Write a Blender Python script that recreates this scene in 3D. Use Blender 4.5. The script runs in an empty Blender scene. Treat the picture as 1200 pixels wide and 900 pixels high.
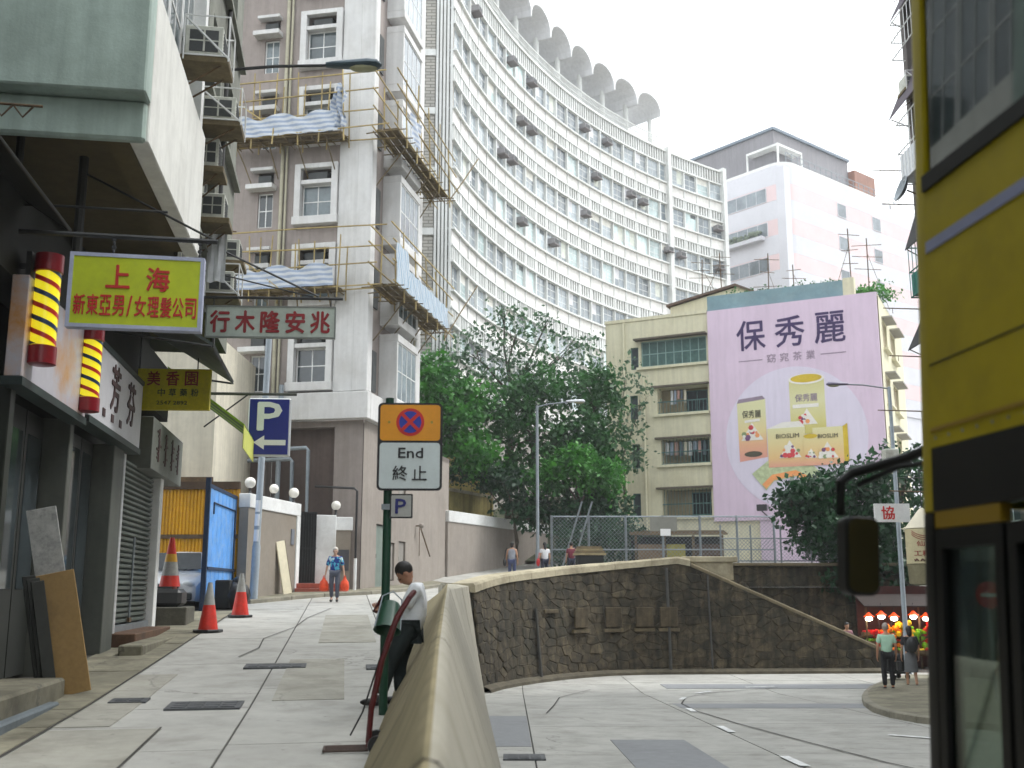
import bpy, bmesh, math, random
import numpy as np
from mathutils import Matrix, Vector, Quaternion

random.seed(7)
RNG = np.random.default_rng(11)
R = math.radians
SC = bpy.context.scene
COL = SC.collection

# ---------------------------------------------------------------- camera
cam_d = bpy.data.cameras.new('camera')
cam = bpy.data.objects.new('camera', cam_d)
COL.objects.link(cam)
cam_d.sensor_width = 36.0
cam_d.lens = 37.5
cam.location = (0, 0, 1.6)
cam.rotation_euler = (R(90 + 10.87), 0, 0)
cam_d.clip_start = 0.05
cam_d.clip_end = 3000
cam_d.dof.use_dof = True
cam_d.dof.focus_distance = 20
cam_d.dof.aperture_fstop = 2.0
SC.camera = cam

# ---------------------------------------------------------------- sky, sun, exposure
SUN_EL, SUN_AZ = R(56), R(75)
w = bpy.data.worlds.new('World')
SC.world = w
w.use_nodes = True
nt = w.node_tree
bg = nt.nodes['Background']
sky = nt.nodes.new('ShaderNodeTexSky')
sky.sky_type = 'NISHITA'
sky.sun_disc = False
sky.sun_elevation = SUN_EL
sky.sun_rotation = SUN_AZ
sky.dust_density = 6.0
sky.air_density = 1.6
hsv = nt.nodes.new('ShaderNodeHueSaturation')       # cloud cover: the blue of the clear sky is veiled
hsv.inputs['Saturation'].default_value = 0.12
mixc = nt.nodes.new('ShaderNodeMix')
mixc.data_type = 'RGBA'
mixc.inputs[0].default_value = 0.75
mixc.inputs[7].default_value = (9.8, 10.3, 10.7, 1)
nt.links.new(sky.outputs[0], hsv.inputs['Color'])
nt.links.new(hsv.outputs[0], mixc.inputs[6])
nt.links.new(mixc.outputs[2], bg.inputs[0])
bg.inputs[1].default_value = 0.15

sd = bpy.data.lights.new('sun', 'SUN')
sd.energy = 1.5
sd.angle = R(12)
sd.color = (1.0, 0.985, 0.96)
sun = bpy.data.objects.new('sun', sd)
COL.objects.link(sun)
sdir = Vector((math.sin(SUN_AZ) * math.cos(SUN_EL), math.cos(SUN_AZ) * math.cos(SUN_EL), math.sin(SUN_EL)))
sun.rotation_euler = sdir.to_track_quat('Z', 'Y').to_euler()

SC.view_settings.view_transform = 'Standard'
SC.view_settings.look = 'None'
SC.view_settings.exposure = 0.80
SC.view_settings.gamma = 1.0
SC.view_settings.use_curve_mapping = False
SC.render.engine = 'CYCLES'
SC.cycles.use_denoising = True
SC.cycles.max_bounces = 6
SC.cycles.diffuse_bounces = 3
SC.cycles.transparent_max_bounces = 12

# ---------------------------------------------------------------- helpers
def srgb(r, g, b):
    f = lambda c: (c / 255 / 12.92) if c <= 10 else ((c / 255 + 0.055) / 1.055) ** 2.4
    return (f(r), f(g), f(b), 1)

MATS = {}
def mat(name, col, rough=0.8, var=0.18, scale=1.5, bump=0.0, bscale=30, metal=0.0, dirt=None, dirt_amt=0.0,
        dirt_scale=0.8, streak=0.0, isl=0.0, rnd=0.0, emit=0.0, spec=0.5, coat=0.0, stretch=None, crack=0.0):
    """procedural material: two octaves of colour noise, optional dirt patches, vertical streaks,
    per-island / per-object variation and fine relief"""
    if name in MATS: return MATS[name]
    m = bpy.data.materials.new(name); m.use_nodes = True
    t = m.node_tree; n = t.nodes; L = t.links.new
    b = n['Principled BSDF']
    c4 = tuple(col[:3]) + (1,)
    geo = n.new('ShaderNodeNewGeometry')
    def noise(sc, det=4, vec=None, ro=0.6):
        x = n.new('ShaderNodeTexNoise'); x.inputs['Scale'].default_value = sc; x.inputs['Detail'].default_value = det
        x.inputs['Roughness'].default_value = ro
        L(vec if vec is not None else geo.outputs['Position'], x.inputs['Vector']); return x
    def ramp(fac, a, bb, p0=0.35, p1=0.65):
        r = n.new('ShaderNodeMapRange'); r.inputs[1].default_value = p0; r.inputs[2].default_value = p1
        r.inputs[3].default_value = a; r.inputs[4].default_value = bb; L(fac, r.inputs[0]); return r.outputs[0]
    def mul(cs, fac):
        x = n.new('ShaderNodeMix'); x.data_type = 'RGBA'; x.blend_type = 'MULTIPLY'; x.inputs[0].default_value = 1
        L(cs, x.inputs[6])
        L(fac, x.inputs[7]); return x.outputs[2]
    rgb = n.new('ShaderNodeRGB'); rgb.outputs[0].default_value = c4
    cs = rgb.outputs[0]
    if var:
        cs = mul(cs, ramp(noise(scale).outputs[0], 1 - var, 1 + var))
        cs = mul(cs, ramp(noise(scale * 9, 3).outputs[0], 1 - var * .5, 1 + var * .5))
    if isl:
        cs = mul(cs, ramp(geo.outputs['Random Per Island'], 1 - isl, 1 + isl, 0, 1))
    if rnd:
        oi = n.new('ShaderNodeObjectInfo')
        cs = mul(cs, ramp(oi.outputs['Random'], 1 - rnd, 1 + rnd, 0, 1))
    if dirt is not None and dirt_amt:
        x = n.new('ShaderNodeMix'); x.data_type = 'RGBA'
        dv = None
        if stretch:
            sv = n.new('ShaderNodeVectorMath'); sv.operation = 'MULTIPLY'; sv.inputs[1].default_value = stretch
            L(geo.outputs['Position'], sv.inputs[0]); dv = sv.outputs[0]
        L(ramp(noise(dirt_scale, 8, dv, ro=.68).outputs[0], 0, dirt_amt, .46, .7), x.inputs[0])
        L(cs, x.inputs[6]); x.inputs[7].default_value = tuple(dirt[:3]) + (1,)
        cs = x.outputs[2]
    if streak:
        mp = n.new('ShaderNodeVectorMath'); mp.operation = 'MULTIPLY'; mp.inputs[1].default_value = (1, 1, 0.06)
        L(geo.outputs['Position'], mp.inputs[0])
        cs = mul(cs, ramp(noise(5, 4, mp.outputs[0]).outputs[0], 1 - streak, 1.05, .35, .6))
    if crack:       # hairline cracks in patches, small dark spots
        wv = noise(1.3, 5).outputs[1]
        va = n.new('ShaderNodeVectorMath'); va.operation = 'MULTIPLY_ADD'; va.inputs[1].default_value = (.9, .9, .9)
        L(wv, va.inputs[0]); L(geo.outputs['Position'], va.inputs[2])
        vo = n.new('ShaderNodeTexVoronoi'); vo.feature = 'DISTANCE_TO_EDGE'; vo.inputs['Scale'].default_value = .42; L(va.outputs[0], vo.inputs['Vector'])
        m1 = ramp(vo.outputs['Distance'], 1, 0, .002, .009); m2 = ramp(noise(.22, 2).outputs[0], 0, crack, .5, .58)
        mm = n.new('ShaderNodeMath'); mm.operation = 'MULTIPLY'; L(m1, mm.inputs[0]); L(m2, mm.inputs[1])
        sp = ramp(noise(7, 2).outputs[0], 0, crack * .8, .70, .76)
        mx_ = n.new('ShaderNodeMath'); mx_.operation = 'MAXIMUM'; L(mm.outputs[0], mx_.inputs[0]); L(sp, mx_.inputs[1])
        x = n.new('ShaderNodeMix'); x.data_type = 'RGBA'; L(mx_.outputs[0], x.inputs[0]); L(cs, x.inputs[6]); x.inputs[7].default_value = (.05, .048, .042, 1); cs = x.outputs[2]
    L(cs, b.inputs['Base Color'])
    b.inputs['Roughness'].default_value = rough
    b.inputs['Metallic'].default_value = metal
    b.inputs['Specular IOR Level'].default_value = spec
    if coat: b.inputs['Coat Weight'].default_value = coat
    if bump:
        bp = n.new('ShaderNodeBump'); bp.inputs['Strength'].default_value = min(1, bump); bp.inputs['Distance'].default_value = 0.02
        L(noise(bscale, 5).outputs[0], bp.inputs['Height']); L(bp.outputs[0], b.inputs['Normal'])
    if emit:
        b.inputs['Emission Color'].default_value = c4; b.inputs['Emission Strength'].default_value = emit
    MATS[name] = m
    return m

def glass(name, col, rough=0.08, rnd=0.3, tint=None, var=.25):
    m = mat(name, col, rough, var, 0.7, rnd=rnd, spec=0.7)
    return m

class MB:
    """collects shapes, builds ONE mesh object"""
    def __init__(s): s.v = []; s.f = []
    def add(s, vs, fs, M=None):
        k = len(s.v)
        if M is not None: vs = [M @ Vector(v) for v in vs]
        s.v += [tuple(v) for v in vs]; s.f += [tuple(i + k for i in f) for f in fs]; return s
    def box(s, x0, x1, y0, y1, z0, z1, M=None):
        return s.add([(x0,y0,z0),(x1,y0,z0),(x1,y1,z0),(x0,y1,z0),(x0,y0,z1),(x1,y0,z1),(x1,y1,z1),(x0,y1,z1)],
                     [(0,3,2,1),(4,5,6,7),(0,1,5,4),(1,2,6,5),(2,3,7,6),(3,0,4,7)], M)
    def cyl(s, p0, p1, r0, r1=None, n=8, cap=True):
        r1 = r0 if r1 is None else r1
        p0, p1 = Vector(p0), Vector(p1); d = (p1 - p0)
        if d.length < 1e-6: return s
        q = d.normalized().to_track_quat('Z', 'Y')
        vs = []
        for p, r in ((p0, r0), (p1, r1)):
            for i in range(n):
                a = 2 * math.pi * i / n
                vs.append(p + q @ Vector((r * math.cos(a), r * math.sin(a), 0)))
        fs = [(i, (i + 1) % n, n + (i + 1) % n, n + i) for i in range(n)]
        if cap: fs += [tuple(range(n - 1, -1, -1)), tuple(range(n, 2 * n))]
        return s.add(vs, fs)
    def tube(s, pts, r, n=6):
        pts = [Vector(p) for p in pts]; rr = r if isinstance(r, (list, tuple)) else [r] * len(pts)
        vs = []; up = None
        for i, p in enumerate(pts):
            d = (pts[min(i + 1, len(pts) - 1)] - pts[max(i - 1, 0)])
            if d.length < 1e-7: d = Vector((0, 0, 1))
            q = d.normalized().to_track_quat('Z', 'Y')
            for k in range(n):
                a = 2 * math.pi * k / n
                vs.append(p + q @ Vector((rr[i] * math.cos(a), rr[i] * math.sin(a), 0)))
        fs = []
        for i in range(len(pts) - 1):
            for k in range(n):
                fs.append((i*n+k, i*n+(k+1)%n, (i+1)*n+(k+1)%n, (i+1)*n+k))
        fs += [tuple(range(n - 1, -1, -1)), tuple(range((len(pts)-1)*n, len(pts)*n))]
        return s.add(vs, fs)
    def prism(s, poly, a0, a1, axis='z', M=None):
        """poly of 2-d points extruded along an axis: z:(x,y) y:(x,z) x:(y,z)"""
        def P(p, a):
            return {'z': (p[0], p[1], a), 'y': (p[0], a, p[1]), 'x': (a, p[0], p[1])}[axis]
        n = len(poly)
        vs = [P(p, a0) for p in poly] + [P(p, a1) for p in poly]
        fs = [(i, (i + 1) % n, n + (i + 1) % n, n + i) for i in range(n)] + [tuple(range(n - 1, -1, -1)), tuple(range(n, 2 * n))]
        return s.add(vs, fs, M)
    def lathe(s, prof, n=16, c=(0, 0, 0), M=None):
        vs = []; fs = []
        for r, z in prof:
            for i in range(n):
                a = 2 * math.pi * i / n; vs.append((c[0] + r * math.cos(a), c[1] + r * math.sin(a), c[2] + z))
        for j in range(len(prof) - 1):
            for i in range(n): fs.append((j*n+i, j*n+(i+1)%n, (j+1)*n+(i+1)%n, (j+1)*n+i))
        fs += [tuple(range(n - 1, -1, -1)), tuple(range((len(prof)-1)*n, len(prof)*n))]
        return s.add(vs, fs, M)
    def ball(s, c, r, n=12, m=8, M=None):
        r = (r, r, r) if not isinstance(r, (tuple, list)) else r
        vs = []; fs = []
        for j in range(m + 1):
            t = math.pi * j / m
            for i in range(n):
                a = 2 * math.pi * i / n
                vs.append((c[0] + r[0]*math.sin(t)*math.cos(a), c[1] + r[1]*math.sin(t)*math.sin(a), c[2] + r[2]*math.cos(t)))
        for j in range(m):
            for i in range(n): fs.append((j*n+i, (j+1)*n+i, (j+1)*n+(i+1)%n, j*n+(i+1)%n))
        return s.add(vs, fs, M)
    def quad(s, a, b, c, d): return s.add([a, b, c, d], [(0, 1, 2, 3)])
    def sheet(s, P):
        """grid of points P[i][j] -> quads"""
        n, m = len(P), len(P[0])
        return s.add([p for row in P for p in row], [(i*m+j, i*m+j+1, (i+1)*m+j+1, (i+1)*m+j) for i in range(n-1) for j in range(m-1)])
    def mesh(s, name, smooth=False, bevel=0.0, seg=1, weld=False):
        me = bpy.data.meshes.new(name)
        me.from_pydata(s.v, [], s.f); me.validate(); me.update()
        bm = bmesh.new(); bm.from_mesh(me)
        if weld: bmesh.ops.remove_doubles(bm, verts=bm.verts, dist=1e-4)
        bmesh.ops.recalc_face_normals(bm, faces=bm.faces)
        if bevel:
            es = [e for e in bm.edges if len(e.link_faces) == 2 and e.calc_face_angle(0) > 0.6]
            bmesh.ops.bevel(bm, geom=es, offset=bevel, segments=seg, affect='EDGES', clamp_overlap=True)
        bm.to_mesh(me); bm.free()
        if smooth:
            me.polygons.foreach_set('use_smooth', [True] * len(me.polygons))
            try: me.set_sharp_from_angle(angle=R(40))
            except Exception: pass
        return me
    def build(s, name, m, parent=None, smooth=False, bevel=0.0, loc=None, weld=False, seg=1):
        return link(name, s.mesh(name, smooth, bevel, seg, weld), m, parent, loc)

def link(name, me, m, parent=None, loc=None, rot=None):
    if m is not None and not me.materials: me.materials.append(m)
    o = bpy.data.objects.new(name, me); COL.objects.link(o)
    if parent is not None: o.parent = parent
    if loc is not None: o.location = loc
    if rot is not None: o.rotation_euler = rot
    return o

def tag(o, label, cat, group=None):
    o['label'] = label; o['category'] = cat
    if group: o['group'] = group
    return o
def thing(name, label, cat, loc=(0, 0, 0), rotz=0.0, group=None):
    o = bpy.data.objects.new(name, None); COL.objects.link(o)
    o.location = loc; o.rotation_euler = (0, 0, rotz); o.empty_display_size = 0.2
    return tag(o, label, cat, group)
def struct(o): o['kind'] = 'structure'; return o
def stuff(o): o['kind'] = 'stuff'; return o
def copy_tree(o, parent=None):
    c = o.copy(); COL.objects.link(c)
    if parent is not None: c.parent = parent
    for ch in list(o.children): copy_tree(ch, c)
    return c

def text_mesh(body, w, h, depth=0.006, bold=0.0, space=1.0, ital=0.0):
    """lettering as a mesh fitted into w x h, standing in XZ, facing -Y, centred on the origin"""
    cu = bpy.data.curves.new('lettering', 'FONT'); cu.body = body; cu.resolution_u = 2
    cu.extrude = depth; cu.space_character = space; cu.shear = ital
    o = bpy.data.objects.new('lettering', cu); COL.objects.link(o)
    dg = bpy.context.evaluated_depsgraph_get()
    me = bpy.data.meshes.new_from_object(o.evaluated_get(dg))
    bpy.data.objects.remove(o); bpy.data.curves.remove(cu)
    n = len(me.vertices); co = np.empty(n * 3, np.float32); me.vertices.foreach_get('co', co); co = co.reshape(-1, 3)
    mn, mx = co.min(0), co.max(0)
    out = np.empty_like(co)
    out[:, 0] = (co[:, 0] - (mn[0] + mx[0]) / 2) / (mx[0] - mn[0]) * w
    out[:, 2] = (co[:, 1] - (mn[1] + mx[1]) / 2) / (mx[1] - mn[1]) * h
    out[:, 1] = -co[:, 2]
    me.vertices.foreach_set('co', out.ravel()); me.update(); me.materials.clear()
    me.name = 'lettering'
    if bold:        # heavier strokes: the same glyphs again, shifted sideways and each a hair further out
        bm = bmesh.new(); bm.from_mesh(me); src = me.copy()
        b_ = bold * max(h, .05)
        for k, (dx, dz) in enumerate(((b_, 0), (-b_, 0), (0, b_), (0, -b_))):
            t_ = src.copy(); t_.transform(Matrix.Translation((dx, -.0006 * (k + 1), dz))); bm.from_mesh(t_); bpy.data.meshes.remove(t_)
        bm.to_mesh(me); bm.free(); bpy.data.meshes.remove(src)
    return me
def text(body, w, h, m, parent, loc, rotz=0.0, bold=0.0, depth=0.006, name='lettering', space=1.0):
    return link(name, text_mesh(body, w, h, depth, bold, space), m, parent, loc, (0, 0, rotz))

def holed_wall(mb, u0, u1, z0, z1, holes, depth, P):
    """quads of a wall with rectangular openings and their reveals; P(u, d, z) -> xyz"""
    us = sorted({u0, u1, *[h[0] for h in holes], *[h[1] for h in holes]}); us = [u for u in us if u0 <= u <= u1]
    zs = sorted({z0, z1, *[h[2] for h in holes], *[h[3] for h in holes]}); zs = [z for z in zs if z0 <= z <= z1]
    for i in range(len(us) - 1):
        for j in range(len(zs) - 1):
            uc, zc = (us[i] + us[i+1]) / 2, (zs[j] + zs[j+1]) / 2
            if any(h[0] < uc < h[1] and h[2] < zc < h[3] for h in holes): continue
            mb.quad(P(us[i], 0, zs[j]), P(us[i+1], 0, zs[j]), P(us[i+1], 0, zs[j+1]), P(us[i], 0, zs[j+1]))
    for a, b, c, d in holes:
        for q in (((a,c),(b,c)), ((b,c),(b,d)), ((b,d),(a,d)), ((a,d),(a,c))):
            (ua, za), (ub, zb) = q
            mb.quad(P(ua, 0, za), P(ub, 0, zb), P(ub, depth, zb), P(ua, depth, za))

_wc = {}
def window(parent, x, y, z, w, h, fm, gm, nx=2, nz=2, bar=0.045, rotz=0.0, tag_=''):
    """a window part: frame mesh standing in XZ at (x,y,z) = lower left corner, pane as its sub-part"""
    key = (round(w, 3), round(h, 3), nx, nz, bar)
    if key not in _wc:
        f = MB()
        f.box(0, bar, 0, .05, 0, h); f.box(w - bar, w, 0, .05, 0, h); f.box(bar, w - bar, 0, .05, 0, bar); f.box(bar, w - bar, 0, .05, h - bar, h)
        for i in range(1, nx): f.box(w * i / nx - bar * .35, w * i / nx + bar * .35, .006, .046, bar, h - bar)
        for j in range(1, nz): f.box(bar, w - bar, .008, .044, h * j / nz - bar * .35, h * j / nz + bar * .35)
        g = MB().box(bar * .5, w - bar * .5, .02, .03, bar * .5, h - bar * .5)
        _wc[key] = (f.mesh('window'), g.mesh('pane'))
    fme, gme = _wc[key]
    key2 = (key, fm.name, gm.name)
    if key2 not in _wc:
        a, b = fme.copy(), gme.copy(); a.materials.append(fm); b.materials.append(gm); _wc[key2] = (a, b)
    a, b = _wc[key2]
    o = link('window', a, None, parent, (x, y, z), (0, 0, rotz))
    link('pane', b, None, o)
    return o

ORD = ['first', 'second', 'third', 'fourth', 'fifth', 'sixth', 'seventh', 'eighth', 'ninth', 'tenth', 'eleventh', 'twelfth']
def interp(x, xs, ys): return float(np.interp(x, xs, ys))
def z_up(Y): return interp(Y, [-20, 0, 12, 32, 45, 60, 80, 110], [-.3, 0, .34, 1.23, 1.85, 3.2, 4.4, 5])
def z_low(Y): return interp(Y, [-20, 0, 14, 30, 60], [0.15, 0, -.56, -1.2, -1.2])
LR = R(8.81); LC, LS = math.cos(LR), math.sin(LR)
def LW(x, y, z=0.0):        # frame of the upper street: x across (0 = left kerb), y along it
    return (-2.74 + x * LC - y * LS, x * LS + y * LC, z)

# ---------------------------------------------------------------- materials
M_road = mat('concrete road', srgb(164, 163, 157), .85, .10, .5, .3, 60, rnd=.06, dirt=srgb(116, 114, 106), dirt_amt=.5, dirt_scale=1.6, crack=.55)
M_road2 = mat('asphalt patch', srgb(136, 138, 140), .9, .12, .8, .3, 80, dirt=srgb(106, 108, 108), dirt_amt=.4)
M_joint = mat('road bed', srgb(62, 60, 56), .95, .25, 3)
M_pave = mat('pavement concrete', srgb(126, 122, 104), .9, .2, .9, .3, 50, rnd=.12, dirt=srgb(66, 62, 50), dirt_amt=.8, dirt_scale=1.3, crack=.6)
M_ground = mat('bare ground', srgb(92, 86, 72), .95, .25, .3, .3, 20)
M_kerb = mat('kerb stone', srgb(128, 124, 110), .9, .2, 1.2, .3, 50)
M_parL = mat('parapet weathered render', srgb(142, 131, 100), .92, .06, 3, .35, 45, dirt=srgb(92, 86, 58), dirt_amt=.8, dirt_scale=1.2, stretch=(.3, 4.0, .3))
M_parR = mat('parapet render', srgb(172, 167, 152), .9, .05, 3, .3, 45, dirt=srgb(132, 125, 104), dirt_amt=.6, dirt_scale=1.1, stretch=(.3, 3.4, .3))
M_stone = mat('rubble stone', srgb(76, 68, 52), .95, .5, 4, 1.0, 24, rnd=.28, dirt=srgb(34, 36, 27), dirt_amt=.85, dirt_scale=1.3, streak=.55, stretch=(1, 1, .35))
M_mortar = mat('wall mortar', srgb(58, 52, 41), .95, .3, 3, .5, 20, streak=.5)
M_coping = mat('coping concrete', srgb(172, 163, 138), .9, .15, 1.2, .3, 40, dirt=srgb(84, 74, 54), dirt_amt=.6, dirt_scale=1.1)
M_white = mat('white paint', (.74, .75, .74, 1), .6, .07, 1, dirt=srgb(150, 146, 136), dirt_amt=.35, dirt_scale=.7)
M_whitecl = mat('clean white paint', (.8, .8, .8, 1), .45, .03, 1)
M_black = mat('black metal', (.018, .019, .02, 1), .45, .2, 3)
M_dark = mat('dark interior', (.02, .021, .02, 1), .9, .3, 1)
M_steel = mat('galvanised steel', (.24, .27, .29, 1), .45, .12, 4, metal=.6)
M_rope = mat('wire', (.02, .02, .02, 1), .7, .1)
# ================================================================ ground, roads, walls
g = MB().sheet([[(x, y, -1.75) for x in (-1500, -60, 60, 1500)] for y in (-1500, -40, 120, 1500)])
struct(g.build('ground', M_ground))

def slab(x0, x1, y0, y1, zf, W, m, parent, name='slab', gap=.012, top=.014, n=3, jit=.0):
    """one cast slab that follows the slope; W maps (x,y) to world x,y"""
    mb = MB(); dz = top + random.uniform(-jit, jit)
    rows = []
    for i in range(n + 1):
        y = y0 + gap + (y1 - y0 - 2 * gap) * i / n
        r = []
        for x in (x0 + gap, x1 - gap):
            X, Y = W(x, y); r.append((X, Y, zf(Y) + dz))
        rows.append(r)
    mb.sheet(rows)
    for i in range(n):
        for k in (0, 1):
            a, b = rows[i][k], rows[i+1][k]
            mb.quad(a, b, (b[0], b[1], b[2] - .03), (a[0], a[1], a[2] - .03))
    for r in (rows[0], rows[-1]):
        a, b = r; mb.quad(a, b, (b[0], b[1], b[2] - .03), (a[0], a[1], a[2] - .03))
    return mb.build(name, m, parent)

def par_XL(Y): return -.615 - .0595 * Y
def par_Xr(Y): return -.056 - .0575 * Y
def par_XR(Y): return .44 - .0387 * Y
def par_zr(Y): return interp(Y, [-6, 0, 3.2, 5.8, 12, 22, 30.6], [.8, .95, 1.12, 1.3, 1.44, 1.58, 1.74])

# upper street: the bed in strips, the right edge ends inside the parapet and the stone wall
WALL = [(-.82, 30.1), (-.46, 31.3), (0.05, 32.4), (.72, 33.5), (1.25, 34.25), (1.95, 35.1), (2.6, 35.7), (3.3, 36.2), (4.2, 36.55), (5.2, 36.72), (6.5, 36.8), (8.5, 36.92), (12.6, 37.2)]
def wall_x_at(Y): return interp(Y, [p[1] for p in WALL], [p[0] for p in WALL])
rows = []
for Y in [-6, -2, 0, 4, 8, 12, 16, 20, 24, 28, 30.5, 31.5, 32.5, 33.5, 34.5, 35.5, 36.1, 36.5]:
    xr = par_Xr(Y) if Y < 30.6 else wall_x_at(Y) - .6
    rows.append([(-22 + (xr + 22) * t, Y, z_up(Y)) for t in (0, .3, .5, .65, .8, .9, 1)])
us = MB().sheet(rows)
us.sheet([[(-22 + 28 * t, Y, z_up(Y)) for t in (0, .25, .5, .75, 1)] for Y in (37.25, 38, 41)])
us.sheet([[(-22 + 25.4 * t, Y, z_up(Y)) for t in (0, .5, 1)] for Y in (36.5, 37.25)])
struct(MB().sheet([[(-30 + 70 * t, Y, z_up(Y)) for t in (0, .25, .5, .6, .75, 1)] for Y in (41, 45, 50, 55, 60, 70, 80, 110)]).build('upper_street_end', M_road))
UP = struct(us.build('upper_street', M_joint))
Lxy = lambda x, y: LW(x, y)[:2]
for (x0, x1) in ((0, 1.75), (1.75, 3.45), (3.45, 7.2)):
    y = 2.0 + random.uniform(-.8, .8)
    while y < 42:
        ln = random.uniform(3.6, 4.8)
        if x0 < 1 and 6 < y < 10: ln = 2.6
        # keep clear of the far side of the parapet
        Xr_, Yr_ = Lxy(x1, y + ln)
        xe = x1
        if x1 > 7:
            lim = par_Xr(min(Yr_, 30.5))
            while xe > 3.6 and Lxy(xe, y)[0] > par_Xr(min(Lxy(xe, y)[1], 30.5)): xe -= .1
        if xe > x0 + .3: slab(x0, xe, y, y + ln, z_up, Lxy, M_road, UP, jit=.002, n=4)
        y += ln
y = 4.0
while y < 27:
    ln = random.uniform(1.2, 1.9)
    slab(-1.12, 0, y, y + ln, z_up, Lxy, M_pave, UP, 'paving_slab', jit=.004, n=2, top=.02)
    y += ln
for i in range(4):
    slab(-1.2, 0, 31.4 + i * 1.6, 33 + i * 1.6, z_up, Lxy, M_pave, UP, 'paving_slab', top=.09, n=2)
M_upatch = mat('older street patch', srgb(152, 150, 140), .9, .10, .9, .3, 60, dirt=srgb(108, 104, 92), dirt_amt=.6, dirt_scale=1.4, crack=.5)
def upatch(x0, x1, y0, y1, off=.020): slab(x0, x1, y0, y1, lambda Y: z_up(Y) + off - .014, Lxy, M_upatch, UP, 'street_patch', gap=0, n=4)
upatch(.05, 1.05, 7.2, 10.4); upatch(1.95, 2.75, 12.2, 16.4, .022); upatch(.02, .55, 10.6, 14.8, .021); upatch(2.3, 3.3, 19.0, 26.0, .022)
for p_ in ([(1.15, 16.8), (1.35, 18.2), (1.3, 19.9), (1.75, 22.5), (1.9, 25), (2.4, 28.5)], [(.02, 4), (.03, 12), (.02, 20), (.04, 27)], [(1.06, 7.2), (1.05, 10.42), (.05, 10.42)]):
    ribbon_pts = [Lxy(*q) for q in p_]
    mbr = MB(); l_, r_ = [], []
    for i_, q in enumerate(ribbon_pts):
        a_ = ribbon_pts[max(i_ - 1, 0)]; b_ = ribbon_pts[min(i_ + 1, len(ribbon_pts) - 1)]; d_ = Vector((b_[0] - a_[0], b_[1] - a_[1])).normalized(); n__ = Vector((-d_.y, d_.x)) * .011
        l_.append((q[0] + n__.x, q[1] + n__.y, z_up(q[1]) + .029)); r_.append((q[0] - n__.x, q[1] - n__.y, z_up(q[1]) + .029))
    mbr.sheet([l_, r_]).build('crack_seal', M_joint, UP)
# raised kerb in front of the garden walls, bending to the right
kp = [(-7.35, 30.6), (-6.6, 32.6), (-5.9, 34.2), (-4.6, 35.6), (-3.4, 38), (-2.4, 42)]
for a, b in zip(kp[:-1], kp[1:]):
    d = Vector((b[0]-a[0], b[1]-a[1])); n_ = Vector((-d.y, d.x)).normalized() * .16; e = d.normalized() * .01
    mb = MB()
    P = [(a[0]+e.x, a[1]+e.y), (b[0]-e.x, b[1]-e.y), (b[0]-e.x+n_.x, b[1]-e.y+n_.y), (a[0]+e.x+n_.x, a[1]+e.y+n_.y)]
    z = [z_up(p[1]) for p in P]
    mb.add([(p[0], p[1], zz - .05) for p, zz in zip(P, z)] + [(p[0], p[1], zz + .13) for p, zz in zip(P, z)],
           [(0,3,2,1),(4,5,6,7),(0,1,5,4),(1,2,6,5),(2,3,7,6),(3,0,4,7)])
    mb.build('kerb_stone', M_kerb, UP, bevel=.02)
mb = MB()
outer = kp; inner = [(-8.6, 31), (-8.2, 33.4), (-7.2, 36), (-5.4, 37), (-4.3, 40), (-3.2, 44)]
mb.sheet([[(p[0]-.12, p[1]+.05, z_up(p[1])+.125) for p in outer], [(p[0], p[1], z_up(p[1])+.125) for p in inner]])
mb.build('raised_pavement', M_pave, UP)

# lower road
lr = MB().sheet([[(x, Y, z_low(Y)) for x in (-2.2, 2, 6, 12, 20, 40)] for Y in (-12, -6, 0, 4, 8, 14, 18, 22, 26, 30, 34, 37.4)])
lr.sheet([[(x, Y, -1.2) for x in (12.4, 20, 40)] for Y in (37.4, 42, 60)])
LO = struct(lr.build('lower_road', M_joint))
Wxy = lambda x, y: (x, y)
for (x0, x1) in ((-2.2, .3), (.3, 3.55), (3.55, 7.2), (7.2, 10.8), (10.8, 14.5), (14.5, 19)):
    y = 1.0 + random.uniform(-1, 1)
    while y < 37.2:
        ln = random.uniform(4.2, 5.6); ye = min(y + ln, 37.3)
        slab(x0, x1, y, ye, z_low, Wxy, M_road, LO, jit=.002, n=5)
        y += ln
def patch(x0, x1, y0, y1, m, name, zoff=.021):
    slab(x0, x1, y0, y1, lambda Y: z_low(Y) + zoff - .014, Wxy, m, LO, name, gap=0, n=5)
patch(1.5, 2.62, 12.0, 17.0, M_road2, 'asphalt_patch')
patch(3.7, 9.4, 24.1, 25.6, M_road2, 'asphalt_patch')
patch(4.4, 12, 31.4, 32.8, M_road2, 'asphalt_patch', .023)
patch(-.5, .28, 16.0, 21.8, M_road2, 'asphalt_patch')
# curved sealed joint
def ribbon(pts, wd, zf, m, parent, name, off):
    mb = MB(); L_, R_ = [], []
    for i, p in enumerate(pts):
        a = pts[max(i-1, 0)]; b = pts[min(i+1, len(pts)-1)]
        d = Vector((b[0]-a[0], b[1]-a[1])).normalized(); n_ = Vector((-d.y, d.x)) * wd / 2
        z = zf(p[1]) + off
        L_.append((p[0]+n_.x, p[1]+n_.y, z)); R_.append((p[0]-n_.x, p[1]-n_.y, z))
    return mb.sheet([L_, R_]).build(name, m, parent)
ribbon([(5.3, 11), (4.7, 14), (4.35, 17), (4.05, 20), (3.85, 23), (3.9, 25.5), (4.4, 28), (5.6, 30.2), (7.6, 31.6)], .035, z_low, M_joint, LO, 'sealed_joint', .027)
ribbon([(.7, 22.5), (.95, 25), (1.2, 28), (2.2, 31)], .03, z_low, M_joint, LO, 'sealed_joint', .027)
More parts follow.
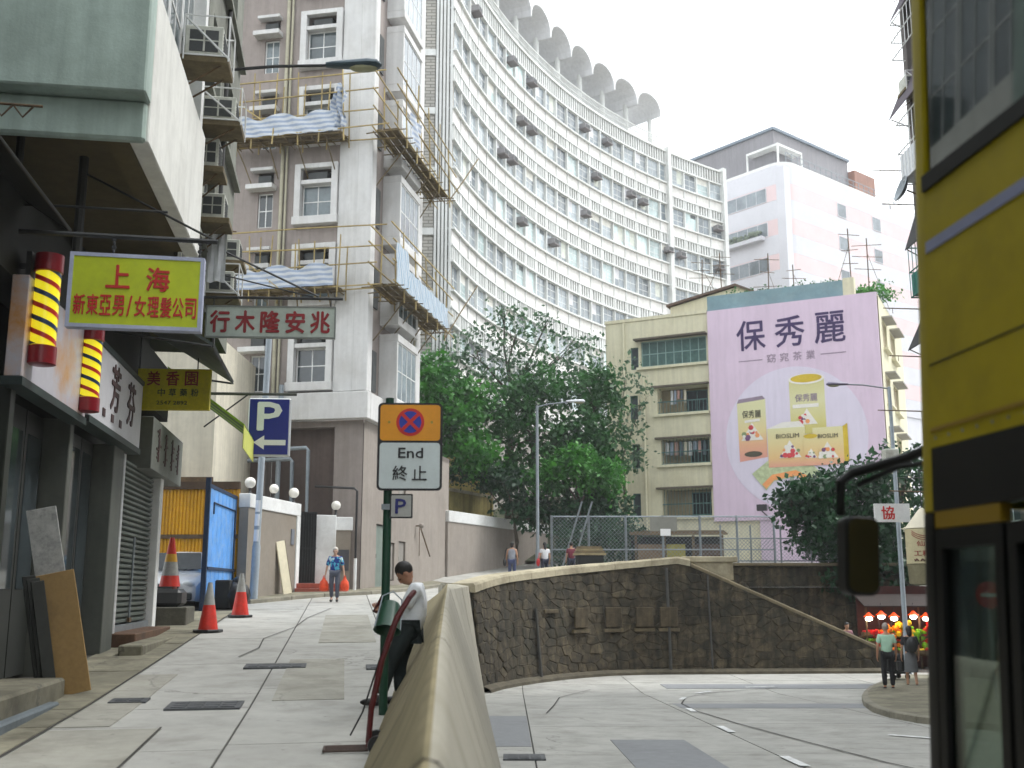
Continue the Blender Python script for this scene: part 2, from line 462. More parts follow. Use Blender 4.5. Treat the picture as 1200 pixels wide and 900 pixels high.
M_mark = mat('road marking', (.72, .73, .72, 1), .7, .15, 6, dirt=srgb(150, 150, 146), dirt_amt=.7, dirt_scale=5)
for p, q in (((3.57, 13.6), (3.57, 14.7)), ((3.6, 18.2), (3.62, 19.4)), ((3.76, 22.9), (3.8, 23.9)), ((4.12, 27.0), (4.35, 27.9)), ((4.95, 29.8), (5.5, 30.5)), ((6.7, 31.7), (7.6, 32.0)), ((3.57, 8.6), (3.57, 9.8))):
    ribbon([p, q], .13, z_low, M_mark, LO, 'lane_dash', .031)
ribbon([(6.0, 17.75), (6.55, 17.1), (7.1, 16.2)], .12, z_low, M_mark, LO, 'edge_line', .031)
M_iron = mat('cast iron', (.09, .095, .10, 1), .6, .25, 6, metal=.3)
def manhole(px, w, d, zf, rz, label):
    t = thing('manhole_cover', label, 'manhole cover', (px[0], px[1], zf(px[1]) + .032), rz, 'manhole covers')
    a = math.atan((zf(px[1] + .5) - zf(px[1] - .5)))
    t.rotation_euler = (a, 0, rz)
    MB().box(-w/2 - .05, w/2 + .05, -d/2 - .05, d/2 + .05, -.02, .004).build('frame', M_iron, t)
    nx, ny = max(2, int(w / .14)), max(2, int(d / .14))
    b = MB()
    for i in range(nx):
        for j in range(ny): b.box(-w/2 + w*i/nx + .012, -w/2 + w*(i+1)/nx - .012, -d/2 + d*j/ny + .012, -d/2 + d*(j+1)/ny - .012, 0, .011)
    b.build('lid', M_iron, t)
manhole((-3.31, 11.95), .68, .45, z_up, LR, 'cast iron cover in the sloping street between the leaning boards and the sign post')
manhole((-3.35, 15.6), .75, .4, z_up, LR, 'cast iron cover further up the sloping street, in line with the near traffic cone')
manhole((-1.75, 15.5), .5, .4, z_up, LR, 'small iron cover in the sloping street behind the leaning man')
manhole((-4.25, 12.3), .3, .22, z_up, LR, 'small iron plate at the left gutter of the sloping street by the plywood')
manhole((.16, 14.6), .45, .5, z_low, 0, 'iron drain cover in the lower road at the foot of the concrete parapet')

# traffic island / pavement at the right corner
isl = [(7.75, 19.0), (7.38, 20.2), (7.3, 21.4), (7.45, 22.8), (7.9, 24.8), (8.5, 26.8), (9.2, 28.8), (10.0, 30.8), (11.2, 33), (12.6, 35), (17, 35), (17, 16), (9.5, 16)]
mb = MB(); n = len(isl)
mb.add([(p[0], p[1], z_low(p[1]) + .13) for p in isl] + [(p[0], p[1], z_low(p[1]) - .05) for p in isl],
       [tuple(range(n))] + [(i, (i+1) % n, n + (i+1) % n, n + i) for i in range(n)])
PV = struct(mb.build('corner_pavement', M_pave))
for a, b in zip(isl[:9], isl[1:10]):
    d = Vector((b[0]-a[0], b[1]-a[1])); nn = Vector((d.y, -d.x)).normalized(); e = d.normalized() * .008
    P = [(a[0]+e.x - nn.x*.03, a[1]+e.y - nn.y*.03), (b[0]-e.x - nn.x*.03, b[1]-e.y - nn.y*.03), (b[0]-e.x+nn.x*.15, b[1]-e.y+nn.y*.15), (a[0]+e.x+nn.x*.15, a[1]+e.y+nn.y*.15)]
    mb = MB(); mb.add([(p[0], p[1], z_low(p[1]) - .03) for p in P] + [(p[0], p[1], z_low(p[1]) + .145) for p in P],
       [(0,3,2,1),(4,5,6,7),(0,1,5,4),(1,2,6,5),(2,3,7,6),(3,0,4,7)])
    mb.build('kerb_stone', M_kerb, PV, bevel=.02)

# concrete parapet between the two streets, ridge with two battered faces, cast in panels
PA = thing('concrete_parapet', 'pale concrete parapet with sloping faces dividing the rising street from the lower road', 'parapet', (0, 0, 0))
Y = -3.0; k = 0
while Y < 30.4:
    Y1 = min(Y + (2.9 if k % 2 else 3.3), 30.5); k += 1
    if 30.5 - Y1 < 1: Y1 = 30.5
    ys = [Y + .014 + (Y1 - Y - .028) * i / 5 for i in range(6)]
    rows_l, rows_r = [], []
    for yy in ys:
        zr = par_zr(yy); xr = par_Xr(yy)
        jl = 0.0
        zl = z_up(yy) - .12; zb = z_low(yy) - .12
        xl, xR = par_XL(yy) + jl, par_XR(yy) + jl * .5
        rows_l.append([(xr, yy, zl), (xl - .05, yy, zl), (xl + .0, yy, zl + .16), (xl * .35 + xr * .65 - .02, yy, zl * .35 + zr * .65 + .0), (xr - .05, yy, zr - .035), (xr - .015, yy, zr), (xr + .004, yy, zr)])
        sh_ = .56 * interp(yy, [25.0, 30.5], [0, 1])          # the top widens towards the bend
        rows_r.append([(xr + .004, yy, zr), (xr + .03 + sh_ * .5, yy, zr - .012), (xr + .06 + sh_, yy, zr - .06), (xR * .5 + (xr + sh_) * .5, yy, zb * .5 + zr * .5 + .03), (xR, yy, zb), (xr, yy, zb)])
    for nm, rr, mm in (('street_panel', rows_l, M_parL), ('road_panel', rows_r, M_parR)):
        mb = MB(); mb.sheet(rr)
        for e in (rr[0], rr[-1]): mb.add(e, [tuple(range(len(e)))])
        mb.build(nm, mm, PA, smooth=True, weld=True)
    jr = []
    for dy in (-.014, .014):
        y_ = Y1 + dy; zr = par_zr(y_); xr = par_Xr(y_); zb = z_low(y_) - .12; zl = z_up(y_) - .12; xR = par_XR(y_); xl = par_XL(y_); sh_ = .56 * interp(y_, [25.0, 30.5], [0, 1])
        jr.append([(xl - .004, y_, zl + .165), (xl * .35 + xr * .65 - .025, y_, zl * .35 + zr * .65 + .004), (xr - .055, y_, zr - .03), (xr - .015, y_, zr + .004), (xr + .03 + sh_ * .5, y_, zr - .008), (xr + .065 + sh_, y_, zr - .056), (xR * .5 + (xr + sh_) * .5 + .006, y_, zb * .5 + zr * .5 + .034), (xR + .006, y_, zb)])
    if Y1 < 30: MB().sheet(jr).build('joint', M_mortar, PA)
    Y = Y1
MB().prism([(-1.95, 30.45), (-1.12, 30.42), (-.86, 31.0), (-.62, 31.7), (-1.25, 32.3), (-2.15, 31.6)], 1.0, 1.765, 'z').build('corner_block', M_parR, PA, bevel=.06, seg=2)
# closing core under the joints
core = MB()
core.sheet([[(par_XL(y_) + .1, y_, z_up(y_) - .15), (par_Xr(y_), y_, par_zr(y_) - .12), (par_XR(y_) - .12, y_, z_low(y_) - .15)] for y_ in (-2.8, 5, 12, 20, 30.4)])
core.build('core', M_mortar, PA)

# ---------------- rubble masonry
class Path:
    def __init__(s, pts):
        s.p = [Vector(p) for p in pts]; s.l = [0]
        for a, b in zip(s.p[:-1], s.p[1:]): s.l.append(s.l[-1] + (b - a).length)
        s.L = s.l[-1]
    def at(s, t):
        t = min(max(t, 0), s.L)
        i = max(k for k in range(len(s.p) - 1) if s.l[k] <= t + 1e-9)
        f = (t - s.l[i]) / (s.l[i+1] - s.l[i]); p = s.p[i].lerp(s.p[i+1], f); d = (s.p[i+1] - s.p[i]).normalized()
        return p, d
def clip(poly, nx, nz, c):
    """keep the side nx*s + nz*z <= c"""
    out = []
    for i in range(len(poly)):
        p, q = poly[i], poly[(i + 1) % len(poly)]; dp, dq = nx * p[0] + nz * p[1] - c, nx * q[0] + nz * q[1] - c
        if dp <= 0: out.append(p)
        if (dp < 0 < dq) or (dq < 0 < dp):
            f = dp / (dp - dq); out.append((p[0] + (q[0] - p[0]) * f, p[1] + (q[1] - p[1]) * f))
    return out
def rubble(parent, path, zb, zt, batter=0.0, s0=0.0, ds=.47, dz=.28, relief=.034):
    """irregular rubble: a cell diagram of jittered points on the wall face, every cell one stone"""
    K = ds / dz; pts = []; L = path.L
    zlo = min(zb(L * i / 20) for i in range(21)); zhi = max(zt(L * i / 20) for i in range(21))
    r = 0; z = zlo
    while z < zhi + dz:
        s = s0 + (ds * .5 if r % 2 else 0)
        while s < L + ds:
            pts.append((s + random.uniform(-.36, .36) * ds, z + random.uniform(-.36, .36) * dz)); s += ds * random.uniform(.75, 1.25)
        z += dz; r += 1
    for i, (s, z) in enumerate(pts):
        if not (0 <= s <= L) or z > zt(s) + dz * .4 or z < zb(s) - dz * .4: continue
        poly = [(s - 1, z - 1), (s + 1, z - 1), (s + 1, z + 1), (s - 1, z + 1)]
        for j, (s2, z2) in enumerate(pts):
            if j == i or abs(s2 - s) > 1.6 or abs(z2 - z) > 1.1: continue
            a_, b_ = s2 - s, (z2 - z) * K * K
            poly = clip(poly, a_, b_, a_ * (s + s2) / 2 + b_ * (z + z2) / 2)
            if len(poly) < 3: break
        if len(poly) >= 3:
            sl = (zt(min(s + .2, L)) - zt(max(s - .2, 0))) / (min(s + .2, L) - max(s - .2, 0))
            poly = clip(poly, -sl, 1, zt(s) - sl * s)
        if len(poly) >= 3: poly = clip(poly, 0, -1, -zb(s))
        if len(poly) >= 3: poly = clip(clip(poly, 1, 0, L), -1, 0, 0)
        if len(poly) < 3: continue
        cs, cz = sum(p[0] for p in poly) / len(poly), sum(p[1] for p in poly) / len(poly)
        if max(p[0] for p in poly) - min(p[0] for p in poly) < .12 or max(p[1] for p in poly) - min(p[1] for p in poly) < .08: continue
        p0, d0 = path.at(cs); o0 = Vector((p0.x, p0.y, cz)); rel = relief * random.uniform(.4, 1.3)
        vs = []
        for k, (sc_, dep) in enumerate(((.998, -.04), (.98, rel * .5), (.82, rel))):
            for (a_, b_) in poly:
                u, v = cs + (a_ - cs) * sc_, cz + (b_ - cz) * sc_
                p, d = path.at(u); nn = Vector((d.y, -d.x)); off = dep - batter * (v - zb(cs)) + (random.uniform(-.012, .012) if k == 2 else 0)
                vs.append((p.x + nn.x * off - o0.x, p.y + nn.y * off - o0.y, v - o0.z))
        n = len(poly); fs = [(r0 + q, r0 + (q + 1) % n, r0 + n + (q + 1) % n, r0 + n + q) for r0 in (0, n) for q in range(n)] + [tuple(range(2 * n, 3 * n))]
        MB().add(vs, fs).build('stone', M_stone, parent, loc=o0)

SW = thing('stone_retaining_wall', 'dark weathered stone retaining wall curving round the bend of the lower road', 'wall', (0, 0, 0))
wp = Path(WALL)
s_knee = None
def top_z(s):
    x = wp.at(s)[0].x
    return interp(x, [-.82, -.46, .05, .7, 2.0, 4.0, 5.85, 5.9, 12.6], [1.50, 1.64, 1.78, 1.88, 2.06, 2.28, 2.46, 2.46, -.5])
Ss = [wp.L * i / 60 for i in range(61)]
def face_pt(s, z, back=0.0):
    p, d = wp.at(s); nn = Vector((d.y, -d.x)); off = .10 * (z + 1.2) + back
    return (p.x - nn.x * off, p.y - nn.y * off, z)
mb = MB()
mb.sheet([[face_pt(s, -1.3, .8), face_pt(s, -1.3), face_pt(s, top_z(s) * .5 - .6), face_pt(s, top_z(s)), face_pt(s, top_z(s), .4), face_pt(s, -1.3, .8)] for s in Ss])
mb.build('mortar_core', M_mortar, SW, weld=True)
rubble(SW, wp, lambda s: -1.12, top_z, .10, s0=-.1)
# coping in pieces along the level part, then down the slope
def coping(s0, s1, zf, wide=.52, th=.16, name='coping_stone', push=.07, m=M_coping):
    n = max(1, round((s1 - s0) / 1.25))
    for i in range(n):
        a, b = s0 + (s1 - s0) * i / n + .006, s0 + (s1 - s0) * (i + 1) / n - .006
        rr = []
        for j in range(4):
            s = a + (b - a) * j / 3; z = zf(s)
            rr.append([face_pt(s, z, wide), face_pt(s, z, -push), face_pt(s, z + th * .75, -push), face_pt(s, z + th, -push + .04), face_pt(s, z + th, wide), face_pt(s, z, wide)])
        c = MB(); c.sheet(rr)
        for e in (rr[0], rr[-1]): c.add(e[:5], [(0, 1, 2, 3, 4)])
        c.build(name, m, SW, weld=True)
s_k = next(s for s in Ss if wp.at(s)[0].x > 5.85)
coping(-0.0, s_k, top_z, wide=.62, th=.25)
coping(s_k + .02, wp.L, top_z, wide=.42, th=.13, push=.05, m=mat('coping dark concrete', srgb(108, 98, 76), .9, .2, 1.5, .3, 40))
# footing kerb and drip ledges
mb = MB(); mb.sheet([[face_pt(s, -1.25, -.02), face_pt(s, -1.25, -.26), face_pt(s, -1.10, -.25), face_pt(s, -1.04, -.14), face_pt(s, -1.0, .03)] for s in Ss])
mb.build('footing', mat('footing stone', srgb(82, 76, 62), .95, .3, 2, .4, 30), SW)
for x in (2.35, 3.35, 4.4, 5.35, 1.35):
    s = min(Ss, key=lambda q: abs(wp.at(q)[0].x - x)); z = .25 if x > 2 else .9
    a = face_pt(s, z, -.10); d = wp.at(s)[1]
    o = MB().box(-.36, .36, -.03, .16, -.06, .06).build('ledge', mat('old ashlar', srgb(96, 86, 66), .95, .25, 3, .5, 25, streak=.3), SW, bevel=.015); o.location = a; o.rotation_euler[2] = math.atan2(d.y, d.x)
    if x > 2:
        o = MB().box(-.30, .30, -.055, .05, .1, .75).build('block', mat('old ashlar block', srgb(82, 72, 54), .95, .3, 4, .6, 25, streak=.4), SW, bevel=.02); o.location = a; o.rotation_euler[2] = math.atan2(d.y, d.x)
for x, r_ in ((5.15, .05), (.78, .045), (6.7, .03)):
    s = min(Ss, key=lambda q: abs(wp.at(q)[0].x - x))
    p0 = face_pt(s, -1.1, -.10); p1 = face_pt(s, min(top_z(s) - .05, 2.3 if x != .78 else 1.0), -.10)
    MB().cyl(p0, p1, r_, n=8).build('drain_pipe', mat('drain pipe', (.05, .05, .045, 1), .7, .2, 3), SW)

# level parapet end beyond the slope, the ramp behind, and the second stone wall
PE = thing('street_end_parapet', 'short concrete parapet at the head of the sloping stone wall', 'parapet', (5.9, 37.45, 0))
MB().box(.02, 1.75, -.02, .42, 1.9, 2.50).build('body', M_coping, PE)
MB().box(.0, 1.9, -.10, .5, 2.505, 2.70).build('coping_stone', M_coping, PE, bevel=.02)
rp = MB().sheet([[(6.0, 37.3, 1.6), (6.0, 40.9, 1.6)], [(8, 37.3, 1.0), (8, 40.9, 1.0)], [(12.7, 37.3, -1.19), (12.7, 40.9, -1.19)]])
struct(rp.build('ramp', M_pave))
W2 = thing('upper_stone_wall', 'rough stone wall carrying the chain link fence above the sloping coping', 'wall', (0, 0, 0))
wp2 = Path([(5.6, 41.0), (10, 41.2), (15.5, 41.6)])
mb = MB(); mb.sheet([[(p.x, p.y + .05, -1.3), (p.x, p.y + .05, 2.45), (p.x, p.y + .5, 2.45), (p.x, p.y + .5, -1.3)] for p in (wp2.at(s)[0] for s in (0, 3, 6, wp2.L))])
mb.build('mortar_core', M_mortar, W2)
M_st0 = M_stone
rubble(W2, wp2, lambda s: interp(wp2.at(s)[0].x, [5.6, 12.6], [.9, -1.1]), lambda s: 2.44, 0, ds=.6, dz=.38)
for i in range(7):
    x0 = 5.6 + i * 1.4
    MB().box(x0 + .006, x0 + 1.394, 40.93 + .035 * i, 41.5 + .035 * i, 2.45, 2.57).build('coping_stone', mat('coping dark concrete', (.1,.1,.1,1)), W2, bevel=.02)
# ================================================================ left side: tenements, shops, signs
M_rend = mat('greenish painted render', srgb(172, 190, 182), .9, .08, .7, .25, 30, dirt=srgb(120, 132, 122), dirt_amt=.5, dirt_scale=.6, streak=.14)
M_rendw = mat('white painted render', srgb(218, 218, 212), .85, .06, .8, .2, 30, dirt=srgb(150, 148, 136), dirt_amt=.25, dirt_scale=1.1, streak=.05)
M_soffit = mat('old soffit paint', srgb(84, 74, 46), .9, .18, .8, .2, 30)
M_shop = mat('shop dark panel', srgb(34, 37, 33), .55, .25, .8)
M_shopdoor = mat('dark green door', srgb(24, 30, 20), .4, .25, 1.2)
M_pil = mat('pale pillar paint', srgb(80, 84, 77), .7, .12, 1, dirt=srgb(104, 102, 92), dirt_amt=.5, streak=.15)
M_alu = mat('aluminium strip', (.6, .62, .63, 1), .4, .08, 2, metal=.5)
M_gdark = glass('dark window glass', (.035, .045, .05, 1), .06)
M_gwin = glass('grey window glass', (.10, .13, .14, 1), .1, .4)
M_rust = mat('rusty brown', srgb(92, 74, 52), .85, .3, 3, .3, 40)

def LT(name, label, cat, group=None):      # a thing whose local frame is the upper street frame
    return thing(name, label, cat, LW(0, 0, 0), LR, group)

T1 = LT('tenement', 'near left tenement with greenish end wall and white sill band overhanging barber shop', 'building')
# overhang
MB().box(-9, .3, 11.45, 11.80, 7.19, 16).build('end_wall', M_rend, T1, bevel=.02)
MB().box(-9, .27, 11.70, 11.84, 6.71, 7.188).build('end_beam', M_rend, T1, bevel=.03)
MB().box(.08, .302, 11.803, 16.25, 6.72, 8.72).build('spandrel', M_rendw, T1, bevel=.015)
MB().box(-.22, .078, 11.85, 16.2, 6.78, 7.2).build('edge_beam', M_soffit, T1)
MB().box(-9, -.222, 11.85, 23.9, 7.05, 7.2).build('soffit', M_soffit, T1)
MB().box(-.3, .24, 16.0, 16.26, 8.74, 16).build('end_mullion', M_white, T1)
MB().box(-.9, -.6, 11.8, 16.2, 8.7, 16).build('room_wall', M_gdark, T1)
MB().box(.08, .33, 11.81, 16.25, 12.2, 13.6).build('spandrel', M_rendw, T1)
for i in range(4):
    y0 = 11.86 + i * 1.05
    w_ = window(T1, 0.05, y0, 8.74, 1.0, 3.44, M_white, M_gwin, 2, 3, .05, rotz=math.pi / 2)
for x_, y_, r_ in ((-1.35, 12.6, .05), (-.75, 13.2, .06), (-2.0, 12.4, .03)):
    MB().cyl((x_, y_, 5.2), (x_, y_, 7.05), r_).build('downpipe', mat('dark pipe', (.03, .03, .028, 1), .6, .2), T1, smooth=True)
MB().tube([(-2.4, 12.2, 6.0), (-.6, 12.2, 6.03), (.5, 12.2, 6.02)], .016).build('conduit', M_rope, T1)
# ground floor: back wall, pillars, doors, shutter
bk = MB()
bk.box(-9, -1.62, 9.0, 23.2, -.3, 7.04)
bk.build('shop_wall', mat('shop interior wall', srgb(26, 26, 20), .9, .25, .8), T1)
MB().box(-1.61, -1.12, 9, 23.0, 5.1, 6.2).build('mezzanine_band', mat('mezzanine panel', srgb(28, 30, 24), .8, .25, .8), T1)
for y0, y1, m_, nm in ((12.25, 12.45, M_shopdoor, 'pillar'), (15.0, 15.2, M_pil, 'pillar'), (17.65, 18.45, M_pil, 'pillar'), (22.55, 22.9, M_white, 'pillar'), (18.75, 18.9, M_alu, 'pillar')):
    MB().box(-1.62, -1.10 if y1 - y0 < .5 else -1.05, y0, y1, z_up(y0) - .1, 3.92).build(nm, m_, T1, bevel=.012)
for i in range(8):      # folding gate leaves of the first bay
    MB().box(-1.46, -1.42, 9.2 + i * .38, 9.55 + i * .38, .5, 3.9).build('gate_leaf', M_shopdoor, T1)
for i in range(3):
    y0 = 12.5 + i * .84
    o = MB().box(-1.50, -1.45, y0, y0 + .8, .5, 3.9).build('door_leaf', M_shop, T1)
    MB().box(-1.447, -1.44, y0 + .1, y0 + .7, 1.6, 3.6).build('pane', M_gdark, o)
for i in range(3):
    y0 = 15.24 + i * .8
    o = MB().box(-1.42, -1.37, y0, y0 + .76, .62, 3.9).build('door_leaf', M_shop, T1)
    MB().box(-1.367, -1.36, y0 + .08, y0 + .68, 1.2, 3.7).build('pane', M_gdark, o)
M_shut = mat('roller shutter steel', srgb(84, 92, 86), .5, .15, 1.2, metal=.25, dirt=srgb(60, 60, 54), dirt_amt=.4)
sh = MB()
for i in range(30):
    z0 = .98 + i * .098
    sh.prism([(-1.30, z0), (-1.235, z0 + .03), (-1.235, z0 + .068), (-1.30, z0 + .096)], 18.95, 22.5, 'y')
SH = sh.build('roller_shutter', M_shut, T1)
MB().box(-1.25, -1.18, 18.9, 22.54, .84, .97).build('bottom_rail', M_steel, SH)
MB().tube([(-1.2, 20.6, 1.0), (-1.19, 20.6, 2.55)], .022).build('lock_bar', M_steel, SH)
MB().box(-1.22, -1.17, 20.5, 20.7, 1.0, 1.08).build('lock', M_rust, SH)
# shop steps
st = LT('shop_step', 'worn concrete step at the foot of the nearest shop, left edge', 'step')
MB().box(-1.12, -.42, 8.6, 12.9, -.2, .60).build('tread', M_pave, st, bevel=.03)
MB().box(-.418, -.30, 8.6, 12.2, -.2, .40).build('riser', mat('blue grey step paint', srgb(92, 100, 104), .8, .2, 1.5), st, bevel=.02)
st = LT('shop_step', 'brown plinth under the roller shutter', 'step')
MB().box(-1.36, -.72, 18.7, 22.4, .4, .86).build('plinth', mat('brown plinth', srgb(82, 58, 40), .8, .3, 2), st, bevel=.015)
MB().box(-.718, -.35, 17.3, 21.9, .35, .74).build('tread', M_pave, st, bevel=.02)
st = LT('concrete_block', 'grey concrete block beyond the roller shutter carrying the striped cone', 'block')
MB().box(-1.5, -.55, 23.3, 24.6, .6, 1.22).build('block', mat('grey block', srgb(86, 84, 74), .9, .25, 2, .3), st, bevel=.02)
MB().box(-1.35, -.7, 23.5, 24.4, 1.222, 1.6).build('tyre_base', M_black, st, bevel=.08)

# fascias over the shops
M_fas = mat('fascia acrylic', srgb(206, 206, 211), .4, .06, .8, dirt=srgb(196, 142, 50), dirt_amt=.0)
M_fas1 = mat('stained fascia acrylic', srgb(188, 186, 196), .4, .06, .8, dirt=srgb(190, 128, 26), dirt_amt=1.0, dirt_scale=.9)
M_trim = mat('dark green trim', srgb(30, 46, 44), .5, .2, 2)
M_ink = mat('dark ink', srgb(66, 40, 40), .6, .15, 3)
f = LT('shop_fascia', 'blank stained white fascia between the two barber poles', 'sign')
MB().box(-1.12, -.93, 12.0, 15.02, 3.94, 5.12).build('panel', M_fas1, f, bevel=.01)
MB().box(-1.14, -.91, 11.98, 15.04, 3.84, 3.938).build('trim', M_trim, f)
f = LT('shop_fascia', 'white fascia with dark brush characters beyond the second barber pole', 'sign')
MB().box(-1.12, -.90, 15.08, 18.9, 4.0, 5.12).build('panel', M_fas, f, bevel=.01)
MB().box(-1.14, -.88, 15.06, 18.92, 3.90, 3.998).build('trim', M_trim, f)
MB().box(-1.14, -.88, 15.06, 18.92, 5.122, 5.2).build('trim', M_trim, f)
text('芳', .62, .7, M_ink, f, (-.893, 16.7, 4.66), math.pi / 2, .02)
text('芬', .62, .7, M_ink, f, (-.893, 17.95, 4.62), math.pi / 2, .02)
for y_ in (15.9, 16.5, 17.1): MB().box(-.895, -.888, y_, y_ + .18, 4.12, 4.24).build('small_mark', M_ink, f)
f = LT('box_sign', 'grey box sign with dark upright characters above the roller shutter', 'sign')
MB().box(-1.95, -.98, 20.6, 24.4, 3.85, 4.85).build('box', mat('grey sign box', srgb(104, 108, 102), .6, .15, 1, dirt=srgb(80, 80, 72), dirt_amt=.4), f, bevel=.01)
rs = random.Random(4)
for i in range(4):
    b = MB()
    for j in range(7):
        yy = 21.1 + i * .82 + rs.uniform(-.08, .2); zz = 4.1 + j * .085
        b.box(-.977, -.968 + .001 * j, yy, yy + rs.uniform(.1, .35), zz, zz + .04)
    b.box(-.976, -.960, 21.25 + i * .82, 21.33 + i * .82, 4.05, 4.7)
    b.build('character', M_ink, f)

# barber poles: lit striped columns with red caps
M_byel = mat('lit yellow acrylic', (.85, .72, .02, 1), .3, .05, 3, emit=.35)
M_bblue = mat('dark blue stripe', (.01, .04, .11, 1), .35, .1)
M_bred = mat('red stripe', (.55, .02, .015, 1), .35, .1)
M_bcap = mat('deep red cap', (.22, .004, .012, 1), .35, .15, 2)
def barber(xc, y, z0, z1, w_, label):
    t = LT('barber_pole', label, 'barber pole', 'striped barber poles'); r = w_ / 2; H = z1 - z0
    zc0, zc1 = z0 + H * .17, z1 - H * .17
    ct = Matrix.Translation((xc, y, 0))
    MB().cyl((xc, y, zc0), (xc, y, zc1), r * .93, n=20).build('lit_tube', M_byel, t, smooth=True)
    nb = 6; P = (zc1 - zc0) / 3.0
    for k in range(-1, nb + 2):
        pts0, pts1 = [], []
        for i in range(25):
            a = math.pi * 2 * i / 24 - math.pi
            zz = zc0 + k * P * .55 - a / (2 * math.pi) * P * 1.25
            for L_, dz in ((pts0, 0), (pts1, P * .2)):
                z_ = min(max(zz + dz, zc0), zc1)
                L_.append((xc + r * .96 * math.cos(a), y + r * .96 * math.sin(a), z_))
        MB().sheet([pts0, pts1]).build('stripe', M_bblue if k % 2 else M_bred, t, smooth=True)
    for a, b in ((z0, zc0), (zc1, z1)):
        MB().lathe([(r * .8, a), (r * 1.06, a + .01), (r * 1.06, b - .01), (r * .8, b)], 20, (xc, y, 0)).build('cap', M_bcap, t, smooth=True)
    MB().box(xc - r * 1.5, xc - r * 1.1, y - r * .8, y + r * .8, z0, z1).build('back_box', M_black, t)
    for z_ in (z0 + .15, z1 - .15): MB().box(xc - r * 2.4, xc - r * 1.12, y - .03, y + .03, z_ - .03, z_ + .03).build('bracket', M_black, t)
barber(-.80, 12.25, 4.12, 5.44, .30, 'tall lit barber pole with red caps at the left edge')
barber(-.84, 14.75, 3.98, 5.18, .29, 'smaller lit barber pole below the yellow barber sign')

# ---------------- hanging signs
def hang_sign(name, label, wx0, wx1, Y, z0, z1, rz, panel, frame, th=.08, fr=.05):
    w_ = (wx1 - wx0); h_ = z1 - z0
    t = thing(name, label, 'sign', ((wx0 + wx1) / 2, Y, 0), rz)
    zc = (z0 + z1) / 2
    MB().box(-w_/2 + fr, w_/2 - fr, -th/2, th/2, z0 + fr, z1 - fr).build('panel', panel, t)
    if frame:
        f_ = MB(); q = th / 2 + .012
        f_.box(-w_/2, -w_/2 + fr, -q, q, z0, z1); f_.box(w_/2 - fr, w_/2, -q, q, z0, z1)
        f_.box(-w_/2 + fr, w_/2 - fr, -q, q, z0, z0 + fr); f_.box(-w_/2 + fr, w_/2 - fr, -q, q, z1 - fr, z1)
        f_.build('frame', frame, t)
    return t, w_, h_, zc
M_lime = mat('yellow green sign', srgb(190, 204, 4), .5, .07, 1.5, dirt=srgb(120, 132, 8), dirt_amt=.25, dirt_scale=1.4)
M_sred = mat('red sign ink', srgb(190, 22, 8), .5, .08, 4)
M_sframe = mat('pale sign frame', srgb(176, 182, 206), .5, .1, 3)
t, w_, h_, zc = hang_sign('barber_sign', 'yellow green barber shop sign with red Chinese lettering and pale frame', -4.95, -3.50, 11.6, 4.44, 5.30, R(10), M_lime, M_sframe, .11, .042)
f0 = -.062
text('上', .25, .26, M_sred, t, (-.20, f0, zc + .165), 0, .02)
text('海', .245, .27, M_sred, t, (.23, f0, zc + .15), 0, .02)
for i, ch in enumerate('新東亞男/女理髮公司'):
    xx = [-.72, -.545, -.375, -.20, -.055, .09, .265, .435, .60, .77][i] * .80 - .015
    text(ch, .05 if ch == '/' else .118, .23, M_sred, t, (xx, f0, zc - .17), 0, .012)
MB().tube([(-1.3, .0, 5.52), (.85, 0, 5.52)], .03, 8).build('hanger_bar', M_black, t)
MB().tube([(.85, 0, 5.52), (-.9, 1.2, 6.7)], .015, 6).build('stay', M_black, t)
ch = MB()
for x_ in (-.28, .66):
    for k in range(4): ch.lathe([(.02, -.010), (.028, 0), (.02, .010)], 8, M=Matrix.Translation((x_, 0, 5.345 + k * .047)) @ Matrix.Rotation(math.pi / 2, 4, 'X' if k % 2 else 'Y'))
ch.build('chain', M_black, t)

M_board = mat('pale painted board', srgb(176, 186, 176), .7, .1, 1.5, dirt=srgb(128, 130, 116), dirt_amt=.5)
M_dred = mat('dark red brush ink', srgb(134, 20, 26), .6, .15, 4)
t, w_, h_, zc = hang_sign('timber_shop_sign', 'long pale signboard with dark red brush characters hanging below black bars', -5.60, -3.24, 19.0, 6.10, 6.70, R(3), M_board, mat('grey board edge', srgb(120, 124, 120), .6, .1), .06, .025)
for i, chh in enumerate('行木隆安兆'):
    text(chh, .34, .40, M_dred, t, (-.92 + i * .455, -.036, zc), 0, .028)
MB().tube([(-2.3, 0, 6.86), (1.3, 0, 6.86)], .028, 8).build('hanger_bar', M_black, t)
MB().tube([(-1.9, -.3, 8.15), (.85, 0, 6.90)], .02, 6).build('stay', M_black, t)
MB().tube([(-1.9, -.3, 7.45), (.75, 0, 6.89)], .014, 6).build('stay', M_black, t)
for x_ in (-1.05, 1.08): MB().cyl((x_, 0, 6.70), (x_, 0, 6.85), .012, n=6).build('hook', M_black, t)

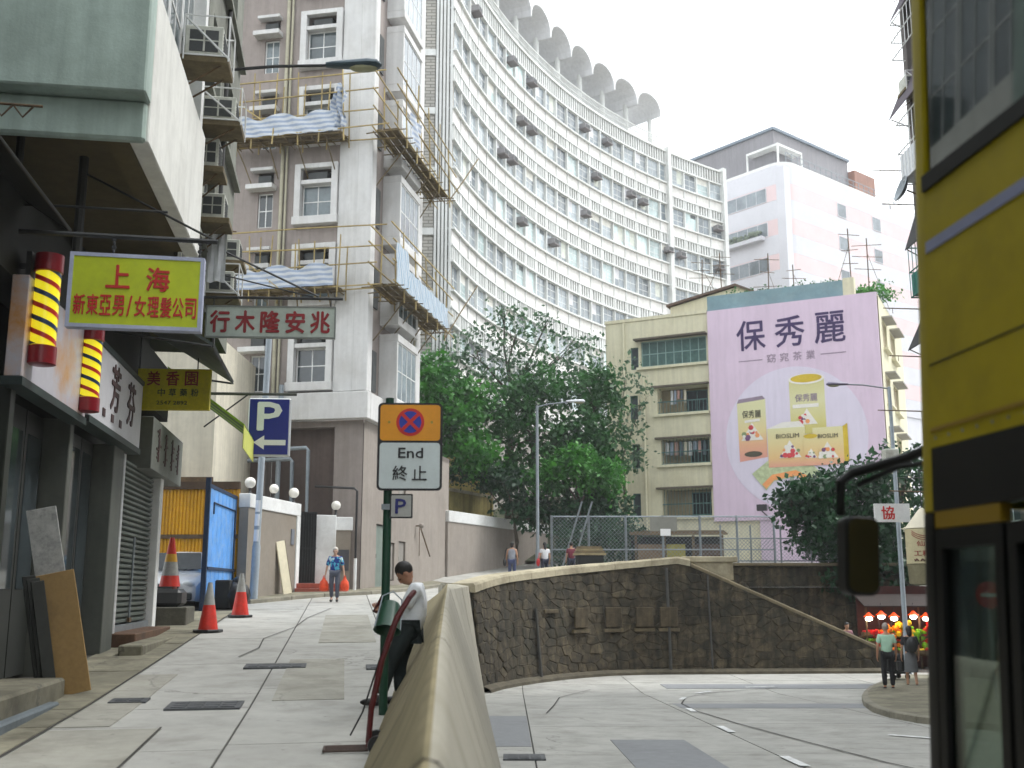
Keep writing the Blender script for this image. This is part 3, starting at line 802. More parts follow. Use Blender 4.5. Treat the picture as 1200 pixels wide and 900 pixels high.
M_oliv = mat('aged yellow sign', srgb(204, 190, 8), .5, .14, 2, dirt=srgb(96, 92, 20), dirt_amt=.5, dirt_scale=2)
t, w_, h_, zc = hang_sign('food_shop_sign', 'aged yellow sign with three red characters above green ones under a dark awning', -7.03, -5.53, 19.2, 4.80, 5.56, R(3), M_oliv, None, .10, .0)
for i, chh in enumerate('美香園'): text(chh, .23, .26, mat('faded red ink', srgb(132, 48, 22), .6, .1), t, (-.27 + i * .34, -.056, zc + .20), 0, .015)
M_gink = mat('dark green ink', srgb(62, 74, 20), .6, .1)
for i, chh in enumerate('中草藥粉'): text(chh, .13, .14, M_gink, t, (-.12 + i * .2, -.056, zc - .06), 0, .01)
text('2547 2892', .55, .07, M_gink, t, (.08, -.056, zc - .25), 0, .01)
MB().cyl((-.55, 0, 5.55), (-.55, 0, 6.3), .012, n=6).build('hook', M_black, t)
MB().cyl((.5, 0, 5.55), (.5, 0, 6.2), .012, n=6).build('hook', M_black, t)

M_pblue = mat('parking sign blue', srgb(22, 34, 132), .4, .06, 3)
t = thing('parking_sign', 'blue box sign with white P and arrow hanging from a bar', 'sign', (-5.48, 24.0, 0), R(4))
MB().box(-.50, .44, -.11, .11, 4.54, 5.86).build('box', M_alu, t, bevel=.02)
MB().box(-.47, .41, -.125, -.112, 4.57, 5.83).build('face', M_pblue, t)
text('P', .52, .62, M_whitecl, t, (-.02, -.13, 5.44), 0, .03)
MB().prism([(-.36, 4.84), (-.12, 5.00), (-.12, 4.90), (.36, 4.90), (.36, 4.78), (-.12, 4.78), (-.12, 4.68)], -.138, -.128, 'y').build('arrow', M_whitecl, t)
MB().tube([(-1.9, 0, 5.97), (.55, 0, 5.97)], .035, 8).build('hanger_bar', mat('rusty bar', srgb(58, 60, 52), .7, .2), t)
MB().tube([(-1.5, 0, 5.2), (-.55, 0, 5.95)], .018, 6).build('stay', M_black, t)

# ---------------- awnings
M_tarp = mat('black tarpaulin', (.012, .013, .014, 1), .7, .3, 3, .3, 20)
a = LT('tarpaulin_awning', 'black tarpaulin awning sloping down at the upper left edge', 'awning')
mb = MB()
for i in range(26):
    y0 = 7.8 + i * .17
    mb.prism([(-2.6, 7.05), (-.62, 5.75), (-.60, 5.78), (-2.58, 7.09)], y0, y0 + .165, 'y')
mb.build('sheet', M_tarp, a)
MB().tube([(-2.6, 12.25, 7.06), (-.60, 12.25, 5.75)], .02).build('edge_pole', M_black, a)
MB().tube([(-.60, 7.8, 5.75), (-.60, 12.25, 5.75)], .02).build('edge_pole', M_black, a)
tr = MB(); 
for i in range(8):
    x_ = -2.6 + i * .22; tr.tube([(x_, 11.3, 6.86), (x_ + .11, 11.3, 6.72), (x_ + .22, 11.3, 6.86)], .012)
tr.tube([(-2.7, 11.3, 6.88), (-.75, 11.3, 6.86)], .016); tr.build('truss', M_rust, a)
M_zinc = mat('dull zinc sheet', srgb(66, 74, 72), .5, .2, 1.2, metal=.4)
a = LT('sheet_metal_awning', 'dark sheet metal awning above the aged yellow sign', 'awning')
for i in range(5):
    y0 = 16.8 + i * .64
    MB().prism([(-1.0, 6.35), (.52, 5.42), (.54, 5.46), (-1.0, 6.40)], y0, y0 + .625, 'y').build('sheet', M_zinc, a)
MB().tube([(-1.0, 16.8, 5.6), (.5, 16.8, 5.42)], .02).build('arm', M_black, a)
MB().tube([(-1.0, 20.0, 5.6), (.5, 20.0, 5.42)], .02).build('arm', M_black, a)
MB().tube([(.52, 16.8, 5.42), (.52, 20.0, 5.42)], .018).build('edge_pole', M_black, a)
M_gaw = mat('green awning canvas', srgb(132, 172, 22), .8, .15, 2)
M_gaw2 = mat('dark green awning canvas', srgb(72, 104, 20), .8, .15, 2)
a = LT('green_awning', 'small green and yellow striped awning beside the blue parking sign', 'awning')
for i in range(6):
    y0 = 21.6 + i * .42
    MB().prism([(-.95, 6.0), (.60, 4.86), (.615, 4.89), (-.95, 6.04)], y0, y0 + .415, 'y').build('strip', M_gaw if i % 2 == 0 else M_gaw2, a)
MB().box(.60, .615, 21.6, 24.12, 4.40, 4.86).build('valance', mat('pale yellow canvas', srgb(196, 200, 96), .8, .1, 3), a)

# ---------------- second tenement, seen edge on, with its air conditioners
T2 = LT('tenement', 'narrow grey tenement behind the white sill band, hung with air conditioners', 'building')
M_t2 = mat('grey old render', srgb(120, 122, 112), .9, .15, .7, .25, 30, dirt=srgb(74, 74, 66), dirt_amt=.5)
holes = [(16.9, 18.1, z, z + 1.5) for z in (7.9, 10.8, 13.7)] + [(18.7, 20.1, z, z + 1.5) for z in (7.9, 10.8, 13.7)] + [(20.8, 22.2, z, z + 1.5) for z in (7.9, 10.8, 13.7)]
wm = MB(); holed_wall(wm, 16.27, 23.4, 6.72, 16.5, holes, .2, lambda u, d, z: (-.02 - d, u, z))
wm.box(-9, -.23, 16.28, 23.38, 7.21, 16.4)
wm.quad((-.02, 23.4, 6.72), (-9, 23.4, 6.72), (-9, 23.4, 16.5), (-.02, 23.4, 16.5))
wm.build('wall', M_t2, T2)
for u0, u1, z0, z1 in holes: window(T2, -.16, u0, z0, u1 - u0, z1 - z0, M_white, M_gwin, 2, 2, .05, rotz=math.pi / 2)
for i in range(3): MB().box(-.01, .12, 16.3, 23.3, 7.55 + i * 2.9, 7.65 + i * 2.9).build('ledge', M_t2, T2)
MB().cyl((.06, 16.5, 6.0), (.06, 16.5, 16), .05).build('downpipe', M_white, T2)
MB().cyl((.05, 20.45, 6.0), (.05, 20.45, 16), .045).build('downpipe', mat('dark pipe', (.03,.03,.028,1)), T2)
M_ac = mat('air conditioner casing', srgb(190, 192, 182), .5, .1, 2, dirt=srgb(120, 114, 96), dirt_amt=.6, dirt_scale=3)
M_tray = mat('rusty tray', srgb(104, 92, 66), .8, .25, 4)
M_grille = mat('dark grille', (.04, .045, .045, 1), .6, .2, 3)
_acm = {}
def ac_unit(loc, rz, w_, d_, h_, label, cage=False, group=None, frame='L'):
    """window air conditioner: casing, grille slats, tray and brackets; local -y looks at the viewer, x = out from the wall"""
    t = thing('air_conditioner', label, 'air conditioner', loc, rz, group)
    key = (w_, d_, h_, cage)
    if key not in _acm:
        L = []
        L.append(('casing', MB().box(0, w_, 0, d_, 0, h_).mesh('casing', bevel=.012), M_ac))
        gr = MB(); gr.box(w_ * .12, w_ * .88, -.008, .0, h_ * .15, h_ * .85)
        L.append(('grille', gr.mesh('grille'), M_grille))
        fr = MB(); fr.box(w_ * .48, w_ * .53, -.015, -.008, h_ * .15, h_ * .85); fr.box(w_ * .12, w_ * .88, -.015, -.008, h_ * .48, h_ * .52)
        L.append(('grille_bar', fr.mesh('grille_bar'), M_ac))
        sg = MB(); n = 7
        for i in range(n): sg.box(w_, w_ + .008, d_ * .1, d_ * .9, h_ * (.12 + .78 * i / n), h_ * (.12 + .78 * i / n) + h_ * .05)
        L.append(('side_slats', sg.mesh('side_slats'), M_grille))
        L.append(('tray', MB().box(-.05, w_ + .1, -.06, d_ + .06, -.12, -.01).mesh('tray', bevel=.01), M_tray))
        br = MB(); br.tube([(0, .05, -.5), (w_, .05, -.1)], .015); br.tube([(0, d_ - .05, -.5), (w_, d_ - .05, -.1)], .015)
        L.append(('bracket', br.mesh('bracket'), M_rust))
        if cage:
            cg = MB()
            for x_ in (0, w_ + .1):
                for y_ in (-.08, d_ + .08): cg.cyl((x_, y_, -.1), (x_, y_, h_ + .12), .014, n=5)
            for z_ in (h_ + .12, -.02):
                cg.tube([(0, -.08, z_), (w_ + .1, -.08, z_), (w_ + .1, d_ + .08, z_), (0, d_ + .08, z_)], .014, 5)
            cg.tube([(0, -.08, h_ + .1), (w_ + .1, -.08, -.05)], .018, 5)
            L.append(('cage', cg.mesh('cage'), M_white))
        for nm, me, mm in L: me.materials.append(mm)
        _acm[key] = L
    for nm, me, mm in _acm[key]: link(nm, me, None, t)
    return t
G_ac = 'air conditioners on the left tenements'
for (x_, y_, z_, w_, d_, h_, cg, lb) in (
    (.10, 15.0, 9.50, .56, .55, .50, True, 'large white framed air conditioner high on the left tenement beside the end mullion'),
    (.12, 16.7, 9.25, .58, .55, .42, True, 'dark caged air conditioner just below the largest one'),
    (.02, 17.0, 8.55, .40, .5, .50, False, 'pale air conditioner third from the top on the left tenement'),
    (.02, 18.0, 8.00, .42, .5, .45, False, 'shadowed air conditioner above the hanging laundry'),
    (.02, 20.0, 7.85, .50, .5, .42, False, 'far air conditioner right of the hanging laundry'),
    (.02, 19.3, 7.00, .50, .5, .42, True, 'lowest air conditioner on the left tenement under the laundry')):
    ac_unit(LW(x_, y_, z_), LR, w_, d_, h_, lb, cg, G_ac)
M_cloth = mat('white laundry', (.62, .64, .66, 1), .9, .1, 6)
t = thing('laundry', 'white cloth hung to dry under the tenement windows', 'laundry', LW(.10, 18.6, 7.0), LR)
P = [[(.0 + .34 * i / 8, .03 * math.sin(i * 1.9 + j * .5), .95 - .95 * j / 6 - .02 * math.sin(i)) for i in range(9)] for j in range(7)]
MB().sheet(P).build('cloth', M_cloth, t, smooth=True)
MB().tube([(-.1, 0, .96), (.5, 0, .96)], .012).build('rod', M_rust, t)
wt = thing('sagging_cable', 'loose dark cable sagging under the near tenement beam', 'cable', LW(0, 0, 0), LR)
MB().tube([(-1.9, 11.4, 6.72), (-1.55, 11.4, 6.85), (-1.3, 11.5, 6.6), (-1.15, 11.6, 6.1), (-1.2, 11.7, 5.75), (-1.35, 11.8, 5.7)], .01).build('cable', M_rope, wt)

# ---------------- leaning boards by the shop
M_ply = mat('plywood', srgb(156, 126, 78), .8, .15, 2, dirt=srgb(96, 78, 52), dirt_amt=.5, dirt_scale=2)
M_ply2 = mat('dark board', srgb(34, 36, 32), .7, .25, 2)
M_shrt = mat('worn white sheet', srgb(176, 176, 172), .7, .12, 6, dirt=srgb(96, 96, 98), dirt_amt=.6, dirt_scale=14)
def board(name, label, x, y, w_, h_, th, lean, rz, m, cat='board'):
    X, Y_, _ = LW(x, y)
    t = thing(name, label, cat, (X, Y_, z_up(Y_) + .02), LR + rz, 'boards leaning by the shop')
    t.rotation_euler = (0, R(-lean), LR + rz)
    b = MB().box(-w_/2, w_/2, -th/2, th/2, 0, h_).build('sheet', m, t, bevel=.004)
    MB().box(-w_/2 - .002, -w_/2 + .02, -th/2 - .003, th/2 + .003, .0, h_ + .002).build('edge', M_rust if m is M_ply else m, t)
    return t
board('plywood_board', 'brown plywood board leaning outermost of the stacked boards', -.38, 13.05, .44, 1.42, .025, 12, R(2), M_ply)
board('patterned_sheet', 'tall worn white sheet leaning behind the brown plywood', -.50, 13.35, .34, 2.2, .02, 12, R(2), M_shrt)
for i in range(3): board('dark_board', ['innermost dark board leaning left of the brown plywood', 'middle dark board leaning left of the brown plywood', 'dark board leaning nearest to the brown plywood'][i], -.68 + i * .055, 13.0 - i * .04, .14, 1.38 - .03 * i, .03, 11, R(30), M_ply2)

# ---------------- the car park mouth: rear walls, yellow hoarding, blue gate
t = thing('rear_building', 'cream side wall of the building behind the yellow hoarding', 'building', (-11.6, 33, 0))
MB().box(-4, 2.3, 0, 6, 1, 9.5).build('wall', mat('cream render', srgb(206, 200, 182), .9, .08, .6, streak=.12), t)
MB().box(-3.9, 2.35, -.06, 0, 4.6, 5.0).build('ledge', M_rust, t)
M_hoard = mat('yellow hoarding', srgb(206, 150, 8), .6, .1, 1.5, rnd=.06, dirt=srgb(120, 86, 10), dirt_amt=.4)
t = thing('yellow_hoarding', 'yellow corrugated hoarding behind the parked white car', 'fence', (-11.4, 31.8, 0), R(-3))
for i in range(8):
    mb = MB()
    for k in range(4):
        x0 = i * .42 + k * .105
        mb.prism([(x0, 0), (x0 + .02, -.03), (x0 + .07, -.03), (x0 + .09, 0), (x0 + .104, 0), (x0 + .104, .02), (x0, .02)], 1.4, 4.5, 'z')
    mb.build('panel', M_hoard, t)
MB().box(0, 3.36, -.09, -.035, 3.05, 3.17).build('rail', M_rust, t)
MB().box(0, 3.36, -.09, .03, 4.5, 4.72).build('rail', mat('brown beam', srgb(70, 52, 34), .8, .2), t)
MB().tube([(.2, -.08, 1.6), (3.2, -.08, 3.0)], .03).build('brace', M_rust, t)

M_gblue = mat('weathered blue gate paint', srgb(84, 148, 216), .6, .14, 2, rnd=.08, dirt=srgb(150, 176, 206), dirt_amt=.6, dirt_scale=3)
M_gbl2 = mat('dark blue post paint', srgb(18, 44, 74), .6, .2, 2)
gdir = math.atan2(4.6, -.35)
t = thing('blue_gate', 'weathered blue sheet metal gate standing open at the car park', 'gate', (-7.85, 27.6, 1.03), gdir)
L_ = 4.6; n = 8
MB().box(-.06, .06, -.06, .06, -.1, 3.4).build('post', M_gbl2, t)
MB().box(L_ - .05, L_ + .08, -.08, .08, -.1, 3.15).build('post', mat('blue green post paint', srgb(60, 120, 124), .6, .2, 2), t)
for i in range(n):
    a_, b_ = .12 + (L_ - .2) * i / n, .12 + (L_ - .2) * (i + 1) / n - .012
    mb = MB(); mb.prism([(a_, -.012), (a_ + .03, -.035), (b_ - .03, -.035), (b_, -.012), (b_, .012), (a_, .012)], .12, 3.15, 'z')
    mb.build('panel', M_gblue, t)
fr = MB()
fr.box(.1, L_ - .06, -.05, .05, 3.152, 3.25); fr.box(.1, L_ - .06, .036, .075, 1.05, 1.13); fr.box(.1, L_ - .06, -.075, -.037, 1.05, 1.13); fr.box(.1, L_ - .06, -.07, -.037, .13, .2)
fr.tube([(.6, -.055, 2.8), (L_ - .9, -.055, 2.8), (L_ - .9, -.055, .2)], .022); fr.tube([(.6, -.055, 2.8), (.6, -.055, 2.5)], .02)
fr.build('frame', M_gbl2, t)
# ================================================================ tan tower with bamboo scaffolds, garden walls
M_tan = mat('tan pebble render', srgb(146, 137, 132), .9, .10, .5, .25, 40, dirt=srgb(120, 111, 105), dirt_amt=.4, dirt_scale=.5, streak=.12)
M_tanw = mat('off white trim', srgb(206, 206, 205), .85, .05, .8, .15, 30, dirt=srgb(160, 156, 148), dirt_amt=.35, dirt_scale=.7, streak=.07)
M_brown = mat('brown podium cladding', srgb(96, 84, 79), .85, .12, .7, .2, 30, streak=.15)
M_tanl = mat('pale tan base render', srgb(146, 138, 130), .9, .08, .6, .2, 40, dirt=srgb(126, 117, 107), dirt_amt=.4, streak=.05)
M_pipe = mat('blue grey pipe paint', srgb(148, 158, 166), .5, .1, 2)
TR = R(-11.3)
TW = thing('apartment_tower', 'tan apartment tower with white window boxes and a white corner pilaster', 'building', (-5.2, 37, 0), TR)
tops = [23.26 - 3.1 * k for k in range(-2, 5)]
hf = []
for T in tops:
    hf.append((-2.62, -1.42, T - 2.05, T - .18)); hf.append((-4.38, -3.78, T - 2.3, T - .95)); hf.append((-4.38, -3.78, T - .68, T - .16))
    hf.append((-8.6, -7.4, T - 2.05, T - .18)); 
fw = MB(); holed_wall(fw, -11, 0, 8.42, 30, hf, .35, lambda u, d, z: (u, d, z))
fw.build('front_wall', M_tan, TW)
sw_h = [(4.35, 5.35, T - 1.75, T - .25) for T in tops] + [(4.35, 5.35, T - 2.5, T - 1.95) for T in tops]
sw = MB(); holed_wall(sw, 0, 6.3, 8.42, 30, sw_h, .3, lambda u, d, z: (-d, u, z))
sw.build('side_wall', M_tan, TW)
MB().box(-10.9, -.36, .36, 6.29, 8.3, 29.9).build('room_wall', M_gdark, TW)
MB().box(-11, .0, .0, 6.3, 30.0, 30.3).build('roof', M_tanw, TW)
MB().box(-1.15, .10, -.16, .42, 8.44, 30).build('corner_pilaster', M_tanw, TW, bevel=.02)
MB().box(-.42, .14, -.20, .30, 8.45, 30).build('corner_pilaster', M_tanw, TW, bevel=.02)
MB().box(-.05, .16, 5.72, 6.34, 8.44, 30).build('edge_pilaster', M_tanw, TW, bevel=.02)
M_curt = glass('curtained glass', srgb(142, 152, 158), .12, .4)
_sur = None
for T in tops:
    # white window box: surround, AC slot, transom, window
    s = MB(); s.box(-2.86, -2.62, -.24, .02, T - 2.25, T); s.box(-1.42, -1.18, -.24, .02, T - 2.25, T)
    s.box(-2.62, -1.42, -.24, .02, T - .18, T); s.box(-2.9, -1.14, -.30, .02, T - 2.36, T - 2.05); s.box(-2.62, -1.42, -.20, .1, T - .78, T - .62)
    s.build('window_surround', M_tanw, TW, bevel=.012)
    window(TW, -2.62, .06, T - 2.05, 1.2, 1.27, M_white, random.choice((M_curt, M_gwin, M_gwin, M_gdark)), 2, 2, .05)
    MB().box(-2.4, -1.65, -.05, .3, T - .60, T - .30).build('air_conditioner_box', mat('dark grille', (.04,.045,.045,1)), TW)
    window(TW, -4.38, .08, T - 2.3, .6, 1.35, M_white, random.choice((M_gwin, M_gdark)), 2, 2, .05)
    MB().box(-4.72, -3.66, -.42, .02, T - .88, T - .70).build('ledge', M_tanw, TW, bevel=.01)
    MB().box(-4.6, -3.7, -.32, .02, T - .15, T - .03).build('ledge', M_tanw, TW, bevel=.01)
    MB().box(-4.35, -3.85, -.1, .2, T - .66, T - .30).build('air_conditioner_box', mat('dark grille', (.04,.045,.045,1)), TW)
    window(TW, -8.6, .06, T - 2.05, 1.2, 1.87, M_white, M_gwin, 2, 2, .05)
    # side bay
    b = MB(); b.box(-.02, .72, 1.5, 4.12, T - 2.75, T - 2.45); b.box(-.02, .72, 1.5, 4.12, T - .28, T); b.box(-.02, .70, 1.5, 1.62, T - 2.45, T - .28); b.box(-.02, .70, 4.0, 4.12, T - 2.45, T - .28)
    b.build('bay_box', M_tanw, TW, bevel=.012)
    window(TW, .68, 1.62, T - 2.45, 2.38, 2.17, M_white, random.choice((M_curt, M_gwin, M_curt)), 4, 2, .05, rotz=math.pi / 2)
    s = MB(); 
    for a_, b_ in ((T - 1.75, T - .25), (T - 2.5, T - 1.95)):
        s.box(-.02, .10, 4.25, 4.35, a_ - .1, b_ + .1); s.box(-.02, .10, 5.35, 5.45, a_ - .1, b_ + .1); s.box(-.02, .10, 4.35, 5.35, b_, b_ + .1); s.box(-.02, .13, 4.35, 5.35, a_ - .1, a_)
    s.build('window_surround', M_tanw, TW)
    window(TW, -.06, 4.35, T - 1.75, 1.0, 1.5, M_white, M_gwin, 2, 2, .05, rotz=math.pi / 2)
    o = window(TW, -.06, 4.35, T - 2.5, 1.0, .55, M_white, M_gdark, 2, 1, .05, rotz=math.pi / 2)
    c = MB().box(.02, .06, .6, 1.05, T - 2.3, T - .8); c.build('vent_strip', M_grille, TW)
M_dp = mat('cream downpipe', srgb(172, 168, 146), .6, .12, 2)
for x_, y_, r_ in ((-3.42, -.09, .07), (-3.25, -.08, .045)):
    MB().cyl((x_, y_, 8.4), (x_, y_, 30), r_, n=10).build('downpipe', M_dp, TW, smooth=True)
MB().cyl((.18, 5.4, 8.4), (.18, 5.4, 30), .04).build('downpipe', M_dp, TW, smooth=True)
# podium
pd = MB()
holed_wall(pd, -11, 0, 1.0, 7.42, [(-3.6, -1.05, 1.9, 7.2)], .5, lambda u, d, z: (u, d - .02, z))
pd.build('podium_wall', M_tan, TW)
MB().box(-3.55, -1.1, .4, .5, 1.9, 7.2).build('recess_wall', M_brown, TW)
for i in range(3): MB().box(-11 + i * 2.4, -10.9 + i * 2.4 + 2.2, -.05, -.022, 2.2, 7.2).build('cladding_panel', M_brown, TW)
MB().box(-11, .24, -.34, .0, 7.44, 8.40).build('string_course', M_tanw, TW, bevel=.02)
MB().box(.0, .24, .002, 6.35, 7.44, 8.40).build('string_course', M_tanw, TW, bevel=.02)
sd_ = MB(); holed_wall(sd_, 0, 11.8, 1.0, 7.42, [(1.6, 2.9, 1.0, 3.9), (4.2, 5.1, 4.4, 6.0), (4.3, 5.2, 1.9, 3.4), (3.1, 3.8, 1.9, 3.3)], .18, lambda u, d, z: (-d + .02, u, z))
sd_.build('podium_side_wall', M_tanl, TW)
MB().box(-.4, -.14, .5, 11.7, 1.0, 7.4).build('inner_wall', M_brown, TW)
MB().box(-6, .02, 6.36, 11.8, 7.2, 7.42).build('podium_roof', M_tanl, TW)
MB().box(-6, .02, 11.7, 11.8, 1.0, 7.2).build('podium_end_wall', M_tanl, TW)
for u0, u1, z0, z1, m_ in ((1.65, 2.85, 1.5, 3.85, mat('grey green door', srgb(118, 130, 122), .6, .1, 2)), (4.24, 5.06, 4.44, 5.96, mat('grey panel', srgb(140, 136, 130), .6, .1, 2)), (4.34, 5.16, 1.94, 3.36, mat('grey panel', (.2,.2,.2,1))), (3.14, 3.76, 1.94, 3.26, mat('grey panel', (.2,.2,.2,1)))):
    d_ = MB().box(-.10, -.05, u0, u1, z0, z1).build('door' if u1 - u0 > 1 else 'hatch', m_, TW)
    MB().box(-.05, -.03, u0 + .12, u0 + .16, (z0 + z1) / 2, (z0 + z1) / 2 + .15).build('handle', M_black, d_)
# pipework on the podium
pw = thing('pipework', 'blue grey pipes bending across the brown podium recess', 'pipe', (-5.2, 37, 0), TR)
for pts, r_ in (([(-5.6, -.45, 6.0), (-2.5, -.45, 6.05), (-2.42, -.45, 5.95), (-2.42, -.45, 2.2)], .075), ([(-4.6, -.5, 6.35), (-1.9, -.5, 6.42), (-1.82, -.5, 6.32), (-1.82, -.5, 2.2)], .07), ([(-2.95, -.42, 8.7), (-2.95, -.42, 2.2)], .09), ([(-5.0, -.42, 7.4), (-5.0, -.42, 3)], .06)):
    MB().tube(pts, r_, 8).build('pipe', M_pipe, pw, smooth=True)
fl = thing('wall_lamp', 'small floodlight on a bracket on the pale podium wall', 'lamp', (-5.2, 37, 0), TR)
MB().ball((.25, 6.6, 4.1), (.12, .1, .1)).build('lamp_head', M_tanl, fl, smooth=True)
MB().tube([(.02, 6.6, 4.1), (.25, 6.6, 4.1)], .03).build('arm', M_rust, fl)
MB().tube([(.2, 6.7, 4.0), (.4, 7.4, 2.9)], .03).build('stick', M_rust, fl)
MB().tube([(.2, 6.5, 4.0), (.22, 6.45, 2.9)], .015).build('cable', M_rust, fl)

# ---------------- bamboo scaffolds
M_bam = mat('bamboo', srgb(158, 140, 92), .7, .2, 3, rnd=.2)
M_bamd = mat('weathered bamboo', srgb(106, 92, 62), .8, .25, 3, rnd=.2)
def mat_stripe(name, c1, c2, scale, axis='Z', rough=.7):
    m = bpy.data.materials.new(name); m.use_nodes = True; t = m.node_tree; n = t.nodes; b = n['Principled BSDF']
    g_ = n.new('ShaderNodeNewGeometry'); wv = n.new('ShaderNodeTexWave'); wv.bands_direction = axis
    wv.inputs['Scale'].default_value = scale; wv.inputs['Distortion'].default_value = 1.2; wv.inputs['Detail'].default_value = 1
    mp = n.new('ShaderNodeMapRange'); mp.inputs[1].default_value = .45; mp.inputs[2].default_value = .6
    mx = n.new('ShaderNodeMix'); mx.data_type = 'RGBA'; mx.inputs[6].default_value = c1; mx.inputs[7].default_value = c2
    t.links.new(g_.outputs['Position'], wv.inputs['Vector']); t.links.new(wv.outputs[1], mp.inputs[0]); t.links.new(mp.outputs[0], mx.inputs[0])
    t.links.new(mx.outputs[2], b.inputs['Base Color']); b.inputs['Roughness'].default_value = rough
    return m
M_tarpb = mat_stripe('striped tarpaulin', (.50, .53, .56, 1), (.27, .33, .44, 1), 1.7, 'Z')
M_tarpv = mat_stripe('upright striped tarpaulin', (.50, .54, .57, 1), (.22, .34, .46, 1), 2.2, 'Y')
def scaffold(z, label, x0, sidelen, seed, hgt=2.4):
    rs = random.Random(seed)
    t = thing('bamboo_scaffold', label, 'scaffold', (-5.2, 37, 0), TR, 'bamboo scaffolds on the tan tower')
    def pole(a, b, r=.035, m=M_bam):
        a = Vector(a) + Vector([rs.uniform(-.06, .06) for _ in range(3)]); b = Vector(b) + Vector([rs.uniform(-.06, .06) for _ in range(3)])
        c = (a + b) / 2 + Vector([rs.uniform(-.03, .03) for _ in range(3)])
        MB().tube([a, c, b], [r, r * .95, r * .85], 5).build('bamboo_pole', m, t)
    # front run
    for yy in (-1.05, -.35):
        n = 6
        for i in range(n):
            x_ = x0 + (-.75 - x0) * i / (n - 1)
            pole((x_, yy, z - .35), (x_ + rs.uniform(-.1, .1), yy, z + hgt + rs.uniform(-.3, .3)), .03)
        for dz in (.0, .75, 1.5, 2.2): 
            if yy < -1 or dz == 0: pole((x0 - .5, yy, z + dz), (.6 + rs.uniform(-.2, .6), yy, z + dz + rs.uniform(-.1, .1)), .032)
    for i in range(9):
        x_ = x0 + (-.8 - x0) * i / 8; pole((x_, -1.15, z - .07), (x_, -.05, z - .07), .025, M_bamd)
    for k in range(4): pole((x0 - .1, -1.0 + k * .22, z - .02), (-.7, -1.0 + k * .22, z - .02), .03, M_bamd)
    for i in range(4):
        x_ = x0 + .3 + i * 1.15; pole((x_, -.95, z - .1), (x_ + rs.uniform(-.3, .3), -.05, z - 1.3), .026, M_bamd)
    pole((x0, -1.05, z + 1.6), (x0 + 2.1, -1.05, z), .03)
    # side run
    for xx in (.5, 1.35):
        n = 5
        for i in range(n):
            y_ = .0 + sidelen * i / (n - 1)
            pole((xx, y_, z - .4), (xx, y_ + rs.uniform(-.15, .15), z + hgt + rs.uniform(-.4, .4)), .03)
        for dz in (0, .75, 1.5, 2.1): pole((xx, -1.3, z + dz), (xx, sidelen + .9 + rs.uniform(-.3, .5), z + dz + rs.uniform(-.1, .1)), .032)
    for i in range(12):
        y_ = -.9 + (sidelen + 1.2) * i / 11; pole((.1, y_, z - .07), (1.6, y_ + rs.uniform(-.15, .15), z - .07), .025, M_bamd)
    for k in range(5): pole((.4 + k * .22, -.9, z - .02), (.4 + k * .22, sidelen + .4, z - .02), .03, M_bamd)
    for i in range(4):
        y_ = .6 + i * 1.5; pole((1.2, y_, z - .1), (.05, y_ + rs.uniform(-.3, .3), z - 1.6), .026, M_bamd)
    pole((1.45, sidelen - .8, z - .6), (2.3, sidelen + 1.3, z + 2.2), .03, M_bamd)
    # planks and tarpaulins
    for k in range(3): MB().box(x0, -.8, -1.0 + k * .3, -.74 + k * .3, z + .02, z + .05).build('plank', M_bamd, t)
    for k in range(3): MB().box(.42 + k * .3, .68 + k * .3, -.8, sidelen, z + .02, z + .05).build('plank', M_bamd, t)
    P = [[(x0 + .05 + (-.95 - x0) * i / 24, -1.12 + .05 * math.sin(i * 1.3 + j) , z + .02 + (.75 + .12 * math.sin(i * .7)) * j / 6) for i in range(25)] for j in range(7)]
    MB().sheet(P).build('tarpaulin', M_tarpb, t, smooth=True)
    return t, pole, rs
t, pole, rs = scaffold(17.85, 'upper bamboo scaffold platform with striped tarpaulin round the tan tower', -5.15, 6.2, 3)
P = [[(-1.15 + .5 * i / 8 + .06 * math.sin(j * 1.1), -1.1 + .12 * math.sin(i * 1.7 + j * .8), 18.0 + 1.75 * j / 8 * (1 - .25 * abs(i - 4) / 4)) for i in range(9)] for j in range(9)]
MB().sheet(P).build('bundled_tarpaulin', M_tarpb, t, smooth=True)
P = [[(1.42 + .05 * math.sin(i + j), .3 + 1.3 * i / 8, 18.0 + 1.0 * j / 6) for i in range(9)] for j in range(7)]
MB().sheet(P).build('bundled_tarpaulin', M_tarpb, t, smooth=True)
t, pole, rs = scaffold(12.05, 'lower bamboo scaffold platform with blue striped sheeting round the tan tower', -4.9, 6.0, 9, 1.9)
P = [[(1.44 + .03 * math.sin(i * 1.7 + j), -1.1 + 7.0 * i / 30, 12.05 + (1.45 if i < 7 else .85) * j / 6) for i in range(31)] for j in range(7)]
MB().sheet(P).build('sheeting', M_tarpv, t, smooth=True)

# ---------------- garden walls with globe lamps, gate, steps
M_wt = mat('garden wall render', srgb(136, 128, 117), .9, .09, .7, .25, 35, dirt=srgb(130, 116, 98), dirt_amt=.35)
ax, ay, bx_, by = -7.72, 31.4, -7.02, 35.5
ang = math.atan2(by - ay, bx_ - ax); Lw = math.hypot(by - ay, bx_ - ax)
wA = thing('garden_wall', 'tan garden wall with white coping and globe lamps beside the blue gate', 'wall', (ax, ay, 0), ang)
MB().box(0, Lw - .3, .0, .28, .9, 3.95).build('panel', M_wt, wA)
MB().box(0, Lw, -.04, .32, 3.952, 4.36).build('coping', M_white, wA, bevel=.015)
MB().box(Lw - .298, Lw, -.04, .32, .9, 3.95).build('end_pier', M_white, wA, bevel=.015)
MB().box(Lw - .75, Lw - .5, -.03, -.002, 3.0, 3.5).build('meter_plate', mat('grey plate', srgb(112, 116, 124), .5, .1), wA)
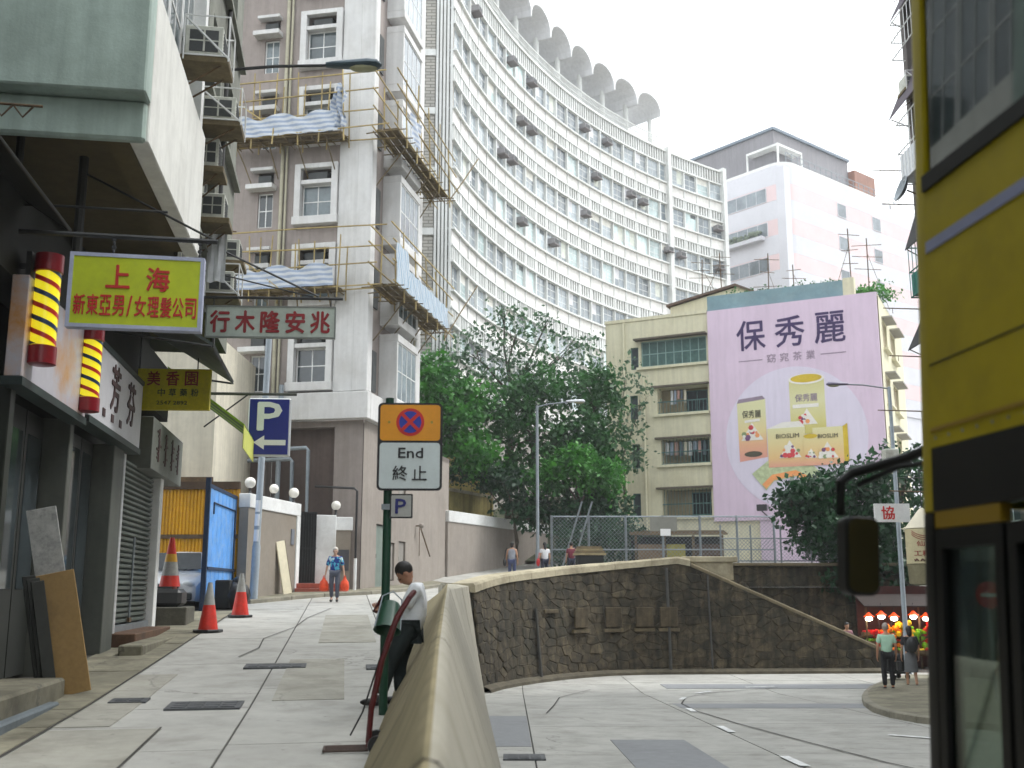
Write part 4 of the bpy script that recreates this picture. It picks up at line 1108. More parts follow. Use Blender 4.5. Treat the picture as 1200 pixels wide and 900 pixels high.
M_globe = mat('opal globe', (.82, .80, .74, 1), .3, .03, 3)
def globe(x, y, z, r, label):
    t = thing('globe_lamp', label, 'lamp', (x, y, z), 0, 'globe lamps on the garden walls')
    MB().lathe([(.03, 0), (.07, .01), (.05, .06), (.03, .12), (.05, .16), (.05, .2)], 10).build('base', M_black, t, smooth=True)
    MB().ball((0, 0, .18 + r), r, 16, 12).build('globe', M_globe, t, smooth=True)
def onA(s): return (ax + math.cos(ang) * s - math.sin(ang) * .14, ay + math.sin(ang) * s + math.cos(ang) * .14)
globe(*onA(.35), 4.36, .165, 'white globe lamp on the garden wall nearest the blue gate')
globe(*onA(2.2), 4.36, .15, 'globe lamp in the middle of the garden wall, dimmer than its neighbours')
globe(*onA(3.9), 4.36, .17, 'white globe lamp at the white end pier of the garden wall')
wB = thing('gate_pier', 'white pier and low tan wall right of the black garden gate', 'wall', (-6.62, 36.1, 0), R(20))
MB().box(0, .72, 0, .6, 1.0, 4.05).build('pier', M_white, wB, bevel=.015)
MB().box(.722, 1.25, .12, .5, 1.0, 3.55).build('panel', M_wt, wB)
MB().box(.722, 1.30, .08, .54, 3.552, 4.0).build('coping', M_white, wB, bevel=.015)
MB().box(.78, 1.2, .09, .118, 2.2, 2.9).build('letter_box', mat('dark plate', srgb(70, 70, 74), .5, .1), wB)
globe(-6.0, 36.5, 4.05, .16, 'white globe lamp on the white gate pier')
gt = thing('garden_gate', 'black barred garden gate between the end pier and the white gate pier', 'gate', (-7.05, 35.7, 0), R(28))
for i in range(7): MB().cyl((.02 + i * .09, 0, 1.75), (.02 + i * .09, 0, 4.1), .014, n=6).build('bar', M_black, gt)
for z_ in (1.78, 2.9, 4.08): MB().box(0, .58, -.02, .02, z_, z_ + .05).build('rail', M_black, gt)
MB().box(0, .58, .03, .05, 1.75, 4.1).build('backing_sheet', M_dark, gt)
sp = thing('garden_steps', 'red tiled steps below the black garden gate', 'steps', (-7.05, 35.4, 0), R(14))
for i in range(3): MB().box(-.05, 1.45, -.55 + i * .22, 1.0, 1.3 + i * .16, 1.455 + i * .16).build('step', mat('red tile', srgb(150, 76, 60), .7, .2, 4), sp, bevel=.012)
pf = thing('pipe_frame', 'thin black pipe frame standing beside the white gate pier', 'pipe', (-5.25, 36.2, 0))
MB().tube([(-1.5, .4, 5.05), (-.1, 0, 4.95), (0, 0, 4.85), (0, 0, 1.4)], .04, 8).build('pipe', M_black, pf, smooth=True)
MB().cyl((0, 0, 1.35), (0, 0, 2.6), .055).build('sleeve', M_white, pf)
t = thing('leaning_board', 'cream board leaning on the tan garden wall under the globe lamps', 'board', (-7.0, 33.9, z_up(33.9) + .125), ang)
t.rotation_euler = (R(-6), R(-9), ang - R(15))
MB().box(-.22, .22, -.02, .02, 0, 1.65).build('sheet', mat('cream board', srgb(206, 198, 172), .7, .08), t, bevel=.005)
MB().box(.205, .222, -.024, .024, 0, 1.652).build('edge', M_rust, t)
po = thing('grey_pole', 'tall grey steel pole with paper notices in front of the garden wall', 'pole', (-7.42, 31.2, z_up(31.2)))
po.rotation_euler = (0, R(.9), 0)
MB().lathe([(.12, 0), (.12, 1.6), (.10, 1.7), (.09, 8.3), (.05, 8.32)], 14).build('shaft', M_pipe, po, smooth=True)
for z_, r_ in ((1.75, .107), (2.2, .106), (2.6, .106)): 
    pts = [[(r_ * math.cos(a), r_ * math.sin(a), z_ + dz) for a in np.linspace(-2.4, -.9, 8)] for dz in (0, .34)]
    MB().sheet(pts).build('notice', M_whitecl, po, smooth=True)
# white capped wall running up to the trees, yellow terraces behind it
lw_ = thing('boundary_wall', 'low grey boundary wall with white coping running up to the lamp post', 'wall', (-2.86, 48.0, 0), math.atan2(10.5, 4.6))
MB().box(0, 12, 0, .3, 1.6, 4.55).build('body', M_tanl, lw_)
MB().box(0, 12, -.05, .35, 4.552, 5.05).build('coping', M_white, lw_, bevel=.02)
M_terr = mat('mossy yellow render', srgb(172, 158, 96), .95, .15, .9, .3, 30, dirt=srgb(84, 88, 44), dirt_amt=.7, dirt_scale=.9, streak=.25)
te = thing('terrace_wall', 'mossy yellow terrace wall, the lower of two under the trees', 'wall', (-4.2, 49.6, 0), math.atan2(10.5, 4.6))
MB().box(-1, 8.0, 0, .4, 2, 6.3).build('body', M_terr, te)
MB().box(-1, 8.0, -.08, .45, 6.302, 6.45).build('coping', M_coping, te)
te = thing('terrace_wall', 'mossy terrace wall higher up under the trees', 'wall', (-4.2, 56.0, 0), R(10))
MB().box(-2, 3.2, 0, .4, 2, 8.6).build('body', M_terr, te)
MB().box(-2, 3.2, -.08, .45, 8.602, 8.8).build('coping', M_coping, te)
struct(MB().sheet([[(x, y, 3 + max(0, (y - 56)) * .32) for x in (-25, -10, 0, 9)] for y in (56, 60, 64, 70)]).build('hillside', mat('wooded hillside soil', srgb(52, 56, 34), .95, .3, .5)))
# ================================================================ curved white block
M_cw = mat('pale precast concrete', srgb(214, 216, 214), .85, .06, .5, .1, 20, dirt=srgb(176, 174, 168), dirt_amt=.35, dirt_scale=.4, streak=.08)
M_cpan = mat('spandrel panel', srgb(222, 220, 216), .85, .05, .6, rnd=.06, streak=.1)
M_cbk = mat('recess wall', srgb(152, 149, 142), .9, .1, .5)
M_gA = glass('pale green pane', srgb(176, 194, 194), .12, .3)
M_gB = glass('grey pane', srgb(146, 155, 160), .1, .35)
M_gC = glass('dusky pane', srgb(118, 127, 133), .08, .3)
CXc, CYc, RR = 54.24, 46.43, 58.91
NB = 25; A0, A1 = R(11.75), R(53.9); DA = (A1 - A0) / NB
CB = thing('curved_building', 'long curved white office block with louvred bands and vaulted roof canopy', 'building', (CXc, CYc, 0))
def cpt(a, d, z): return (-(RR + d) * math.cos(a), (RR + d) * math.sin(a), z)
def arc(name, a0, a1, d0, d1, z0, z1, m, parent=CB, n=60):
    rr = []
    for i in range(n + 1):
        a = a0 + (a1 - a0) * i / n
        rr.append([cpt(a, d1, z0), cpt(a, d0, z0), cpt(a, d0, z1), cpt(a, d1, z1), cpt(a, d1, z0)])
    mb = MB(); mb.sheet(rr)
    for e in (rr[0], rr[-1]): mb.add(e[:4], [(0, 1, 2, 3)])
    return mb.build(name, m, parent, weld=True)
def cplace(name, me, a, d, z, parent=CB):
    return link(name, me, None, parent, cpt(a, d, z), (0, 0, math.pi / 2 - a))
arc('core_wall', A0, A1, .30, 11, 0, 39.5, M_cbk)
ZT = 39.8; W0 = 38.45; SH_ = 3.7
wbay = RR * DA
fin_me = MB(); nf = 5
for i in range(nf): fin_me.box(-wbay/2 + wbay * (i + .5) / nf - .06, -wbay/2 + wbay * (i + .5) / nf + .06, 0, .28, 0, 1)
def band_fins(z0, z1):
    mb = MB()
    for b in range(NB):
        for i in range(nf):
            a = A0 + DA * (b + (i + .5) / nf); M = Matrix.Translation(cpt(a, 0, 0)) @ Matrix.Rotation(math.pi / 2 - a, 4, 'Z')
            mb.box(-.065, .065, -.02, .28, z0, z1, M)
    return stuff(mb.build('louvre_fins', M_cw, CB))
band_fins(W0 + .12, ZT - .12)
arc('parapet_rail', A0, A1, -.10, .35, ZT - .12, ZT + .06, M_cw)
arc('ledge', A0, A1, -.06, .3, W0, W0 + .12, M_cw)
pan_me = MB().box(-wbay/2 + .08, wbay/2 - .08, 0.02, .2, 0, .83).mesh('panel', bevel=.01); pan_me.materials.append(M_cpan)
mul_me = MB().box(-.075, .075, -.12, .3, 0, SH_).mesh('mullion'); mul_me.materials.append(M_cw)
cw = (wbay - .15); rowsN = 7
ac_spots = []
_bl = []
for h_, x0_, x1_, c_ in ((.5, .06, .94, srgb(214, 212, 204)), (.9, .06, .5, srgb(206, 206, 210)), (.35, .5, .94, srgb(96, 102, 104)), (1.2, .5, .94, srgb(196, 200, 190))):
    me_ = MB().box(cw * x0_, cw * x1_, .012, .018, 1.6 - h_, 1.59).mesh('blind'); me_.materials.append(mat('blind %d' % len(_bl), c_, .8, .1, 4)); _bl.append(me_)
rs = random.Random(21)
for k in range(rowsN):
    T = W0 - SH_ * k
    for b in range(NB):
        a = A0 + DA * (b + .5)
        if k >= 4 and a > R(43 - (k - 4) * 2): continue
        p = cpt(a, .12, T - 1.64); ro = math.pi / 2 - a
        e = Vector((math.cos(ro), math.sin(ro), 0)) * (-cw / 2)
        gm = rs.choice((M_gA, M_gA, M_gB, M_gB, M_gB, M_gC)) if k in (2, 3) else rs.choice((M_gA, M_gB, M_gB, M_gC, M_gC))
        wo_ = window(CB, p[0] + e.x, p[1] + e.y, T - 1.64, cw, 1.64, M_cw, gm, 2, 3 if rs.random() < .6 else 2, .05, rotz=ro)
        if rs.random() < .38: link('blind', _bl[rs.randrange(4)], None, wo_)
        cplace('panel', pan_me, a, 0, T - 2.60)
        if rs.random() < (.2 if k < 3 else .06): ac_spots.append((a, T - .75 + rs.uniform(-.15, .1), k))
    arc('sill', A0, A1, -.16, .3, T - 1.76, T - 1.645, M_cw)
    arc('ledge', A0, A1, -.06, .3, T - 2.73, T - 2.61, M_cw)
    arc('ledge', A0, A1, -.10, .3, T - SH_, T - SH_ + .12, M_cw)
    band_fins(T - SH_ + .12, T - 2.73)
    for b in range(NB + 1):
        cplace('mullion', mul_me, A0 + DA * b, 0, T - 2.73) if False else None
mulf = MB().box(-.055, .055, -.03, .3, W0 - SH_ * rowsN, W0).mesh('mullion'); mulf.materials.append(M_cw)
for b in range(1, NB): cplace('mullion', mulf, A0 + DA * b, 0, 0)
pil = MB().box(-.22, .22, -.30, .3, 8, ZT + .3).mesh('pilaster'); pil.materials.append(M_cw)
for a in (R(46.6), A1 + .002): cplace('pilaster', pil, a, 0, 0)
arc('lower_wall', A0, A1, .0, .29, 2, W0 - SH_ * rowsN - .01, M_cbk)
# roof terrace: railing, columns, barrel shells
arc('roof_deck', A0, A1, .36, 10.8, 39.52, ZT - .05, M_cw)
rail = MB()
for i in range(181):
    a = A0 + (R(47) - A0) * i / 180; rail.box(-.02, .02, .05, .09, ZT + .06, ZT + 1.0, Matrix.Translation(cpt(a, 0, 0)) @ Matrix.Rotation(math.pi / 2 - a, 4, 'Z'))
stuff(rail.build('railing_bars', M_cw, CB))
arc('handrail', A0, R(47), .03, .12, ZT + 1.0, ZT + 1.08, M_cw)
arc('handrail', A0, R(47), .03, .12, ZT + .52, ZT + .56, M_cw)
colm = MB().cyl((0, .55, ZT - .06), (0, .55, ZT + 2.75), .21, n=12).mesh('column', smooth=True); colm.materials.append(M_cw)
colb = MB().cyl((0, 5.4, ZT - .06), (0, 5.4, ZT + 2.75), .21, n=12).mesh('column', smooth=True); colb.materials.append(M_cw)
M_shell = mat('grey concrete shell', srgb(214, 214, 216), .85, .05, .5, streak=.06)
cang = [R(45.0) - i * R(3.37) for i in range(11)]
for a in cang: cplace('column', colm, a, 0, 0); cplace('column', colb, a, 0, 0)
for a in cang:
    hw = RR * R(3.37) / 2
    outer, inner = [], []
    mb = MB(); n = 14; zs = ZT + 2.62; rise = 1.55
    prof = []
    for i in range(n + 1):
        th = math.pi * i / n; prof.append((-hw * math.cos(th), zs + rise * math.sin(th) ** .8))
    prof2 = [(x * .95, z - .12) for x, z in reversed(prof)]
    mb.prism([(x, z) for x, z in prof] + prof2, -.75, 7.0, 'y')
    me = mb.mesh('roof_shell'); me.materials.append(M_shell)
    cplace('roof_shell', me, a - R(3.37) / 2, 0, 0)
# end bay facing the viewer: fluted strips and a brick panel
M_gbrick = mat('grey brick', srgb(152, 148, 136), .9, .15, 6, .3, 40)
def mat_brick(name, c1, c2, mortar, sx, sz, msize=.02):
    m = bpy.data.materials.new(name); m.use_nodes = True; t = m.node_tree; n = t.nodes; b = n['Principled BSDF']
    g_ = n.new('ShaderNodeNewGeometry'); sp = n.new('ShaderNodeSeparateXYZ'); cb = n.new('ShaderNodeCombineXYZ'); br = n.new('ShaderNodeTexBrick')
    br.inputs['Color1'].default_value = c1; br.inputs['Color2'].default_value = c2; br.inputs['Mortar'].default_value = mortar
    br.inputs['Scale'].default_value = 1; br.inputs['Mortar Size'].default_value = msize; br.inputs['Brick Width'].default_value = sx; br.inputs['Row Height'].default_value = sz
    t.links.new(g_.outputs['Position'], sp.inputs[0]); t.links.new(sp.outputs[0], cb.inputs[0]); t.links.new(sp.outputs[2], cb.inputs[1])
    t.links.new(cb.outputs[0], br.inputs['Vector']); t.links.new(br.outputs[0], b.inputs['Base Color']); b.inputs['Roughness'].default_value = .9
    return m
M_gbr = mat_brick('pale brick courses', srgb(178, 174, 166), srgb(160, 158, 152), srgb(120, 118, 112), .6, .2, .03)
p = cpt(A0, 0, 0)
ex, ey = p[0], p[1]
MB().box(ex - 9, ex - .02, ey + .15, ey + 9, 0, 43).build('end_block', M_cbk, CB)
for i in range(5): MB().box(ex - 1.04 + i * .21, ex - .90 + i * .21, ey - .15, ey + .14, 2, 43).build('flute', M_cw, CB)
for k in range(9):
    z0 = 40.2 - SH_ * (k + 1)
    MB().box(ex - 2.05, ex - 1.10, ey - .02, ey + .14, z0 + .22, z0 + SH_ - .2).build('brick_panel', M_gbr, CB)
    MB().box(ex - 2.15, ex - 1.06, ey - .12, ey + .14, z0 - .195, z0 + .21).build('band', M_cw, CB)
for dx in (-2.32, -3.2): MB().box(ex + dx, ex + dx + .25, ey - .15, ey + .14, 2, 43).build('flute', M_cw, CB)
_acs = None
_cnt = {}
for a, z, k_ in ac_spots:
    _cnt[k_] = _cnt.get(k_, 0) + 1
    pp = cpt(a, -.42, z); ro = math.pi / 2 - a
    t = thing('air_conditioner', '%s air conditioner from the left along the %s window row of the curved block' % (ORD[_cnt[k_] - 1], ORD[k_]), 'air conditioner', (CXc + pp[0], CYc + pp[1], z), ro, 'air conditioners on the curved block')
    if _acs is None:
        m1 = MB().box(-.36, .36, 0, .6, 0, .42).mesh('casing', bevel=.02); m1.materials.append(mat('dull casing', srgb(140, 138, 140), .6, .15, 2))
        m2 = MB().box(-.30, .30, -.012, 0, .06, .36).mesh('grille'); m2.materials.append(M_grille)
        m3 = MB().box(-.42, .42, -.05, .6, -.08, -.005).mesh('tray'); m3.materials.append(mat('dull tray', srgb(110, 104, 104), .8, .1))
        _acs = [('casing', m1), ('grille', m2), ('tray', m3)]
    for nm, me in _acs: link(nm, me, None, t)

# ================================================================ pink and grey block far right
M_pgrey = mat('pale grey tile', srgb(206, 206, 212), .7, .04, .4)
M_ppink = mat('pale pink tile', srgb(220, 198, 199), .7, .04, .4)
PB = thing('pink_banded_building', 'pale block banded pink and grey with dark rooftop plant room', 'building', (26.98, 100, 0), R(39.8))
def rpoly(r=1.6, w=26, d=17, n=6):
    return [(w, 0), (w, d), (0, d)] + [(r - r * math.cos(math.pi / 2 * i / n), r - r * math.sin(math.pi / 2 * i / n)) for i in range(n + 1)]
zt = 43.3; z = zt; k = 0
while z > 20:
    h_ = (2.0 if k == 0 else 1.95) if k % 2 == 0 else 1.65
    MB().prism(rpoly(), z - h_ + .01, z, 'z').build('band', M_pgrey if k % 2 == 0 else M_ppink, PB, smooth=True)
    z -= h_; k += 1
MB().prism([(.1, .1), (25.9, .1), (25.9, 16.9), (.1, 16.9)], 0, 43, 'z').build('core', M_pgrey, PB)
MB().prism(rpoly(1.7, 26.1, 17.1), zt + .01, zt + .3, 'z').build('coping', M_white, PB)
for k in range(4):
    zc = 40.45 - 3.6 * k
    for x0, x1 in ((9.0, 10.6), (15.6, 17.2)):
        window(PB, x0, -.05, zc - .75, x1 - x0, 1.5, M_pgrey, M_gC, 1, 1, .06)
    for y0, y1 in ((2.2, 7.2), (9.4, 12.6)):
        window(PB, -.05, y1, zc - .75, y1 - y0, 1.5, M_pgrey, M_gC, 4, 1, .06, rotz=-math.pi / 2)
M_plant = mat('dark plant room cladding', srgb(128, 126, 130), .7, .06, .4, streak=.1)
MB().box(1.6, 15, 2.2, 16, 43.35, 47.9).build('plant_room', M_plant, PB)
MB().box(1.4, 15.1, 2.0, 16.2, 47.91, 48.2).build('plant_roof', mat('blue grey roof edge', srgb(110, 122, 134), .6, .1), PB)
MB().box(15.02, 19, 1.4, 13, 43.35, 46.8).build('copper_block', mat('copper brown cladding', srgb(146, 106, 90), .7, .12, .6, streak=.2), PB)
fr = MB(); 
for x_ in (0.6, 4.6):
    for y_ in (1.0, 4.8): fr.box(x_, x_ + .15, y_, y_ + .15, 43.5, 45.6)
fr.box(.6, 4.75, 1.0, 4.95, 45.61, 45.85); fr.build('roof_frame', M_white, PB)
rl = MB()
for i in range(22): rl.box(1 + i, 1.05 + i, .4, .45, 43.6, 44.7)
rl.box(1, 23, .4, .45, 44.7, 44.76); rl.box(1, 23, .4, .45, 44.15, 44.2)
stuff(rl.build('roof_railing', M_steel, PB))
pl = MB()
for i in range(30):
    pl.ball((-.35 + rs.uniform(-.15, .1), 3 + i * .14, 36.3 + rs.uniform(0, .5)), rs.uniform(.1, .28), 6, 4)
MB().box(-.6, -.02, 2.6, 7.6, 35.8, 36.2).build('planter', M_pgrey, PB)
pl.build('planter_shrubs', mat('far shrub', srgb(120, 130, 116), .9, .2, 3), PB)

# ================================================================ cream building with advertisement
M_crm = mat('cream yellow render', srgb(208, 203, 176), .9, .06, .5, .2, 25, dirt=srgb(164, 156, 126), dirt_amt=.45, dirt_scale=.5, streak=.08)
M_teal = mat('teal grey paint', srgb(118, 146, 154), .8, .12, .6, dirt=srgb(140, 152, 150), dirt_amt=.4)
M_tealw = mat('teal window frame', srgb(70, 104, 102), .6, .15, 2)
YR = R(-26.57)
YB = thing('cream_walkup', 'cream walk up block with balconies beside the pink advertisement', 'building', (5.7, 63, 0), YR)
rows4 = [(2.2, 6.2, 14.5, 16.05), (3.15, 6.2, 11.62, 13.15), (3.3, 6.2, 8.65, 10.1), (3.3, 6.2, 5.65, 7.2)]
small = [(1.55, 2.05, 14.4, 15.75), (1.45, 1.95, 11.4, 12.85), (1.5, 2.0, 8.5, 9.95), (1.5, 2.0, 5.6, 7.05)]
yw = MB(); holed_wall(yw, 0, 6.3, 2.2, 17.35, rows4 + small, .9, lambda u, d, z: (u, d, z))
yw.build('front_wall', M_crm, YB)
yb = MB(); yb.box(.05, 15.7, .92, 9.9, 2.2, 17.2); yb.build('room_block', mat('balcony inner wall', srgb(150, 138, 112), .9, .15, .6), YB)
MB().box(-.02, .04, .0, 10, 2.2, 17.35).build('end_wall', M_crm, YB)
MB().box(6.3, 15.75, .02, .9, 2.2, 17.3).build('flank_wall', M_crm, YB)
swh = [(1.2, 2.9, z, z + 1.5) for z in (14.6, 11.5, 8.5, 5.5)] + [(4.4, 6.4, z, z + 1.5) for z in (14.6, 11.5, 8.5, 5.5)]
ys_ = MB(); holed_wall(ys_, .02, 10, 2.2, 17.3, swh, .25, lambda u, d, z: (15.8 - d, u, z)); ys_.build('side_wall', M_crm, YB)
for u0, u1, z0, z1 in swh:
    o = window(YB, 15.62, u0, z0, u1 - u0, z1 - z0, M_tealw, M_gdark, 4, 2, .06, rotz=math.pi / 2)
    MB().box(15.8, 16.35, u0 - .2, u1 + .2, z1 + .12, z1 + .2).build('canopy', M_cbk, YB)
    MB().box(15.8, 16.05, u0 - .1, u1 + .1, z0 - .14, z0 - .02).build('sill', M_crm, YB)
window(YB, 2.2, .12, 14.5, 4.0, 1.55, mat('pale teal frame', srgb(130, 158, 152), .6, .1, 2), glass('teal pane', srgb(82, 110, 106), .1, .2), 8, 2, .07)
for j, (u0, u1, z0, z1) in enumerate(rows4):
    MB().box(u0 - .25, u1 + .08, -.16, -.002, z0 - .16, z0 - .01).build('sill', M_crm, YB)
    MB().box(u0 - .3, 6.28, -.5 if j == 0 else -.25, -.002, z1 + .03, z1 + .13).build('hood', mat('dark hood', srgb(92, 84, 72), .8, .2), YB)
    if j:
        gr = MB()
        for i in range(14): gr.cyl((u0 + .1 + i * (u1 - u0 - .2) / 13, .08, z0), (u0 + .1 + i * (u1 - u0 - .2) / 13, .08, z1 if j > 1 else z0 + .7), .018, n=4)
        gr.box(u0, u1, .06, .1, z0 + .68, z0 + .74); gr.box(u0, u1, .06, .1, z0 + .02, z0 + .06)
        gr.build('balcony_grille', M_tealw, YB)
        window(YB, u0 + 1.5, .86, z0 + .1, 1.3, 1.3, M_tealw, M_gdark, 2, 1, .06)
for u0, u1, z0, z1 in small: window(YB, u0, .1, z0, u1 - u0, z1 - z0, M_tealw, M_gdark, 1, 2, .06)
for x_, z1_ in ((1.15, 17.3), (2.35, 13.9)): MB().cyl((x_, -.08, 2.3), (x_, -.08, z1_), .07, n=8).build('downpipe', M_crm, YB, smooth=True)
MB().box(-.06, 6.3, -.06, .3, 17.36, 17.55).build('roof_edge', M_crm, YB)
MB().prism([(2.2, 17.3), (3.4, 17.9), (3.4, 18.55), (7.6, 19.35), (8.3, 19.0), (8.3, 17.3)], 2.2, 6.0, 'y').build('roof_house', M_crm, YB)
MB().prism([(3.2, 18.58), (7.5, 19.39), (8.6, 18.85), (8.6, 18.97), (7.5, 19.52), (3.2, 18.72)], 2.0, 6.3, 'y').build('roof_slab', mat('brown roof slab', srgb(92, 74, 62), .8, .2), YB)
MB().box(6.32, 14.0, .05, .35, 17.3, 18.35).build('parapet', M_teal, YB)
MB().box(14.0, 14.6, .05, .6, 17.3, 18.45).build('parapet_pier', M_crm, YB)
MB().box(6.3, 15.8, .0, 10, 17.21, 17.3).build('roof', M_crm, YB)
# laundry on the balconies
cols = [srgb(206, 206, 206), srgb(150, 160, 176), srgb(190, 150, 140), srgb(90, 100, 110), srgb(210, 200, 180)]
def laundry_line(x0, x1, z, n, seed, label):
    r_ = random.Random(seed); t = thing('laundry', label, 'laundry', (5.7, 63, 0), YR)
    MB().tube([(x0 - .1, .2, z), (x1 + .1, .2, z)], .015, 5).build('line', M_rope, t)
    for i in range(n):
        a = x0 + (x1 - x0) * i / n; w_ = (x1 - x0) / n * .8; h_ = r_.uniform(.5, .85)
        MB().sheet([[(a + w_ * k / 4 * (1 if j else .8), .2 + .03 * math.sin(k * 2 + j), z - h_ * j / 4) for k in range(5)] for j in range(5)]).build('garment', mat('garment %d' % (i % 5), cols[i % 5], .9, .1, 4), t, smooth=True)
laundry_line(3.9, 4.9, 13.0, 5, 2, 'washing on a line in the second balcony from the top')
laundry_line(3.5, 6.0, 9.95, 9, 5, 'white washing behind the third balcony grille from the top')

# the advertisement: a printed sheet on the flank wall
AD = thing('advertisement', 'large pale pink wall advertisement for slimming tea with printed boxes and tins', 'billboard', (5.7, 63, 0), YR)
M_adpk = mat('pale pink print', srgb(204, 184, 202), .75, .03, .5, streak=.025)
M_addisc = mat('lavender white print', srgb(206, 198, 214), .75, .025, .5, streak=.02)
M_adink = mat('violet ink', srgb(54, 36, 84), .7, .1, 2)
M_adgrey = mat('grey violet ink', srgb(140, 124, 140), .7, .1, 2)
MB().box(6.35, 15.75, -.16, 0.01, 5.3, 17.42).build('sheet', M_adpk, AD)
MB().box(8.9, 15.7, -.10, .0, 2.0, 5.28).build('lower_sheet', M_adpk, AD)
MB().prism([(11.05 + 3.85 * math.cos(2*math.pi*i/56), 9.75 + 3.95 * math.sin(2*math.pi*i/56)) for i in range(56)], -.172, -.161, 'y').build('disc', M_addisc, AD)
for i, chh in enumerate('保秀麗'): text(chh, 1.62, 1.72, M_adink, AD, (8.85 + i * 2.18, -.168, 15.72), 0, .012)
for i, chh in enumerate('窈窕茶業'): text(chh, .48, .5, M_adgrey, AD, (9.95 + i * .72, -.166, 14.28), 0, .004)
MB().box(8.1, 9.45, -.168, -.161, 14.22, 14.28).build('rule', M_adgrey, AD); MB().box(12.65, 14.0, -.168, -.161, 14.22, 14.28).build('rule', M_adgrey, AD)
def mat_grad(name, z0, z1, stops):
    m = bpy.data.materials.new(name); m.use_nodes = True; t = m.node_tree; n = t.nodes; b = n['Principled BSDF']
    g_ = n.new('ShaderNodeNewGeometry'); sp = n.new('ShaderNodeSeparateXYZ'); mr = n.new('ShaderNodeMapRange'); cr = n.new('ShaderNodeValToRGB')
    mr.inputs[1].default_value = z0; mr.inputs[2].default_value = z1
    while len(cr.color_ramp.elements) < len(stops): cr.color_ramp.elements.new(.5)
    for e, (p_, c_) in zip(cr.color_ramp.elements, stops): e.position = p_; e.color = c_
    t.links.new(g_.outputs['Position'], sp.inputs[0]); t.links.new(sp.outputs[2], mr.inputs[0]); t.links.new(mr.outputs[0], cr.inputs[0]); t.links.new(cr.outputs[0], b.inputs['Base Color'])
    b.inputs['Roughness'].default_value = .7
    return m
cy, co_, cp = srgb(208, 205, 160), srgb(214, 196, 142), srgb(210, 142, 134)
G1 = mat_grad('box print', 8.4, 12.0, [(0, cp), (.3, srgb(216, 164, 128)), (.5, co_), (.8, cy)])
G2 = mat_grad('wide box print', 8.0, 10.6, [(0, cp), (.25, srgb(216, 180, 124)), (.55, co_), (.9, cy)])
G3 = mat_grad('tin print', 10.2, 13.2, [(0, srgb(196, 186, 110)), (.5, cy), (1, srgb(196, 190, 128))])
def pic(poly, lv, m, nm='printed_shape'): return MB().prism(poly, -.172 - .006 * lv, -.165 - .006 * lv, 'y').build(nm, m, AD)
M_red = mat('print red', srgb(196, 60, 66), .7, .2, 8); M_grn = mat('print green', srgb(120, 140, 96), .7, .2, 8); M_prw = mat('print white', srgb(222, 218, 210), .7, .05); M_ppl = mat('print plum', srgb(110, 70, 110), .7, .2, 8)
M_prd = mat('print dark', srgb(70, 66, 50), .7, .1)
def fruit(cx_, cz, s_, lv, seed):
    r_ = random.Random(seed)
    pic([(cx_ - s_, cz - s_ * .6), (cx_ + s_, cz - s_ * .6), (cx_ + s_ * .3, cz + s_ * .5), (cx_, cz + s_), (cx_ - s_ * .35, cz + s_ * .4)], lv, M_prw)
    for i in range(11):
        a = r_.uniform(-.8, .8); b_ = r_.uniform(-.55, .7 - abs(a) * .8); q = s_ * r_.uniform(.12, .26)
        pic([(cx_ + a * s_ + q * math.cos(k * 1.05) , cz + b_ * s_ + q * math.sin(k * 1.05)) for k in range(6)], lv + 1 + .2 * i, r_.choice((M_red, M_red, M_grn, M_ppl, mat('print orange', srgb(226, 150, 90), .7, .1), M_prw)))
# tall box
pic([(7.95, 8.55), (9.5, 8.75), (9.5, 12.0), (7.9, 11.85)], 1, G1, 'printed_box'); pic([(7.9, 11.85), (9.5, 12.0), (9.35, 12.2), (8.0, 12.08)], 1, M_adgrey, 'printed_box_top')
text('保秀麗', 1.05, .42, M_prd, AD, (8.7, -.184, 11.2), 0, .01); fruit(8.7, 10.1, .62, 3, 3); pic([(8.72 + .5 * math.cos(t_ / 3), 8.95 + .16 * math.sin(t_ / 3)) for t_ in range(19)], 4, M_prd)
pic([(8.3, 10.72), (9.15, 10.78), (9.15, 10.92), (8.3, 10.86)], 4, M_prw)
# tin
pic([(10.85, 9.9), (12.75, 9.9), (12.75, 12.9), (10.85, 12.9)], 1, G3, 'printed_tin')
pic([(11.8 + .97 * math.cos(t_ / 20 * 6.283), 12.95 + .30 * math.sin(t_ / 20 * 6.283)) for t_ in range(20)], 3, M_prw, 'printed_tin_rim')
pic([(11.8 + .85 * math.cos(t_ / 20 * 6.283), 12.98 + .23 * math.sin(t_ / 20 * 6.283)) for t_ in range(20)], 4, mat('print ochre', srgb(196, 168, 40), .7, .1), 'printed_tin_lid')
text('保秀麗', 1.2, .42, M_adgrey, AD, (11.75, -.184, 11.9), 0, .01); pic([(11.0, 11.35), (12.4, 11.35), (12.4, 11.55), (11.0, 11.55)], 3, M_prw); fruit(11.75, 10.75, .55, 3, 8)
